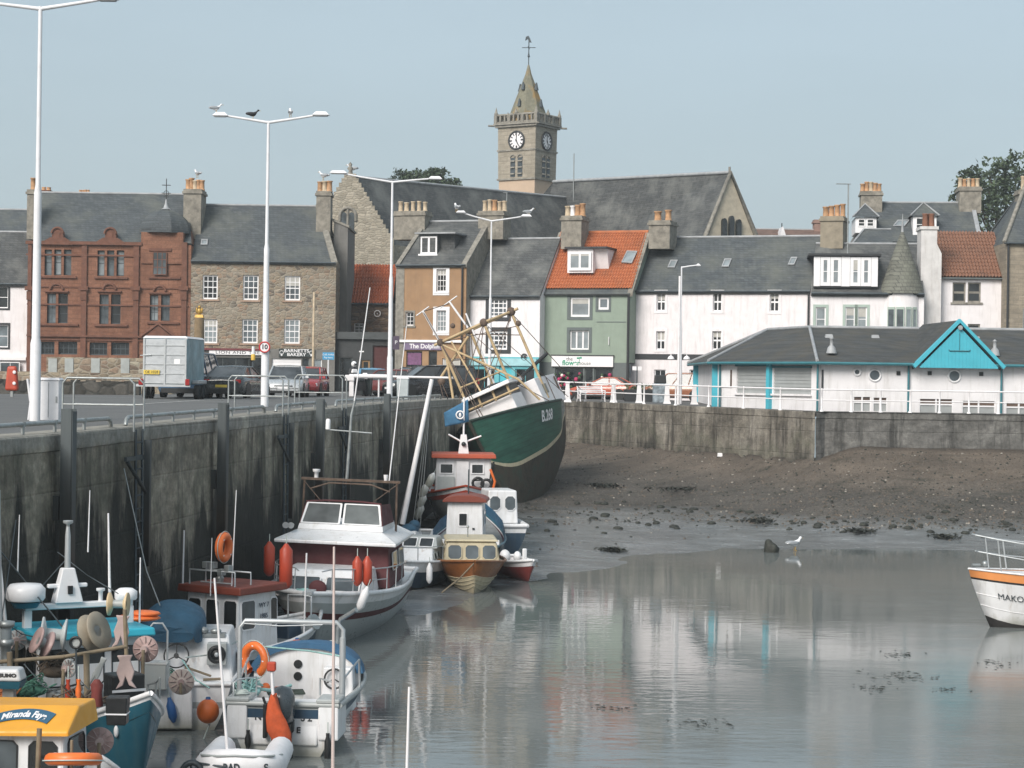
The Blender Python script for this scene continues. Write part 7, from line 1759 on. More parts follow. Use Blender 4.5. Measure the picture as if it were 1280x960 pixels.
bt.part('aerial', MB().tube([(.42, -.9, 2.04), (.52, -.9, 4.3)], [.02, .01], 5), WHITEP); bt.part('aerial', MB().tube([(-.85, -1.15, 2.03), (-.83, -1.15, 3.3)], [.025, .02], 5), WHITEP)
mb = MB(); p = bt.H(.86, 1); mb.tube([(p.x*.6, p.y, p.z), (p.x*.6, p.y, p.z+.6), (0, p.y+.1, p.z+.6), (-p.x*.6, p.y, p.z+.6), (-p.x*.6, p.y, p.z)], .025, 6); bt.part('bow_rail', mb, STEEL)
wbox(bt, 'engine_box', .2, .75, .95, 1.6, .4, .95, NAVY, .08, .08, .08, .08, .05); bt.part('hauler', MB().lathe([(.2, -.05), (.1, 0), (.2, .05)], 14, M=Matrix.Translation((.9, 1.75, .95)) @ Matrix.Rotation(R(70), 4, 'Y')), GALV); bt.part('whip_pole', MB().tube([(1.0, 1.2, .6), (1.05, 1.2, 2.7)], .022, 5), WHITEP)
lifebuoy('round orange lifebuoy raised on a pole above the red brown wheelhouse roof', W(280, 684, 45.2), (0, 0, R(72)), .26, .10); ball('orange ball buoy hanging on the side of the navy workboat', bt.world((1.42, .35, .52)), .19)
hang_fender('fender', 'tall red cylinder fender standing behind the red brown wheelhouse roof', bt.world((.62, .95, 2.35)), REDP, .16, .95)

# ---- 3 white boat under a blue tarpaulin -------------------------------------------------------
c_ = W(238, 860, 40.6); bt = Boat('tarped_boat', 'white boat with blue tarpaulin over its cabin and a steering wheel on the bulkhead', (c_.x, 40.6, 0), 5, 5.6, 2.2, .88, .35, .5, .02, .6, .92, [(.22, 1), (.62, 0), (.72, 2), (1., 0)], [GRP, AFOUL, GRPG], bul=.22, deckm=GRP)
wbox(bt, 'cabin', -.95, .95, -.9, 1.6, .6, 1.58, GRP, .12, .12, .40, .4, .06)
mb = MB(); pr = []      # draped tarpaulin
for (y, w0, zt) in ((-.95, .62, 1.80), (-.75, .82, 2.02), (-.2, .88, 2.22), (.5, .84, 2.26), (1.1, .74, 2.1), (1.6, .6, 1.7)):
    ring = []
    for k in range(13):
        a = math.pi*k/12; x = -w0*math.cos(a)*(1+.04*math.sin(y*9+k)); z = 1.48+(zt-1.48)*math.sin(a)**.55+.035*math.sin(k*2.4+y*6); ring.append((x*.8-.36, y+.03*math.sin(k*1.7), z-.02))
    pr.append(ring)
vs = [p for r_ in pr for p in r_]; mb.add(vs, [(i*13+j, i*13+j+1, (i+1)*13+j+1, (i+1)*13+j) for i in range(len(pr)-1) for j in range(12)], 0, True); mb.add(pr[0], [tuple(range(13))]); bt.part('tarpaulin', mb, TARP, sub=1)
Mw = Matrix.Translation((-.22, -.98, 1.2)) @ Matrix.Rotation(R(-20), 4, 'X')
mb = MB(); mb.torus((0, 0, 0), .25, .016, 'y', 28, 6, 0, Mw); mb.lathe([(.05, -.06), (.05, .05)], 10, M=Mw @ Matrix.Rotation(R(90), 4, 'X'))
for k in range(3): a = R(90+120*k); mb.tube([Mw @ Vector((0, 0, 0)), Mw @ Vector((.25*math.cos(a), 0, .25*math.sin(a)))], .012, 5)
bt.part('steering_wheel', mb, BLACK)
mb = MB(); mb.box(.40, .80, -.92, -.60, 1.0, 1.44, 0); mb.torus((.60, -.93, 1.22), .145, .05, 'y', 20, 6, 1); mb.lathe([(.13, 0), (.05, .03), (0, .05)], 16, 1, Matrix.Translation((.60, -.925, 1.22)) @ Matrix.Rotation(R(90), 4, 'X')); mb.ell((.60, -.97, 1.22), (.05, .03, .05), 10, 6, 2); bt.part('hauler_motor', mb, [GRPG, BLACK, STEEL], bevel=.01)
mb = MB(); mb.tube([(.0, -.95, .95), (.5, -1.1, .8)], .025, 6); mb.tube([(.35, -1.2, .74), (.75, -1.2, .76)], .03, 6); mb.lathe([(.05, 0), (.05, .08)], 8, M=Matrix.Translation((0, -.98, .93))); bt.part('tiller', mb, WOODG)
wbox(bt, 'stern_locker', -.62, .28, -2.98, -2.55, .05, .98, GRP, .03, .03, .02, .02, .03)
bt.part('roof_horns', MB().box(.2, .75, -.55, -.3, 1.52, 1.6).ell((.3, -.5, 1.66), (.1, .1, .08), 10, 6).ell((.55, -.5, 1.65), (.12, .08, .06), 10, 6), GALV)
pz = bt.world((-.12, -3.05, .42)); hang_fender('fender', 'blue sausage fender hanging on the stern of the tarpaulin boat', pz, BLUEF, .09, .34, -12)
ball('large orange ball buoy between the tarpaulin boat and the outboard boat', W(260, 889, 37.2), .22)

# ---- 4 white open boat, stern to the camera, outboard engine -----------------------------------
c_ = W(352, 925, 35.4); hd = R(-4); cx, cy = c_.x+math.sin(-hd)*3.0, 35.4+math.cos(hd)*2.75
bt = Boat('motor_boat', 'white open motor boat with black outboard, steel gantry and blue spray hood', (cx, cy, 0), -4, 5.5, 2.2, .92, .35, .42, .03, .6, .95, [(.12, 1), (.80, 0), (.93, 2), (1., 3)], [GRP, AFOUL, NAVY, GRPG], bul=.42, deckm=GRP, railr=.06, rail=GRPG); B4 = bt
yt = -2.75
for s_ in (-1, 1):
    bt.part('stern_quarter', MB().box(s_*.85-.19, s_*.85+.19, yt-.04, yt+.9, .30, .98), GRP, bevel=.03, seg=2)
    bt.part('quarter_cap', MB().box(s_*.84-.22, s_*.84+.22, yt-.06, yt+.6, .982, 1.06), GRPG, bevel=.02)
wbox(bt, 'transom_well', -.655, .655, yt-.06, yt+.5, .2, .98, GRP, .02, .02, .13, 0, .03)
text('lettering', 'N', .17, bt.root, (-.46, yt+.005, .70), (R(80), 0, 0), BLKP, bold=.006); text('lettering', 'S 2', .17, bt.root, (.44, yt+.005, .70), (R(80), 0, 0), BLKP, bold=.006); text('lettering', 'E', .15, bt.root, (.30, yt-.035, .48), (R(80), 0, 0), BLKP, bold=.006)
mb = MB(); bw = []      # white foredeck bulkhead with arched top and blue cover
arc = [(-1.06, .6), (1.06, .6)]+[(1.06*math.cos(t), 1.22+.52*math.sin(t)) for t in [math.pi*k/14 for k in range(15)]]
mb.prism(arc, -.25, -.15); bt.part('bulkhead', mb, GRP)
mb = MB(); rings = []
for (y, f_, dz) in ((-.32, 1.04, .03), (-.1, 1.05, .06), (1.0, .86, -.08), (2.0, .48, -.3), (2.6, .15, -.5)):
    rings.append([(1.08*f_*math.cos(t), y, (1.16+dz*.5)+(.56+dz*.5)*math.sin(t)) for t in [math.pi*k/14 for k in range(15)]])
vs = [p for r_ in rings for p in r_]; mb.add(vs, [(i*15+j, i*15+j+1, (i+1)*15+j+1, (i+1)*15+j) for i in range(4) for j in range(14)], 0, True)
mb.add(rings[0]+[(p[0]*.88, p[1]-.002, 1.16+(p[2]-1.16)*.82) for p in rings[0]], [(j, j+1, 16+j, 15+j) for j in range(14)]); bt.part('spray_hood', mb, paint('blue_canvas', (.03, .10, .19), .7, .15, 3))
for z in (1.32, 1.08): bt.part('porthole', MB().lathe([(.085, 0), (.085, .02)], 16, M=Matrix.Translation((-.18, -.255, z)) @ Matrix.Rotation(R(90), 4, 'X')), BLACK)
wbox(bt, 'console', .35, 1.0, -.7, -.27, .5, 1.32, GRP, .04, .04, .08, 0, .03)
Mw = Matrix.Translation((.62, -.74, 1.12)) @ Matrix.Rotation(R(-15), 4, 'X'); mb = MB(); mb.torus((0, 0, 0), .19, .02, 'y', 24, 6, 0, Mw)
for k in range(3): a = R(90+120*k); mb.tube([Mw @ Vector((0, 0, 0)), Mw @ Vector((.19*math.cos(a), 0, .19*math.sin(a)))], .014, 5)
bt.part('steering_wheel', mb, BLACK)
mb = MB(); gy = -2.0
mb.tube([(-.98, gy, .9), (-.98, gy, 2.25), (-.88, gy, 2.38), (.86, gy, 2.38), (.98, gy, 2.25), (.98, gy, .9)], .045, 8); mb.tube([(-.9, gy-.05, 2.33), (-.2, gy-.06, 2.30), (.6, gy-.05, 2.34)], .012, 5); mb.tube([(.98, gy-.02, .95), (.98, gy-.02, 2.1)], .06, 8); bt.part('gantry', mb, STEEL)
mb = MB(); mb.tube([(-.98, gy, 1.25), (-1.02, -.8, 1.6), (-.9, -.2, 1.7)], .025, 6); mb.tube([(-.98, gy, .98), (-1.0, -.9, 1.25)], .022, 6); mb.tube([(-1.0, -1.3, 1.0), (-1.0, -1.3, 1.5)], .02, 6); mb.tube([(.98, gy, 1.3), (1.1, -.7, 1.5), (1.12, -.7, .95)], .022, 6)
for s_ in (-1, 1): mb.tube([(s_*.95, yt+.1, 1.05), (s_*.95, yt+.1, 1.3), (s_*.88, yt+.16, 1.36), (s_*.6, yt+.5, 1.36), (s_*.6, yt+.5, 1.05)], .02, 6)
bt.part('side_rail', mb, STEEL)
mb = MB(); p = bt.H(.78, 1); mb.tube([(p.x*.7, p.y-1.2, 1.2), (p.x*.72, p.y-1.2, 1.95), (p.x*.8, p.y-1.25, 2.15), (p.x*.8+.35, p.y-1.5, 2.38)], .05, 8); bt.part('davit', mb, GALV)
# outboard
ob = bpy.data.objects.new('outboard', None); COL.objects.link(ob); ob.parent = bt.root; ob.location = (.02, yt-.22, 0)
MB().lathe([(.10, .62), (.21, .68), (.25, .85), (.24, 1.12), (.17, 1.28), (.0, 1.33)], 14, M=Matrix.Scale(1.25, 4, (0, 1, 0))).build('cowling', paint('outboard_grey', (.04, .05, .058), .3, .1, 3, coat=.4), ob)
mb = MB(); mb.tbox(-.14, .14, -.1, .16, -.1, .64, -.04, -.04, -.05, -.05); mb.box(-.2, .2, .08, .28, .45, .68); mb.box(-.35, -.28, .0, .14, .35, .98); mb.box(-.19, .19, -.25, .2, .0, .04); mb.tube([(-.31, .07, .95), (-.36, .05, 1.1)], .03, 6); mb.build('leg', BLACK, ob, .02)
lifebuoy('orange horseshoe lifebuoy on the left rail of the outboard motor boat', bt.world((-.86, -1.15, 1.52)), (0, 0, R(-35)), .27, .085, True)
fl = thing('flag', 'furled red orange ensign drooping from a white staff over the outboard', 'flag', bt.world((-.02, yt-.62, .1)))
MB().tube([(.12, -.05, -.9), (.0, 0, .4), (-.08, 0, 1.62)], .03, 8).build('staff', WHITEP, fl); MB().box(-.16, .0, -.07, .07, 1.55, 1.72).build('lamp', REDP, fl, .02)
mb = MB(); rings = []
for (z, w0, cx) in ((1.12, .05, -.03), (.95, .1, -.02), (.7, .17, .03), (.45, .2, .06), (.28, .17, .1), (.22, .08, .12)): rings.append([(cx+w0*math.cos(t)*(1+.25*math.sin(3*t+z*5)), -.06+.08*math.sin(t), z+.04*math.sin(2*t)) for t in [2*math.pi*k/14 for k in range(14)]])
loft(mb, rings); mb.build('cloth', paint('ensign_red', (.50, .085, .025), .8, .25, 6), fl)
mb = MB(); mb.tube([bt.world((-.9, -.9, 1.75)), bt.world((.2, -1.2, 1.72)), bt.world((.95, gy, 1.75))], .018, 5); mb.tube([bt.world((-.98, gy, 1.0)), bt.world((-.9, -1.6, 1.05)), bt.world((-.4, -1.3, .95)), bt.world((-.2, -.9, 1.0))], .035, 6)
tag(mb.build('mooring_rope', ROPET), 'pale turquoise rope strung across the cockpit of the outboard boat', 'rope')
for k, (x, l_) in enumerate(((-.62, 'small black fender on the left of the outboard boat transom'), (.86, 'long black fender on the right of the outboard boat transom'))): hang_fender('fender', l_, bt.world((x, yt-.12, .15 if k else .28)), BLACK, .06, .42 if k else .2)

# ---- 5 white dinghy at the bottom edge ---------------------------------------------------------
c_ = W(299, 955, 31.8); rt = thing('inflatable_dinghy', 'white inflatable dinghy with dark lettering at the bottom edge', 'dinghy', (c_.x, 31.8, .51), R(0)); 
mb = MB(); pts = [(-.5, 1.6, 0), (-.52, .3, 0), (-.47, -.12, .06), (-.30, -.26, .1), (0, -.3, .12), (.30, -.26, .1), (.47, -.12, .06), (.52, .3, 0), (.5, 1.6, 0)]; mb.tube(pts, [.22, .24, .25, .25, .25, .25, .25, .24, .22], 14); rt_t = mb.build('tube', WHITE, rt)
MB().tube([(-.68, .25, .17), (-.58, -.28, .25), (-.3, -.46, .27), (0, -.5, .29), (.3, -.46, .27), (.58, -.28, .25), (.68, .25, .17)], .022, 6).build('rub_strake', GRPG, rt); MB().box(-.45, .45, -.1, 1.6, -.12, -.06).build('floor', DECKG, rt)
text('lettering', 'RAD', .17, rt, (-.05, -.553, .10), (R(90), 0, 0), DKSTEEL, bold=.006, xs=.8); text('lettering', 'S', .17, rt, (.50, -.43, .08), (R(90), 0, R(35)), DKSTEEL, bold=.006)
mb = MB(); mb.tube([(-.75, -.3, -.1), (-.75, -.3, .14), (-.2, -.55, .12), (-.2, -.55, -.2)], .02, 6); mb.torus((-.72, -.35, -.02), .16, .05, 'y', 14, 6); mb.build('bow_fitting', DKSTEEL, rt); MB().tube([(-.14, -.2, .0), (-.42, -.2, 3.15)], [.03, .018], 6).build('whip_pole', WHITE, rt)
c2 = W(417, 958, 30.5); MB_ = MB().tube([(0, 0, -1.2), (-.04, 0, 3.5)], [.035, .02], 6); tag(MB_.build('sounding_pole', paint('pinkish_pole', (.55, .45, .42), .5, .1), None, loc=(c2.x, 30.5, .8)), 'tall pinkish white pole rising out of the water in front of the outboard boat', 'pole')
c2 = W(507, 958, 29.5); tag(MB().tube([(0, 0, -1.5), (.04, 0, 1.25)], [.03, .022], 6).build('mooring_pole', WHITE, None, loc=(c2.x, 29.5, 1.0)), 'short white pole standing in open water at the bottom edge', 'pole')

# ---- 6 turquoise trimmed fishing boat -----------------------------------------------------------
bt = Boat('fishing_boat', 'teal hulled fishing boat with turquoise roof edge and white radar gantry', (-7.22, 33.0, 0), 211, 6.1, 2.2, .95, .5, 1.0, .1, .55, .85, [(.2, 1), (.95, 2), (1., 0)], [GRP, AFOUL, TEALH], bul=.3, deckm=DECKG, railr=.045); B6 = bt
wbox(bt, 'wheelhouse', -.95, .95, -1.2, .2, .7, 2.48, GRP, .05, .05, .05, .12, .03)
face_windows(bt, 'f', -.95, .95, -1.9, .12, 1.65, 2.3, 3, BLACK, GLASSD, .1, .03, fw=.025); face_windows(bt, 'l', -.95, .9, -1.1, .1, 1.65, 2.3, 2, BLACK, GLASSD, .1, .03, fw=.025); face_windows(bt, 'r', -.9, .95, -1.1, .1, 1.65, 2.3, 2, BLACK, GLASSD, .1, .03, fw=.025)
wbox(bt, 'wheelhouse_roof', -1.08, 1.08, -1.3, .4, 2.482, 2.62, TURQB, .02, .02, .02, .02, .03)
mb = MB(); gy = -.5
mb.box(-.95, .98, gy-.08, gy+.08, 2.92, 3.02); 
for x in (-.9, .92): mb.tbox(x-.07, x+.07, gy-.07, gy+.07, 2.602, 2.92)
mb.tbox(-.03, .47, gy-.14, gy+.14, 3.02, 3.62, .14, .14, .06, .06); mb.box(-.13, .57, gy-.05, gy+.05, 3.28, 3.35); bt.part('radar_gantry', mb, WHITEP, bevel=.015)
bt.part('mast_lamp', MB().box(.17, .25, gy+.11, gy+.16, 3.18, 3.32), BLACK)
bt.part('mast', MB().lathe([(.055, 0), (.05, .55), (.035, .7), (.03, .75), (.09, .78), (.09, .82)], 8, M=Matrix.Translation((.22, gy, 3.62))), STEEL)
bt.part('radar_dome', MB().lathe([(.30, 0), (.33, .04), (.33, .2), (.26, .28), (0, .30)], 20, M=Matrix.Translation((.98, gy+.1, 3.1))), WHITEP); mb = MB(); mb.lathe([(.18, 0), (.2, .03), (.2, .15), (.12, .2), (0, .21)], 16, M=Matrix.Translation((-.84, gy, 3.02))); bt.part('radar_dome', mb, WHITEP); bt.part('horn', MB().lathe([(.04, 0), (.04, .16), (.08, .18), (.08, .22)], 8, M=Matrix.Translation((-.38, gy, 3.02))), WHITEP)
mb = MB(); mb.lathe([(.2, 0), (.26, .1)], 14, M=Matrix.Translation((.98, gy+.1, 2.98))); bt.part('radar_base', mb, TEALH)
for a_, c_, r2 in (((1.28, gy, 2.6), (1.5, gy, 4.65), .035), ((-.55, gy, 3.0), (-.5, gy, 4.55), .028), ((-1.1, gy, 2.6), (-1.1, gy, 3.75), .02)): bt.part('aerial', MB().tube([a_, c_], [r2, r2*.55], 6), WHITEP)
wbox(bt, 'work_shelter', -.2, .95, .5, 1.1, .95, 1.7, GRPG, .05, .05, .05, .05, .02)
mb = MB(); 
for side in (-1, 1):
    mb = MB(); q = [bt.H(t, 1) for t in (.55, .66, .77)]; pts = [Vector((a.x*side*.92, a.y, a.z+.55)) for a in q]; mb.tube(pts, .02, 6)
    for a in pts: mb.tube([a, a-Vector((0, 0, .55))], .02, 5)
    bt.part('side_rail', mb, GALV)
p = bt.H(.93, 1.); mb = MB(); mb.box(-.25, .3, p.y-.95, p.y-.5, p.z-.15, p.z+.35); bt.part('hatch_box', mb, BLACK, bevel=.02); bt.part('hatch_trim', MB().box(-.26, .31, p.y-.495, p.y-.48, p.z+.08, p.z+.12), WHITEP); bt.part('hull_mark', MB().ell((bt.H(.9, .8).x+.01, bt.H(.9, .8).y, bt.H(.9, .8).z), (.04, .06, .1), 8, 6), WHITEP)
# reels, haulers and fish-box clutter on its deck (each its own thing)
DISC = paint('pink_grey_plastic', (.36, .25, .235), .55, .25, 4, dirt=.5, dcol=(.2, .13, .12)); DISCW = paint('pale_pink_plastic', (.55, .45, .40), .55, .2, 4, dirt=.4, dcol=(.4, .28, .25))
def hauler(label, loc, rot, r_, mat, post=.6):
    rt = thing('line_hauler', label, 'line hauler', loc, 0, None, rot)
    MB().lathe([(.04, -.06), (r_*.45, -.05), (r_, .02), (r_, .045), (r_*.5, .03), (r_*.22, .07), (0, .08)], 26, M=Matrix.Rotation(R(90), 4, 'X')).build('disc', mat, rt)
    mb = MB(); mb.lathe([(.06, .05), (.06, .14)], 10, M=Matrix.Rotation(R(90), 4, 'X'))
    for k in range(12): a = 2*math.pi*k/12; mb.tube([(math.cos(a)*r_*.4, -.045, math.sin(a)*r_*.4), (math.cos(a)*r_*.93, -.055, math.sin(a)*r_*.93)], .008, 4)
    mb.build('hub', SEAT if post > .3 else DISC, rt); MB().tube([(0, -.14, 0), (0, -.16, -post)], .03, 6).build('bracket', WOODG, rt)
def pt(px, py, Y): return W(px, py, Y)
hauler('large pink plastic hauling disc beside the orange lifebuoy of the yellow boat', pt(125, 926, 27.6), (0, 0, R(8)), .20, DISC, .45)
hauler('pink spoked hauling disc mounted left of the tarpaulin boat', pt(183, 811, 32.6), (0, 0, R(-10)), .225, DISC, .9)
hauler('pale cream hauling disc with red hub on the stern of the tarpaulin boat', pt(227, 852, 36.6), (0, 0, R(5)), .245, DISCW, .2)
def reel(label, loc, rot, r_, w0, mat):
    rt = thing('net_reel', label, 'net reel', loc, 0, None, rot)
    for s_ in (-1, 1): MB().lathe([(r_*.3, s_*w0/2), (r_, s_*(w0/2+.06)), (r_, s_*(w0/2+.09)), (r_*.3, s_*(w0/2+.05))], 22, M=Matrix.Rotation(R(90), 4, 'Y')).build('flange', mat, rt)
    MB().lathe([(r_*.36, -w0/2-.05), (r_*.36, w0/2+.05)], 14, M=Matrix.Rotation(R(90), 4, 'Y')).build('drum', GRPG, rt)
reel('grey pot hauler reel with two pale flanges in front of the wheelhouse windows', pt(67, 793, 31.2), (0, R(6), R(10)), .27, .22, paint('pale_grey_plastic', (.42, .44, .44), .5, .12, 3)); reel('cream topped twin flange roller above the teal boat, left of the tarpaulin', pt(148, 755, 33.2), (0, R(0), R(0)), .2, .16, paint('cream_plastic', (.60, .46, .28), .5, .12, 3))
reel('dark tilted reel low on the deck under the wooden crossbar', pt(53, 803, 30.5), (R(40), R(25), R(30)), .22, .05, DISC); reel('grey tilted reel beside the upright wooden post', pt(118, 790, 31.5), (R(50), R(-20), R(-20)), .32, .04, paint('tan_plastic', (.30, .26, .20), .6, .2, 3))
rt = thing('drying_frame', 'weathered wooden crossbar frame on upright posts over the fishing gear', 'gear frame', pt(70, 860, 30.2)); s0 = pt(70, 860, 30.2)
mb = MB()
for a, c, r_ in (((-10, 828, 30.0), (80, 821, 30.2), .035), ((80, 821, 30.2), (158, 808, 30.6), .033), ((108, 816, 30.3), (109, 872, 30.3), .05), ((156, 762, 31.2), (159, 845, 31.2), .035), ((12, 815, 30.0), (14, 880, 30.0), .045)): mb.tube([pt(*a)-s0, pt(*c)-s0], r_, 6)
mb.build('timber', WOODG, rt); 
rt = thing('work_lamp', 'round headlamp shaped work light on the wooden crossbar', 'work light', pt(95, 803, 30.0)); MB().torus((0, -.02, 0), .085, .02, 'y', 18, 6).build('rim', BLACK, rt); MB().lathe([(.085, 0), (.085, .05), (.03, .1)], 18, M=Matrix.Rotation(R(-90), 4, 'X')).build('lens', GRPG, rt); MB().tube([(0, 0, -.08), (.02, 0, -.62)], .015, 6).build('stem', DKSTEEL, rt)
def skate(label, px, py, Y, h_, w0, lean, mat):
    rt = thing('plastic_paravane', label, 'fishing gear', pt(px, py, Y), 0, None, (0, R(lean), 0)); prf = [(-w0, -h_), (-w0*.55, -h_*.55), (-w0*.85, 0), (-w0*.5, h_*.7), (-w0*.75, h_), (w0*.75, h_), (w0*.5, h_*.7), (w0*.85, 0), (w0*.55, -h_*.55), (w0, -h_), (w0*.3, -h_*.8), (0, -h_*.25), (-w0*.3, -h_*.8)]
    MB().prism(prf, -.03, .03).build('blade', mat, rt, .015, 2)
skate('pinkish plastic net weight hanging under the cream roller', 152, 790, 31.6, .27, .15, 4, SEAT); skate('pale pinkish net weight at the bow rail of the teal boat', 157, 840, 30.8, .27, .17, -3, SEAT); skate('grey white slanted board propped beside the upright post', 121, 842, 30.7, .28, .07, 25, GRPG)
rt = thing('outboard_engine', 'grey white outboard engine cowling with dark lettering above the yellow roof', 'outboard', pt(12, 842, 28.2)); MB().tbox(-.28, .22, -.2, .2, -.09, .09, .03, .05, .04, .04).build('cowling', GRPG if 0 else paint('outboard_white', (.55, .56, .57), .35, .05), rt, .04, 3); MB().tbox(-.22, .18, -.17, .17, -.2, -.092, -.03, -.03, -.03, -.03).build('cowl_base', TEALH, rt); text('lettering', 'SUMO', .07, rt, (.02, -.19, .0), (R(85), 0, 0), BLKP, bold=.004, xs=1.3); MB().tbox(-.08, .08, -.08, .08, -.8, -.2).build('leg', GALV, rt)
rt = thing('deck_crate', 'black plastic crate with white strap on the bow of the teal boat', 'crate', pt(146, 887, 29.0)); MB().tbox(-.13, .16, -.12, .12, -.22, .2, -.02, -.02, -.02, -.02).build('crate_body', BLACK, rt, .015); MB().box(-.155, .175, -.14, .14, -.06, -.04).build('strap', WHITEP, rt)
rt = thing('gear_box', 'grey steel control box beside the tarpaulin boat stern', 'control box', pt(196, 843, 37.6)); MB().tbox(-.22, .22, -.2, .2, -.28, .22).build('box_body', GRPG, rt, .02); MB().box(-.23, .23, -.21, .21, .223, .25).build('box_lid', GRP, rt); MB().tube([(-.2, 0, .25), (-.2, 0, .85), (-.08, 0, 1.0), (.1, 0, 1.0), (.2, 0, .85), (.2, 0, .25)], .022, 6).build('guard_rail', STEEL, rt)
tag(MB().ell((0, 0, 0), (.42, .3, .07), 14, 6).ell((.1, 0, .08), (.32, .25, .06), 14, 6).build('orange_bundle', ORANGE, None, loc=pt(173, 772, 35.5)), 'folded orange net bundle behind the cream roller', 'net bundle')
for k, (px, py, Y, l_) in enumerate(((85, 868, 29.4, 'red and white canister standing on the deck behind the yellow roof'), (98, 868, 29.2, 'orange topped canister beside the grey posts behind the yellow roof'))): hang_fender('canister', l_, pt(px, py, Y), ORANGE if k else REDP, .045, .26, 0, 'canister')
tag(MB().lathe([(.10, -.2), (.08, .0), (.1, .12), (.04, .2)], 10).build('red_bag', paint('dark_red_cloth', (.15, .03, .025), .8, .25, 5), None, loc=pt(121, 866, 29.0)), 'dark red cloth bag hanging by the upright post', 'bag')

# ---- 7 yellow roofed boat ------------------------------------------------------------------------
bt = Boat('yellow_roof_boat', 'white boat with bright yellow wheelhouse roof carrying a blue name banner', (-6.42, 26.7, 0), -6, 4.6, 2.5, .95, .5, .3, .05, .5, .9, [(.2, 1), (1., 0)], [GRP, AFOUL, TEALH], bul=.3, railr=.035); B7 = bt
wbox(bt, 'wheelhouse', -1.22, .42, -.4, .65, .8, 2.1, GRP, .03, .03, .03, .05, .04)
for (a, c) in ((-.85, -.25), (-.10, .31)): panel(bt.root, [(a, -.392, 1.42), (c, -.392, 1.42), (c, -.383, 1.95), (a, -.383, 1.95)], BLACK, GLASS if a < -.5 else GLASSD, .02, .012, .07)
face_windows(bt, 'r', 0, .412, -.36, .6, 1.45, 1.96, 1, BLACK, GLASSD, .14, .012, fw=.02, cut=.07)
mb = MB(); mb.add([(-1.32, -.55, 2.08), (.52, -.55, 2.13), (.45, .1, 2.37), (-1.28, .1, 2.33), (-1.28, .8, 2.33), (.45, .8, 2.36), (-1.32, -.55, 2.01), (.52, -.55, 2.06), (.50, .8, 2.06), (-1.3, .8, 2.03)], [(0, 1, 2, 3), (3, 2, 5, 4), (0, 6, 7, 1), (1, 7, 8, 5, 2), (0, 3, 4, 9, 6), (4, 5, 8, 9)]); rf_ = bt.part('wheelhouse_roof', mb, YELL, bevel=.03, seg=2)
# arched name banner lying on the sloping front of the roof
O_ = Vector((-.22, -.55, 2.108)); exr = Vector((1.84, 0, .05)).normalized(); eyr = Vector((0, .65, .24)).normalized(); nr = exr.cross(eyr)
RB = 1.15; cB = O_+exr*.10+eyr*(.46-RB)+nr*.016
mb = MB(); vs = []
KV = 1.9
def onroof(rr_, a): return O_+exr*(.0+rr_*math.cos(a))+eyr*(.42+KV*(rr_*math.sin(a)-RB))+nr*.016
for k in range(17):
    a = R(90-20+40*k/16)
    for rr_ in (RB-.065, RB+.085): vs.append(onroof(rr_, a))
mb.add(vs+[v_-nr*.01 for v_ in vs], [(2*i, 2*i+1, 2*i+3, 2*i+2) for i in range(16)]); ban = bt.part('name_banner', mb, paint('banner_blue', (.03, .10, .17), .5, .05))
rot_ = Matrix((exr, eyr, nr)).transposed().to_euler()
tx = text('lettering', 'Miranda Faye', .118, bt.root, (0, 0, 0), (0, 0, 0), WHITEP, bold=.004, ext=.002)
for vt in tx.data.vertices:
    u, w0, e = vt.co; a = R(90)-(u/RB)*1.02; rr_ = RB+w0; vt.co = onroof(rr_, a)+nr*(.006+e)
mb = MB(); mb.tube([(.27, -1.1, .9), (.29, -1.05, 2.25)], .035, 6); mb.tube([(.72, -1.0, .9), (.72, -1.0, 2.1)], .02, 6); mb.tube([(-.2, -1.08, 1.62), (1.0, -1.08, 1.62)], .02, 6); bt.part('rail_post', mb, WOODG)
lifebuoy('orange lifebuoy lying flat on the rail of the yellow roofed boat', pt(92, 949, 25.6), (R(78), 0, R(5)), .30, .085)

# ---- 8 varnished wooden cabin boat ----------------------------------------------------------------
c_ = W(588, 742, 64.8); bt = Boat('wooden_boat', 'varnished wooden clinker boat with cream cabin and rounded windows', (c_.x, 64.8, .10), 184, 5.4, 2.35, .78, .35, .22, .0, .35, .8, [(.55, 1), (.60, 0), (1., 0)], [VARN, CREAM], pw=2.9, full=.36, bul=.05, deckm=CREAM, rail=VARN, railr=.045)
mb = MB()
for v_ in (.25, .36, .46, .56):
    for s_ in (-1, 1): mb.tube([Vector((bt.H(k/16, v_).x*s_+s_*.004, bt.H(k/16, v_).y, bt.H(k/16, v_).z)) for k in range(17)], .018, 4)
bt.part('clinker_strakes', mb, CREAM)
wbox(bt, 'cabin', -.95, .95, -1.4, .85, .72, 1.46, CREAM, .13, .13, .05, .22, .07); wbox(bt, 'cabin_roof', -.90, .90, -1.5, .72, 1.462, 1.53, CREAM, .08, .08, .03, .06, .03)
face_windows(bt, 'f', -.86, .86, 0, .835, .86, 1.36, 3, CREAM, GLASS, .07, .15, cut=.1, fw=.03); face_windows(bt, 'l', -.93, 0, -1.3, .6, .88, 1.34, 2, CREAM, GLASSD, .1, .09, cut=.1); face_windows(bt, 'r', 0, .93, -1.3, .6, .88, 1.34, 2, CREAM, GLASSD, .1, .09, cut=.1)
bt.part('stern_cover', MB().tbox(-1.0, .2, -2.2, -1.45, .6, 1.3, .1, .1, .1, .02), BLACK, bevel=.08, seg=2); bt.part('mast_lamp', MB().tube([(.1, -.3, 1.5), (.1, -.3, 1.85)], .02, 5).ell((.1, -.3, 1.88), .05, 8, 6), GALV)
mb = MB(); mb.tube([bt.world((0, 2.6, .95)), bt.world((.5, 3.2, .5)), bt.world((1.1, 4., .12))], .025, 5); tag(mb.build('mooring_rope', WOODG), 'brown mooring rope running from the wooden boat bow to the mud', 'rope')
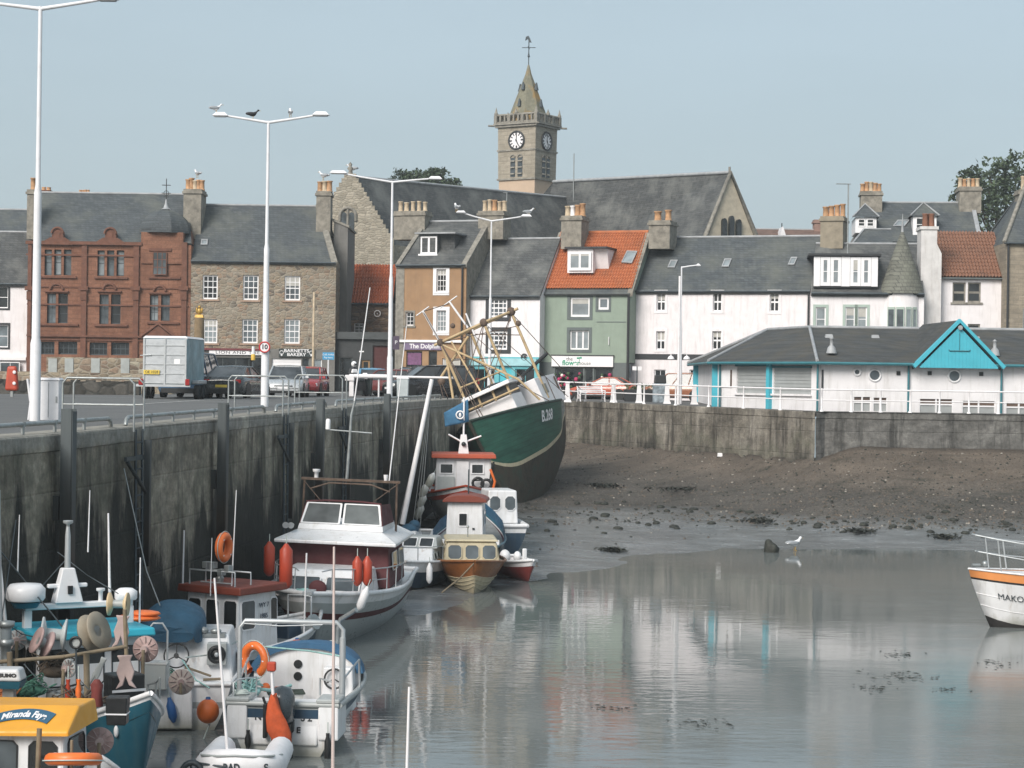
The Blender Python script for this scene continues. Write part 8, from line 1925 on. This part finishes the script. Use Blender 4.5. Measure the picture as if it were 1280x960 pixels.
# ---- 9 small grey cabin cruiser -------------------------------------------------------------------
c_ = W(524, 735, 64.5); bt = Boat('small_cruiser', 'small grey and white cabin cruiser squeezed between the cruiser and wooden boat', (c_.x, 64.5, .02), 172, 5.0, 1.9, .85, .3, .2, .05, .6, .85, [(.3, 1), (.72, 2), (1., 0)], [GRP, AFOUL, NAVY], bul=.05, deckm=GRP)
wbox(bt, 'cabin', -.7, .7, -1.2, 1.4, .8, 1.3, GRP, .15, .15, .1, .8, .06); wbox(bt, 'windscreen_frame', -.68, .68, -.9, .45, 1.302, 1.66, GRPG, .12, .12, .1, .42, .03); face_windows(bt, 'f', -.55, .55, 0, .42, 1.34, 1.62, 2, GRP, GLASSD, .06, .33, cut=.03); face_windows(bt, 'l', -.68, 0, -.2, .9, .95, 1.18, 2, GRPG, GLASSD, .1, .06)
mb = MB(); p = bt.H(.9, 1)
for s_ in (-1, 1): mb.tube([(s_*p.x, p.y, p.z), (s_*p.x, p.y, p.z+.45), (0, bt.L/2-.1, p.z+.5)], .018, 5); mb.tube([(s_*.9, .6, .95), (s_*.9, .6, 1.4), (s_*p.x, p.y, p.z+.45)], .016, 5)
bt.part('pulpit_rail', mb, STEEL); hang_fender('fender', 'white cylinder fender on the small grey cruiser beside the wooden boat', bt.world((-.72, 2.05, .62)), WHITEP, .1, .5)
# ---- 10 red dinghy -------------------------------------------------------------------------------
c_ = W(646, 725, 67.4); bt = Boat('red_dinghy', 'red hulled dinghy with white gunwale lying on the mud beside the wooden boat', (c_.x, 67.4, .10), 200, 3.2, 1.25, .52, .12, .18, .05, .35, .85, [(.72, 1), (1., 0)], [WHITE, paint('dull_red_hull', (.20, .04, .035), .5, .15)], bul=.2, railr=.05)
wbox(bt, 'seat', -.5, .5, -.25, .1, .28, .36, WOODG); bt.part('outboard', MB().tbox(-.12, .12, -1.78, -1.55, .5, .95, .03, .03, .05, .03).box(-.05, .05, -1.75, -1.65, -.1, .5), paint('outboard_grey', (.04, .05, .058), .3, .1, 3, coat=.4), bevel=.03, seg=2); bt.part('stores', MB().ell((.2, -.7, .62), (.2, .25, .25), 10, 8).ell((-.2, -.5, .62), (.14, .2, .2), 10, 8), GRP)
bt.part('boarding_board', MB().box(-.38, -.22, -.1, .0, .3, .95), GRP, bevel=.03)
# ---- 11 wheelhouse boat, red domed roof ------------------------------------------------------------
c_ = W(586, 690, 71.4); bt = Boat('wheelhouse_boat', 'blue fishing boat with narrow white wheelhouse and domed red roof', (c_.x, 71.4, .28), -3, 7.0, 2.75, .72, .3, 1.0, .05, .5, .9, [(.35, 1), (.86, 2), (.94, 3), (1., 0)], [GRP, AFOUL, NAVY, paint('plum_strake', (.10, .03, .05), .5)], bul=.10, deckm=DECKG, rail=TEALH)
bt.part('bow_bulwark', MB().add([Vector((bt.H(t, 1).x*s_*.99, bt.H(t, 1).y, bt.H(t, 1).z+dz)) for s_ in (-1, 1) for t in (.35, .5, .65, .8, .92, 1.) for dz in (0, .42*min(1, (t-.3)/.3))], [(12*0+2*i, 2*i+2, 2*i+3, 2*i+1) for i in range(5)]+[(12+2*i, 12+2*i+2, 12+2*i+3, 12+2*i+1) for i in range(5)]), paint('blue_bulwark', (.03, .10, .18), .5, .12))
wbox(bt, 'wheelhouse', -.68, .68, -2.2, -.7, .62, 2.26, GRP, .05, .05, .03, .05, .03); face_windows(bt, 'b', -.26, .14, -2.2, 0, 1.38, 1.88, 1, WHITEP, GLASSD, .1, .01, cut=.02); bt.part('door_handle', MB().box(.28, .36, -2.23, -2.19, 1.28, 1.34), BLACK); face_windows(bt, 'r', 0, .68, -2.0, -.9, 1.4, 1.95, 1, WHITEP, GLASSD, .1, .02)
mb = MB(); mb.prism([(-.8, 2.262), (.8, 2.262)]+[(.8*math.cos(t), 2.30+.22*math.sin(t)) for t in [math.pi*k/10 for k in range(11)]], -2.36, -.55); bt.part('wheelhouse_roof', mb, REDR, bevel=.02)
bt.part('side_board', MB().box(-1.25, -.69, -2.6, -2.5, .75, .95).box(.69, 1.28, -2.6, -2.5, .75, .95), GRP)
bt.part('mast', MB().tube([(.05, -1.2, 2.5), (.05, -1.2, 3.4)], .03, 6), DKSTEEL)
# ---- 12 red roofed boat behind, blue flag -----------------------------------------------------------
c_ = W(578, 660, 81.5); zb = beach_z(c_.x, 81.5); bt = Boat('red_roof_boat', 'white fishing boat with wide orange red roof and blue flag on its mast', (c_.x, 81.5, zb+.55), 183, 8.2, 3.2, .95, .55, .6, .15, .6, .85, [(.3, 1), (.8, 2), (.9, 3), (1., 0)], [GRP, AFOUL, GRPG, REDP], bul=.3, rail=paint('orange_red_rail', (.36, .06, .025), .5, .1))
wbox(bt, 'wheelhouse', -1.2, 1.2, -1.6, .8, .6, 2.52, GRP, .05, .05, .03, .06, .03)
for (a, c) in ((1.02, .42), (-.30, -.86)): panel(bt.root, [(a, .782, 1.86), (c, .782, 1.86), (c, .762, 2.3), (a, .762, 2.3)], WHITEP, GLASSD, .05, .02, .02)
bt.part('cabin_panel', MB().box(.38, 1.1, .81, .83, .95, 1.75), paint('pale_grey_panel', (.42, .44, .43), .5, .08)); bt.part('door', MB().box(-.22, .30, .81, .835, .7, 2.4), WHITE, bevel=.01)
wbox(bt, 'wheelhouse_roof', -1.36, 1.36, -1.8, 1.0, 2.522, 2.70, paint('orange_red_roof', (.42, .075, .03), .5, .12, 2, dirt=.3, dcol=(.25, .06, .04)), .02, .02, .02, .02, .03)
mb = MB(); mb.tbox(-.22, .22, -.1, .2, 2.702, 3.5, .1, .1, .05, .05); mb.tube([(0, .05, 3.5), (.0, .05, 5.1)], .045, 6); mb.tube([(-.75, .05, 3.45), (-.1, .05, 3.2)], .04, 5); mb.tube([(.65, .05, 3.5), (.1, .05, 3.2)], .04, 5); bt.part('mast', mb, WHITEP); bt.part('mast_lamp', MB().ell((0, .24, 3.1), .1, 10, 8), BLACK)
mb = MB(); mb.tube([(-.4, 1.0, .9), (-.4, 1.0, 1.6), (-1.1, 1.0, 1.65), (-1.2, 1.0, 2.3)], .045, 6); mb.torus((-.6, 1.05, 1.5), .22, .06, 'y', 14, 6); mb.torus((-.95, 1.05, 1.45), .2, .06, 'y', 14, 6); mb.tube([(-1.2, .9, .9), (-1.25, .9, 2.4)], .05, 6); bt.part('winch', mb, BLACK); bt.part('crane_arm', MB().tube([(-1.15, 1.2, .9), (-1.3, 1.3, 1.6), (-1.1, 1.3, 2.1)], .06, 6), ORANGE)
fg = thing('flag', 'blue flag with white emblem flying at the mast of the red roofed boat', 'flag', bt.world((0, .1, 4.15)))
mb = MB(); vs = []; nx, nz = 12, 8
for i in range(nx+1):
    for k in range(nz+1):
        u, v_ = i/nx, k/nz; vs.append((.16-u*1.02+.06*v_, .10*math.sin(u*6+v_*2), .85-.95*u*.62-v_*(.95-.35*u)))
mb.add(vs, [(i*(nz+1)+k, (i+1)*(nz+1)+k, (i+1)*(nz+1)+k+1, i*(nz+1)+k+1) for i in range(nx) for k in range(nz)], 0, True); fo = mb.build('cloth', paint('flag_blue', (.045, .15, .27), .8, .2, 4), fg); sd = fo.modifiers.new('Thick', 'SOLIDIFY'); sd.thickness = .012
mb = MB(); mb.torus((-.16, -.13, .18), .16, .035, 'y', 18, 6); mb.ell((-.16, -.13, .18), (.06, .02, .1), 8, 6); mb.build('emblem', WHITEP, fg)
for k, (px, py, l_) in enumerate(((538, 601, 'top white ball fender hanging beside the red roofed boat'), (530, 614, 'second white fender down beside the red roofed boat'), (527, 627, 'third white fender down beside the red roofed boat'), (524, 640, 'lowest white fender beside the red roofed boat'))): hang_fender('fender', l_, pt(px, py, 77.0), GRP, .15, .5, 25)
# ---- 13 little white cabin boat ---------------------------------------------------------------------
c_ = W(622, 680, 76.6); zb = beach_z(c_.x, 76.6); bt = Boat('cuddy_boat', 'little white cuddy boat with arched window peeping out right of the domed wheelhouse', (c_.x, 76.6, zb+.2), 10, 4.6, 1.7, .85, .25, .2, .0, .5, .9, [(.75, 1), (1., 0)], [GRP, NAVY], bul=.05, deckm=GRP, railr=.09)
wbox(bt, 'cabin', -.62, .62, -1.1, 1.0, .85, 2.15, GRP, .06, .06, .05, .2, .05); face_windows(bt, 'b', -.6, .6, -1.1, 0, 1.35, 1.95, 2, GRP, GLASS, .12, .04, cut=.14); face_windows(bt, 'r', 0, .62, -1.0, .6, 1.35, 1.9, 2, GRP, GLASSD, .12, .05, cut=.12)
# ---- 14 maroon yacht with leaning mast ---------------------------------------------------------------
c_ = W(508, 690, 69.5); zb = beach_z(c_.x, 69.5); bt = Boat('yacht', 'small maroon yacht with leaning white mast and bundled blue sail cover', (c_.x, 69.5, .35), 175, 5.2, 1.6, .9, .4, .2, .05, .5, .8, [(.3, 1), (.9, 2), (1., 0)], [GRP, AFOUL, paint('maroon_hull', (.10, .02, .022), .4, .1)], bul=.05)
wbox(bt, 'cabin', -.5, .5, -.8, .9, .85, 1.15, GRP, .1, .1, .1, .3, .04)
mt = pt(540, 474, 69.5); mbz = pt(503, 655, 69.5); inv = bt.root.matrix_world.inverted() if bt.world((0, 0, 0)) else None
a, c = inv @ mbz, inv @ mt; MB().tube([a, c], [.105, .075], 8).build('mast', WHITE, bt.root)
mb = MB()
for (px, py) in ((490, 690), (514, 672), (520, 664), (524, 675)): mb.tube([c, inv @ pt(px, py, 69.8)], .012, 4)
bt.part('rigging', mb, GALV); mb = MB(); q = inv @ pt(512, 662, 69.5); mb.ell((q.x, q.y, q.z), (.35, .7, .22), 10, 8); mb.ell((q.x-.15, q.y-.2, q.z+.14), (.22, .4, .2), 10, 8); bt.part('sail_cover', mb, TARP); bt.part('sail_bag', MB().ell((q.x+.32, q.y+.2, q.z-.02), (.18, .2, .14), 10, 8), TANP)
# ---- 15 big white boat at the right edge ----------------------------------------------------------------
bt = Boat('motor_cruiser', 'white motor cruiser with orange gunwale band cut off at the right edge', (17.55, 56.3, 0), 99, 8.6, 2.9, 1.45, .5, .25, .05, .75, .9, [(.27, 1), (.84, 0), (.87, 2), (1., 3)], [GRP, AFOUL, BLACK, paint('orange_band', (.72, .28, .09), .4, .05)], pw=2.9, full=.30, bul=.04, deckm=GRP, railr=.03)
bt.hulltext('MAKO', .25, .888, .64, -1, DKSTEEL, bold=.0)
mb = MB()
for v_ in (.62, .44): mb.tube([Vector((-bt.H(k/16, v_).x-.003, bt.H(k/16, v_).y, bt.H(k/16, v_).z)) for k in range(17)], .012, 4)
bt.part('spray_strake', mb, GRP)
mb = MB()
for s_ in (-1, 1):
    q = [bt.H(t, 1) for t in (.6, .72, .84, .92)]; pts = [Vector((a.x*s_*.9, a.y, a.z+.75+.18*(i/3))) for i, a in enumerate(q)]; tip = Vector((s_*.12, bt.L/2-.15, bt.deck(1)+.98)); mb.tube(pts+[tip], .026, 6); mb.tube([p-Vector((0, 0, .45)) for p in pts]+[tip-Vector((0, .1, .48))], .02, 6)
    for a, p in zip(q, pts): mb.tube([Vector((a.x*s_*.88, a.y-.12, a.z)), p], .024, 6)
mb.tube([(-.12, bt.L/2-.15, bt.deck(1)+.98), (.12, bt.L/2-.15, bt.deck(1)+.98)], .026, 6); bt.part('pulpit_rail', mb, STEEL); wbox(bt, 'wheelhouse', -1.1, 1.1, -2.5, .6, 1.4, 3.1, GRP, .1, .1, .1, .5, .05); face_windows(bt, 'f', -1.0, 1.0, 0, .42, 2.1, 2.85, 3, GRP, GLASSD, .06, .24)
bt.part('anchor', MB().tube([(0, bt.L/2-.1, bt.deck(1)+.1), (0, bt.L/2-.35, bt.deck(1)+.1)], .05, 6).ell((0, bt.L/2-.5, bt.deck(1)+.14), .09, 8, 6), GALV)
# ---- 16 the leaning trawler ------------------------------------------------------------------------------
KEEL = Vector((W(639, 630, 92.2).x, 92.2)); hT = 163.; hdir = Vector((-math.sin(R(hT)), math.cos(R(hT)))); LT = 13.0
ctr = KEEL-hdir*(LT/2-.75); zb = beach_z(KEEL.x, KEEL.y)
GREEN = paint('green_planking', (.018, .085, .055), .55, .25, 1.2, dirt=.45, dcol=(.045, .08, .06), streak=False, bmp=.2)
m, nt, bb = newmat('trawler_bottom'); setb(bb, .85, 0, .3); v = ocoord(nt)
c0 = ramp(nt, noise(nt, v, 1.3, 6, .7), [(.3, (.022, .022, .018)), (.5, (.055, .045, .033)), (.62, (.04, .05, .036)), (.75, (.05, .07, .05))]); nt.links.new(c0, bb.inputs['Base Color']); bump(nt, bb, noise(nt, v, 7, 5), .5, .05); TBOT = m
m, nt, bb = newmat('green_hull_worn_stern'); setb(bb, .6, 0, .4); v = ocoord(nt); sp_ = nd(nt, 'ShaderNodeSeparateXYZ', None, i0=v)
g1 = ramp(nt, noise(nt, ocoord(nt, (1, .35, 2.2)), 1.5, 6, .65), [(.3, (.010, .055, .036)), (.6, (.020, .10, .066)), (.8, (.05, .13, .09))])
g1 = mixc(nt, .8, g1, ramp(nt, mth(nt, 'FRACT', mth(nt, 'MULTIPLY', sp_.outputs[2], 4.2)), [(0, .45), (.08, 1.), (.92, 1.), (1., .45)]), 'MULTIPLY')
wr = mth(nt, 'ADD', mth(nt, 'MULTIPLY', sp_.outputs[1], -1.), mth(nt, 'MULTIPLY', noise(nt, ocoord(nt, (1, .6, 3.)), 1.4, 6, .7), 2.4))
g2 = ramp(nt, noise(nt, ocoord(nt, (1, .6, 4.)), 2., 6, .7), [(.35, (.13, .14, .13)), (.7, (.33, .34, .32))])
wm = ramp(nt, mth(nt, 'DIVIDE', wr, 10.), [(.40, 0.), (.48, .9)]); nt.links.new(mixc(nt, wm, g1, g2), bb.inputs['Base Color']); bump(nt, bb, noise(nt, v, 5, 5), .25, .04); GREEN = m
bt = Boat('trawler', 'old green fishing trawler leaning on its side against the quay under a tangled ochre gantry', (ctr.x, ctr.y, zb-.15), hT, LT, 4.9, 2.35, 2.1, .55, .45, .55, .62, [(.40, 1), (.435, 2), (1., 0)], [GREEN, TBOT, CREAM], heel=24, trim=-4, z0=2.1, pw=2.6, full=.66, srise=.8, warp=.28, bul=.3, deckm=WOODG, rail=paint('dark_rail', (.03, .05, .04), .7, .2), railr=.07, cat='trawler', n=26)
bt.part('keel', MB().box(-.13, .13, -LT/2+2.9, LT/2-.75, -.22, .12), TBOT)
mb = MB(); mb.tube([bt.H(1., k/10)+Vector((0, .03, 0)) for k in range(11)], .10, 6); bt.part('stem_post', mb, TBOT)
bt.hulltext('B.268', .72, .56, .86, -1, WHITEP, bold=.018)
dz = bt.deck(.7)-.1
wbox(bt, 'shelter_front', -1.55, 1.75, 1.2, 3.2, dz, dz+1.0, WHITE, .02, .02, .05, .05, .03); bt.part('window_band', MB().tbox(-1.5, 1.7, 1.22, 3.15, dz+1.002, dz+1.52, .02, .02, .05, .05), BLACK)
mb = MB()
for x in (-1.5, -.7, .1, .9, 1.7): mb.box(x-.05, x+.05, 3.1, 3.2, dz+1.002, dz+1.52)
bt.part('window_post', mb, TANP); wbox(bt, 'shelter_roof', -1.75, 1.95, .9, 3.4, dz+1.522, dz+1.72, WHITE, .03, .03, .03, .03, .03)
dm = bt.deck(.35)-.3
wbox(bt, 'deckhouse', -2.28, -.2, -3.6, .6, dm+.25, dm+1.75, WHITE, .05, .05, .04, .04, .03); bt.part('window', MB().box(-2.30, -2.255, -.9, -.25, dm+.85, dm+1.35), paint('grimy_glass', (.17, .17, .14), .4, .3, 6)); bt.part('door_seam', MB().box(-2.30, -2.27, -1.5, -1.46, dm+.35, dm+1.65), RUST); bt.part('vent', MB().box(-2.30, -2.265, -3.2, -3.0, dm+.9, dm+1.6), RUST)
mb = MB(); pz = dz+4.9      # ochre goalpost gantries
for (y, xa, xb, h_) in ((1.6, 1.75, -.75, pz), (-.4, .65, -1.75, pz+.1)):
    mb.tube([(xa, y, dz+.2), (xa, y, h_)], .075, 8); mb.tube([(xb, y, dz+.2), (xb, y, h_)], .075, 8); mb.tube([(xa+.35, y, h_), (xb-.4, y, h_)], .072, 8)
mb.tube([(1.75, 1.6, pz), (.65, -.4, pz+.1)], .08, 6); mb.tube([(-.75, 1.6, pz), (-1.75, -.4, pz+.1)], .08, 6)
mb.tube([(1.75, 1.6, pz-.1), (-1.5, 2.6, dz+1.55), (-2.0, 2.2, dz+.2)], .06, 8); mb.tube([(1.2, 1.6, pz-.2), (.4, 2.9, dz+1.5)], .05, 6); mb.tube([(1.75, 1.6, pz-.8), (2.3, 1.8, dz+1.8), (2.2, 3.3, dz+.3)], .07, 6); mb.tube([(1.75, 3.4, dz+1.1), (-1.6, 3.45, dz+1.1)], .06, 6); mb.tube([(1.7, 1.6, dz+2.4), (-.7, 1.6, dz+2.3)], .05, 6); mb.tube([(2.6, 1.6, dz+3.2), (.3, 1.5, pz-.3)], .07, 6)
bt.part('gantry', mb, TANP, loc=(-.5, 0, 0))
mb = MB(); mb.tube([(1.75, 1.6, pz), (1.95, 1.6, pz+1.85)], .055, 6); mb.tube([(1.55, 1.6, pz+1.9), (2.35, 1.6, pz+1.75)], .035, 5); mb.tube([(.65, -.4, pz+.1), (1.05, -.4, pz+1.9)], .055, 6); mb.tube([(.55, -.4, pz+2.0), (1.65, -.4, pz+1.8)], .035, 5); mb.tube([(.3, .6, dz+1.5), (.2, .6, pz+.9)], .05, 6); bt.part('aerial_mast', mb, WHITEP, loc=(-.5, 0, 0))
mb = MB()
for a, c in (((1.75, 1.6, pz), (0, LT/2-.3, bt.deck(1))), ((1.75, 1.6, pz), (-2.1, 1., dz)), ((-.75, 1.6, pz), (1.9, 2.4, dz)), ((.65, -.4, pz), (2.1, .5, dz)), ((.65, -.4, pz-.1), (-1.75, -.4, pz-1.2)), ((1.75, 1.6, pz-1.), (-.75, 1.6, pz-1.9)), ((1.95, 1.6, pz+1.8), (1.05, -.4, pz+1.8)), ((1.95, 1.6, pz+1.8), (0, 5.5, dz)), ((2.6, 1.6, dz+3.2), (2.2, 4.5, dz)), ((-1.75, -.4, pz), (-.2, 3.4, dz+1.7)), ((-.75, 1.6, pz), (-2.2, -2.5, dm+.3)), ((1.75, 1.6, pz), (-1.75, -.4, pz-.7)), ((.65, -.4, pz), (-1.5, 1.6, dz+1.5)), ((-1.75, -.4, pz), (1.2, 1.6, dz+1.5)), ((-.75, 1.6, pz), (1.8, 3.2, dz+1.5)), ((.2, .6, pz+.9), (1.75, 1.6, dz+1.6)), ((2.5, 1.7, dz+3.), (2.2, 2.6, dz+.2)), ((-1.75, -.4, pz), (-2.3, -5.2, dm+.5))): mb.tube([a, c], .022, 4)
bt.part('rigging', mb, RUST, loc=(-.5, 0, 0))
mb = MB()
for (x, y, z, r_) in ((1.75, 1.6, pz, .2), (-.75, 1.6, pz, .22), (.65, -.4, pz+.1, .2), (-1.75, -.4, pz+.1, .24), (-1.85, -.4, pz-.6, .16), (2.5, 1.6, dz+3.1, .22), (1.1, .6, pz+.6, .14)): bt.part('block', MB().ell((x, y, z), (r_, r_*.8, r_), 8, 6), RUST, loc=(-.5, 0, 0))
bt.part('derrick', MB().tube([(-1.2, .2, dz+1.6), (-2.9, -1.2, dz+2.35)], .10, 6), BLACK); bt.part('net_heap', MB().ell((-.3, 2., dz+1.6), (1.0, .8, .3), 12, 8).ell((.5, 1.7, dz+1.6), (.7, .6, .28), 12, 8), BLACK)
mb = MB()
for k in range(7): x = 2.0+.12*k; mb.tube([(2.1+.05*k, 1.5+.2*k, dz+1.9-.1*k), (2.2+.1*k, 1.7+.2*k, dz+.6), (2.45+.04*k, 2+.15*k, dz-1.0-.3*(k % 3))], .018, 4)
bt.part('hanging_ropes', mb, ROPE)
# mooring lines and chains against the quay wall
mb = MB(); q0 = qedge(560)+Vector((0, 0, .1))
mb.tube([qedge(536)+Vector((.05, 0, .05)), pt(532, 600, 82), pt(548, 660, 79)], .03, 5); mb.tube([q0, pt(540, 540, 90), pt(556, 585, 88)], .03, 5); tag(mb.build('mooring_rope', BLACK), 'slack dark mooring ropes hanging down the quay wall by the trawler', 'rope')
a_ = qedge(150); mb = MB(); mb.tube([a_+Vector((.1, 0, -.9)), pt(183, 713, 41), pt(200, 757, 40.2)], .014, 5); tag(mb.build('mooring_rope', GALV), 'thin mooring line from the quay wall down to the tarpaulin boat', 'rope')
m_ = Vector((W(40, 800, 34).x, 34., 4.6)); mb = MB(); mb.tube([pt(0, 688, 34.2), pt(38, 735, 33), pt(82, 788, 31.4)], .014, 5); tag(mb.build('stay_wire', DKSTEEL), 'dark stay wire slanting down to the reel on the fishing boat', 'wire')
tag(MB().tube([(0, 0, -2.5), (-.12, 0, 1.9)], [.06, .05], 6).build('boat_pole', GRPG, None, loc=pt(4, 760, 31)), 'thick pale pole rising at the extreme left edge', 'pole')
# ---------------------------------------------------------------- more clutter on the near boats
def coil(label, loc, r_, mat, n_=5):
    mb = MB(); pts = []
    for k in range(n_*14): a = 2*math.pi*k/14; rr_ = r_*(1-.35*(k/(n_*14))); pts.append((rr_*math.cos(a), rr_*math.sin(a), .012+.018*k/14*1.2+.012*math.sin(k*1.3)))
    mb.tube(pts, .018, 5); tag(mb.build('rope_coil', mat, None, loc=loc), label, 'rope coil')
coil('pale rope coil on the stern corner of the outboard motor boat', B4.world((-.85, -2.45, 1.06)), .16, ROPE, 3)
coil('turquoise rope coil on the foredeck of the large cruiser', B1.world((.3, 3.9, 1.42)), .22, ROPET, 4)
coil('brown rope coil on the foredeck of the teal fishing boat', B6.world((-.3, 1.3, B6.deck(.7)-.27)), .2, WOODG, 4)
for wi, (a, c, sag) in enumerate(((pt(-5, 770, 31.5), pt(60, 800, 31.0), .1), (pt(72, 690, 34.0), pt(148, 742, 33.4), .05), (pt(82, 700, 34.0), pt(22, 760, 33.6), .05), (pt(20, 650, 34.2), pt(2, 775, 32.), .0), (pt(100, 850, 30.), pt(150, 880, 29.6), .15), (pt(30, 830, 30.), pt(78, 868, 29.8), .1))):
    tag(MB().tube([a, (a+c)/2-Vector((0, 0, sag)), c], .010, 4).build('rigging_wire', DKSTEEL), 'thin dark '+('wire from the left edge down to the grey pot hauler', 'stay running from the radar mast down to the cream roller', 'stay running from the radar mast down to the radar dome', 'wire beside the thick pole at the left edge', 'line sagging to the crate on the teal bow', 'line sagging behind the yellow roof')[wi], 'wire', 'rigging wires over the near boats')
for k, (px, py, Y, h_, l_) in enumerate(((22, 715, 33.6, 1.0, 'short white whip aerial at the left of the radar dome'), (110, 690, 34.2, 1.1, 'thin white whip aerial right of the tapered radar mast'), (263, 745, 44.6, 1.35, 'thin white whip aerial rising left of the red brown wheelhouse roof'))):
    tag(MB().tube([(0, 0, 0), (.02, 0, h_)], [.016, .008], 5).build('whip_aerial', WHITEP, None, loc=pt(px, py, Y)), l_, 'aerial')
def fishbox(label, loc, rz, mat):
    rt = thing('fish_box', label, 'fish box', loc, rz, 'fish boxes on the near boats'); mb = MB(); mb.tbox(-.3, .3, -.2, .2, 0, .03); mb.tbox(-.3, .3, -.2, -.18, .03, .24, -.03, -.03, -.03, .03); mb.tbox(-.3, .3, .18, .2, .03, .24, -.03, -.03, .03, -.03); mb.tbox(-.3, -.28, -.18, .18, .03, .24, -.03, .03, 0, 0); mb.tbox(.28, .3, -.18, .18, .03, .24, .03, -.03, 0, 0); mb.build('tray', mat, rt); MB().box(-.36, .36, -.26, .26, .235, .26).build('contents', paint('net_black_green', (.03, .045, .035), .9, .5, 12, bmp=.6), rt)
fishbox('blue fish box of nets on deck before the turquoise roofed wheelhouse', B6.world((-.3, 1.0, B6.deck(.65)-.3)), .5, paint('fishbox_blue', (.03, .12, .3), .5)); fishbox('red fish box of nets on deck beside the blue one', B6.world((.4, 1.35, B6.deck(.7)-.3)), .9, REDP)
fishbox('white fish box of nets inside the open outboard boat', B4.world((-.3, -.9, .62)), .2, GRP)
for k, (x, y, z, l_) in enumerate(((-.75, -.6, .9, 'small orange net float lying in the open outboard boat'), (-.5, -.75, .86, 'second small orange net float lying in the open outboard boat'))):
    tag(MB().ell((0, 0, 0), .09, 12, 8).build('net_float', ORANGE, None, loc=B4.world((x, y, z))), l_, 'net float')
def tangle(label, loc, r_, mat, n_=16, tr=.014, seed=0):
    rn = random.Random(seed); mb = MB()
    for k in range(n_):
        c = Vector((rn.gauss(0, r_*.4), rn.gauss(0, r_*.3), abs(rn.gauss(0, r_*.22)))); q_ = Euler((rn.uniform(-.9, .9), rn.uniform(-.9, .9), rn.random()*6)).to_matrix(); R0 = r_*rn.uniform(.3, .7)
        mb.tube([c+q_ @ Vector((R0*math.cos(t)*(1+.2*math.sin(3*t+k)), R0*.6*math.sin(t), R0*.15*math.sin(2*t+k))) for t in [2*math.pi*j/12 for j in range(13)]], tr, 4)
    mb.ell((0, 0, -.02), (r_*.8, r_*.6, r_*.3), 10, 6); tag(mb.build('net_pile', mat, None, loc=loc), label, 'net pile')
NETG = paint('green_net', (.05, .14, .10), .9, .3, 8); NETO = paint('orange_twine', (.42, .14, .05), .9, .25, 8); NETB = paint('brown_net', (.10, .075, .055), .9, .3, 8)
tangle('tangled brown net piled behind the yellow wheelhouse roof', pt(100, 878, 29.3), .34, NETB, 18, .012, 1); tangle('heap of green net on the foredeck below the wooden crossbar', pt(38, 862, 30.2), .32, NETG, 18, .012, 2)
tangle('orange twine bundle at the left edge behind the grey outboard cowling', pt(4, 868, 29.6), .24, NETO, 14, .012, 3); tangle('brown net heap under the pot hauler reel before the wheelhouse', pt(70, 838, 31.0), .34, NETB, 18, .012, 4)
tangle('turquoise rope heap on the left side deck of the outboard motor boat', B4.world((-.85, -1.6, 1.0)), .26, ROPET, 16, .014, 5); tangle('green net heap on the deck beside the steering wheel bulkhead', pt(205, 845, 38.6), .24, NETG, 14, .012, 6)
for k, (a_, c_, m_, l_) in enumerate(((pt(228, 825, 38.6), pt(262, 860, 37.4), ROPET, 'pale turquoise rope slung from the tarpaulin boat to the orange ball buoy'), (pt(262, 905, 37.2), pt(246, 930, 36.6), ROPE, 'pale rope end trailing below the large orange ball buoy'), (pt(300, 800, 41), pt(232, 822, 39.2), ROPE, 'pale line from the workboat to the tarpaulin boat deck'))):
    tag(MB().tube([a_, (a_+c_)/2-Vector((0, 0, .12)), c_], .016, 5).build('mooring_rope', m_), l_, 'rope')
for k, (px, py, Y, rz, r_, l_) in enumerate(((20, 800, 31.6, 20, .17, 'small grey hauling wheel at the left of the wooden crossbar'), (88, 835, 30.4, -35, .15, 'small dark hauling wheel below the round work light'))): hauler(l_, pt(px, py, Y), (0, 0, R(rz)), r_, GRPG, .5)
mb = MB()
for (px, py) in ((8, 800), (8, 845)): pass
rt = thing('navigation_lamp', 'stacked grey deck lamp column at the left edge before the wheelhouse', 'deck lamp', pt(8, 800, 31.0)); MB().lathe([(.1, -.5), (.08, -.3), (.08, -.1), (.12, -.08), (.12, 0), (.07, .02), (.07, .2), (.13, .22), (.13, .3), (0, .32)], 14).build('lamp_body', GALV, rt); MB().lathe([(.085, .02), (.085, .2)], 14).build('lens', GLASSL, rt)
# air over the harbour
hz = MB().box(-460, 460, -360, 2760, -2.2, 50).build('haze', bpy.data.materials.new('sea_air')); hz['kind'] = 'stuff'; hz['label'] = 'thin pale sea haze over the harbour'
hm = hz.data.materials[0]; hm.use_nodes = True; nt = hm.node_tree; nt.nodes.remove(nt.nodes['Principled BSDF'])
pv = nd(nt, 'ShaderNodeVolumePrincipled', None, Density=.00042); pv.inputs['Color'].default_value = (.86, .92, .96, 1); nt.links.new(pv.outputs[0], nt.nodes['Material Output'].inputs['Volume'])
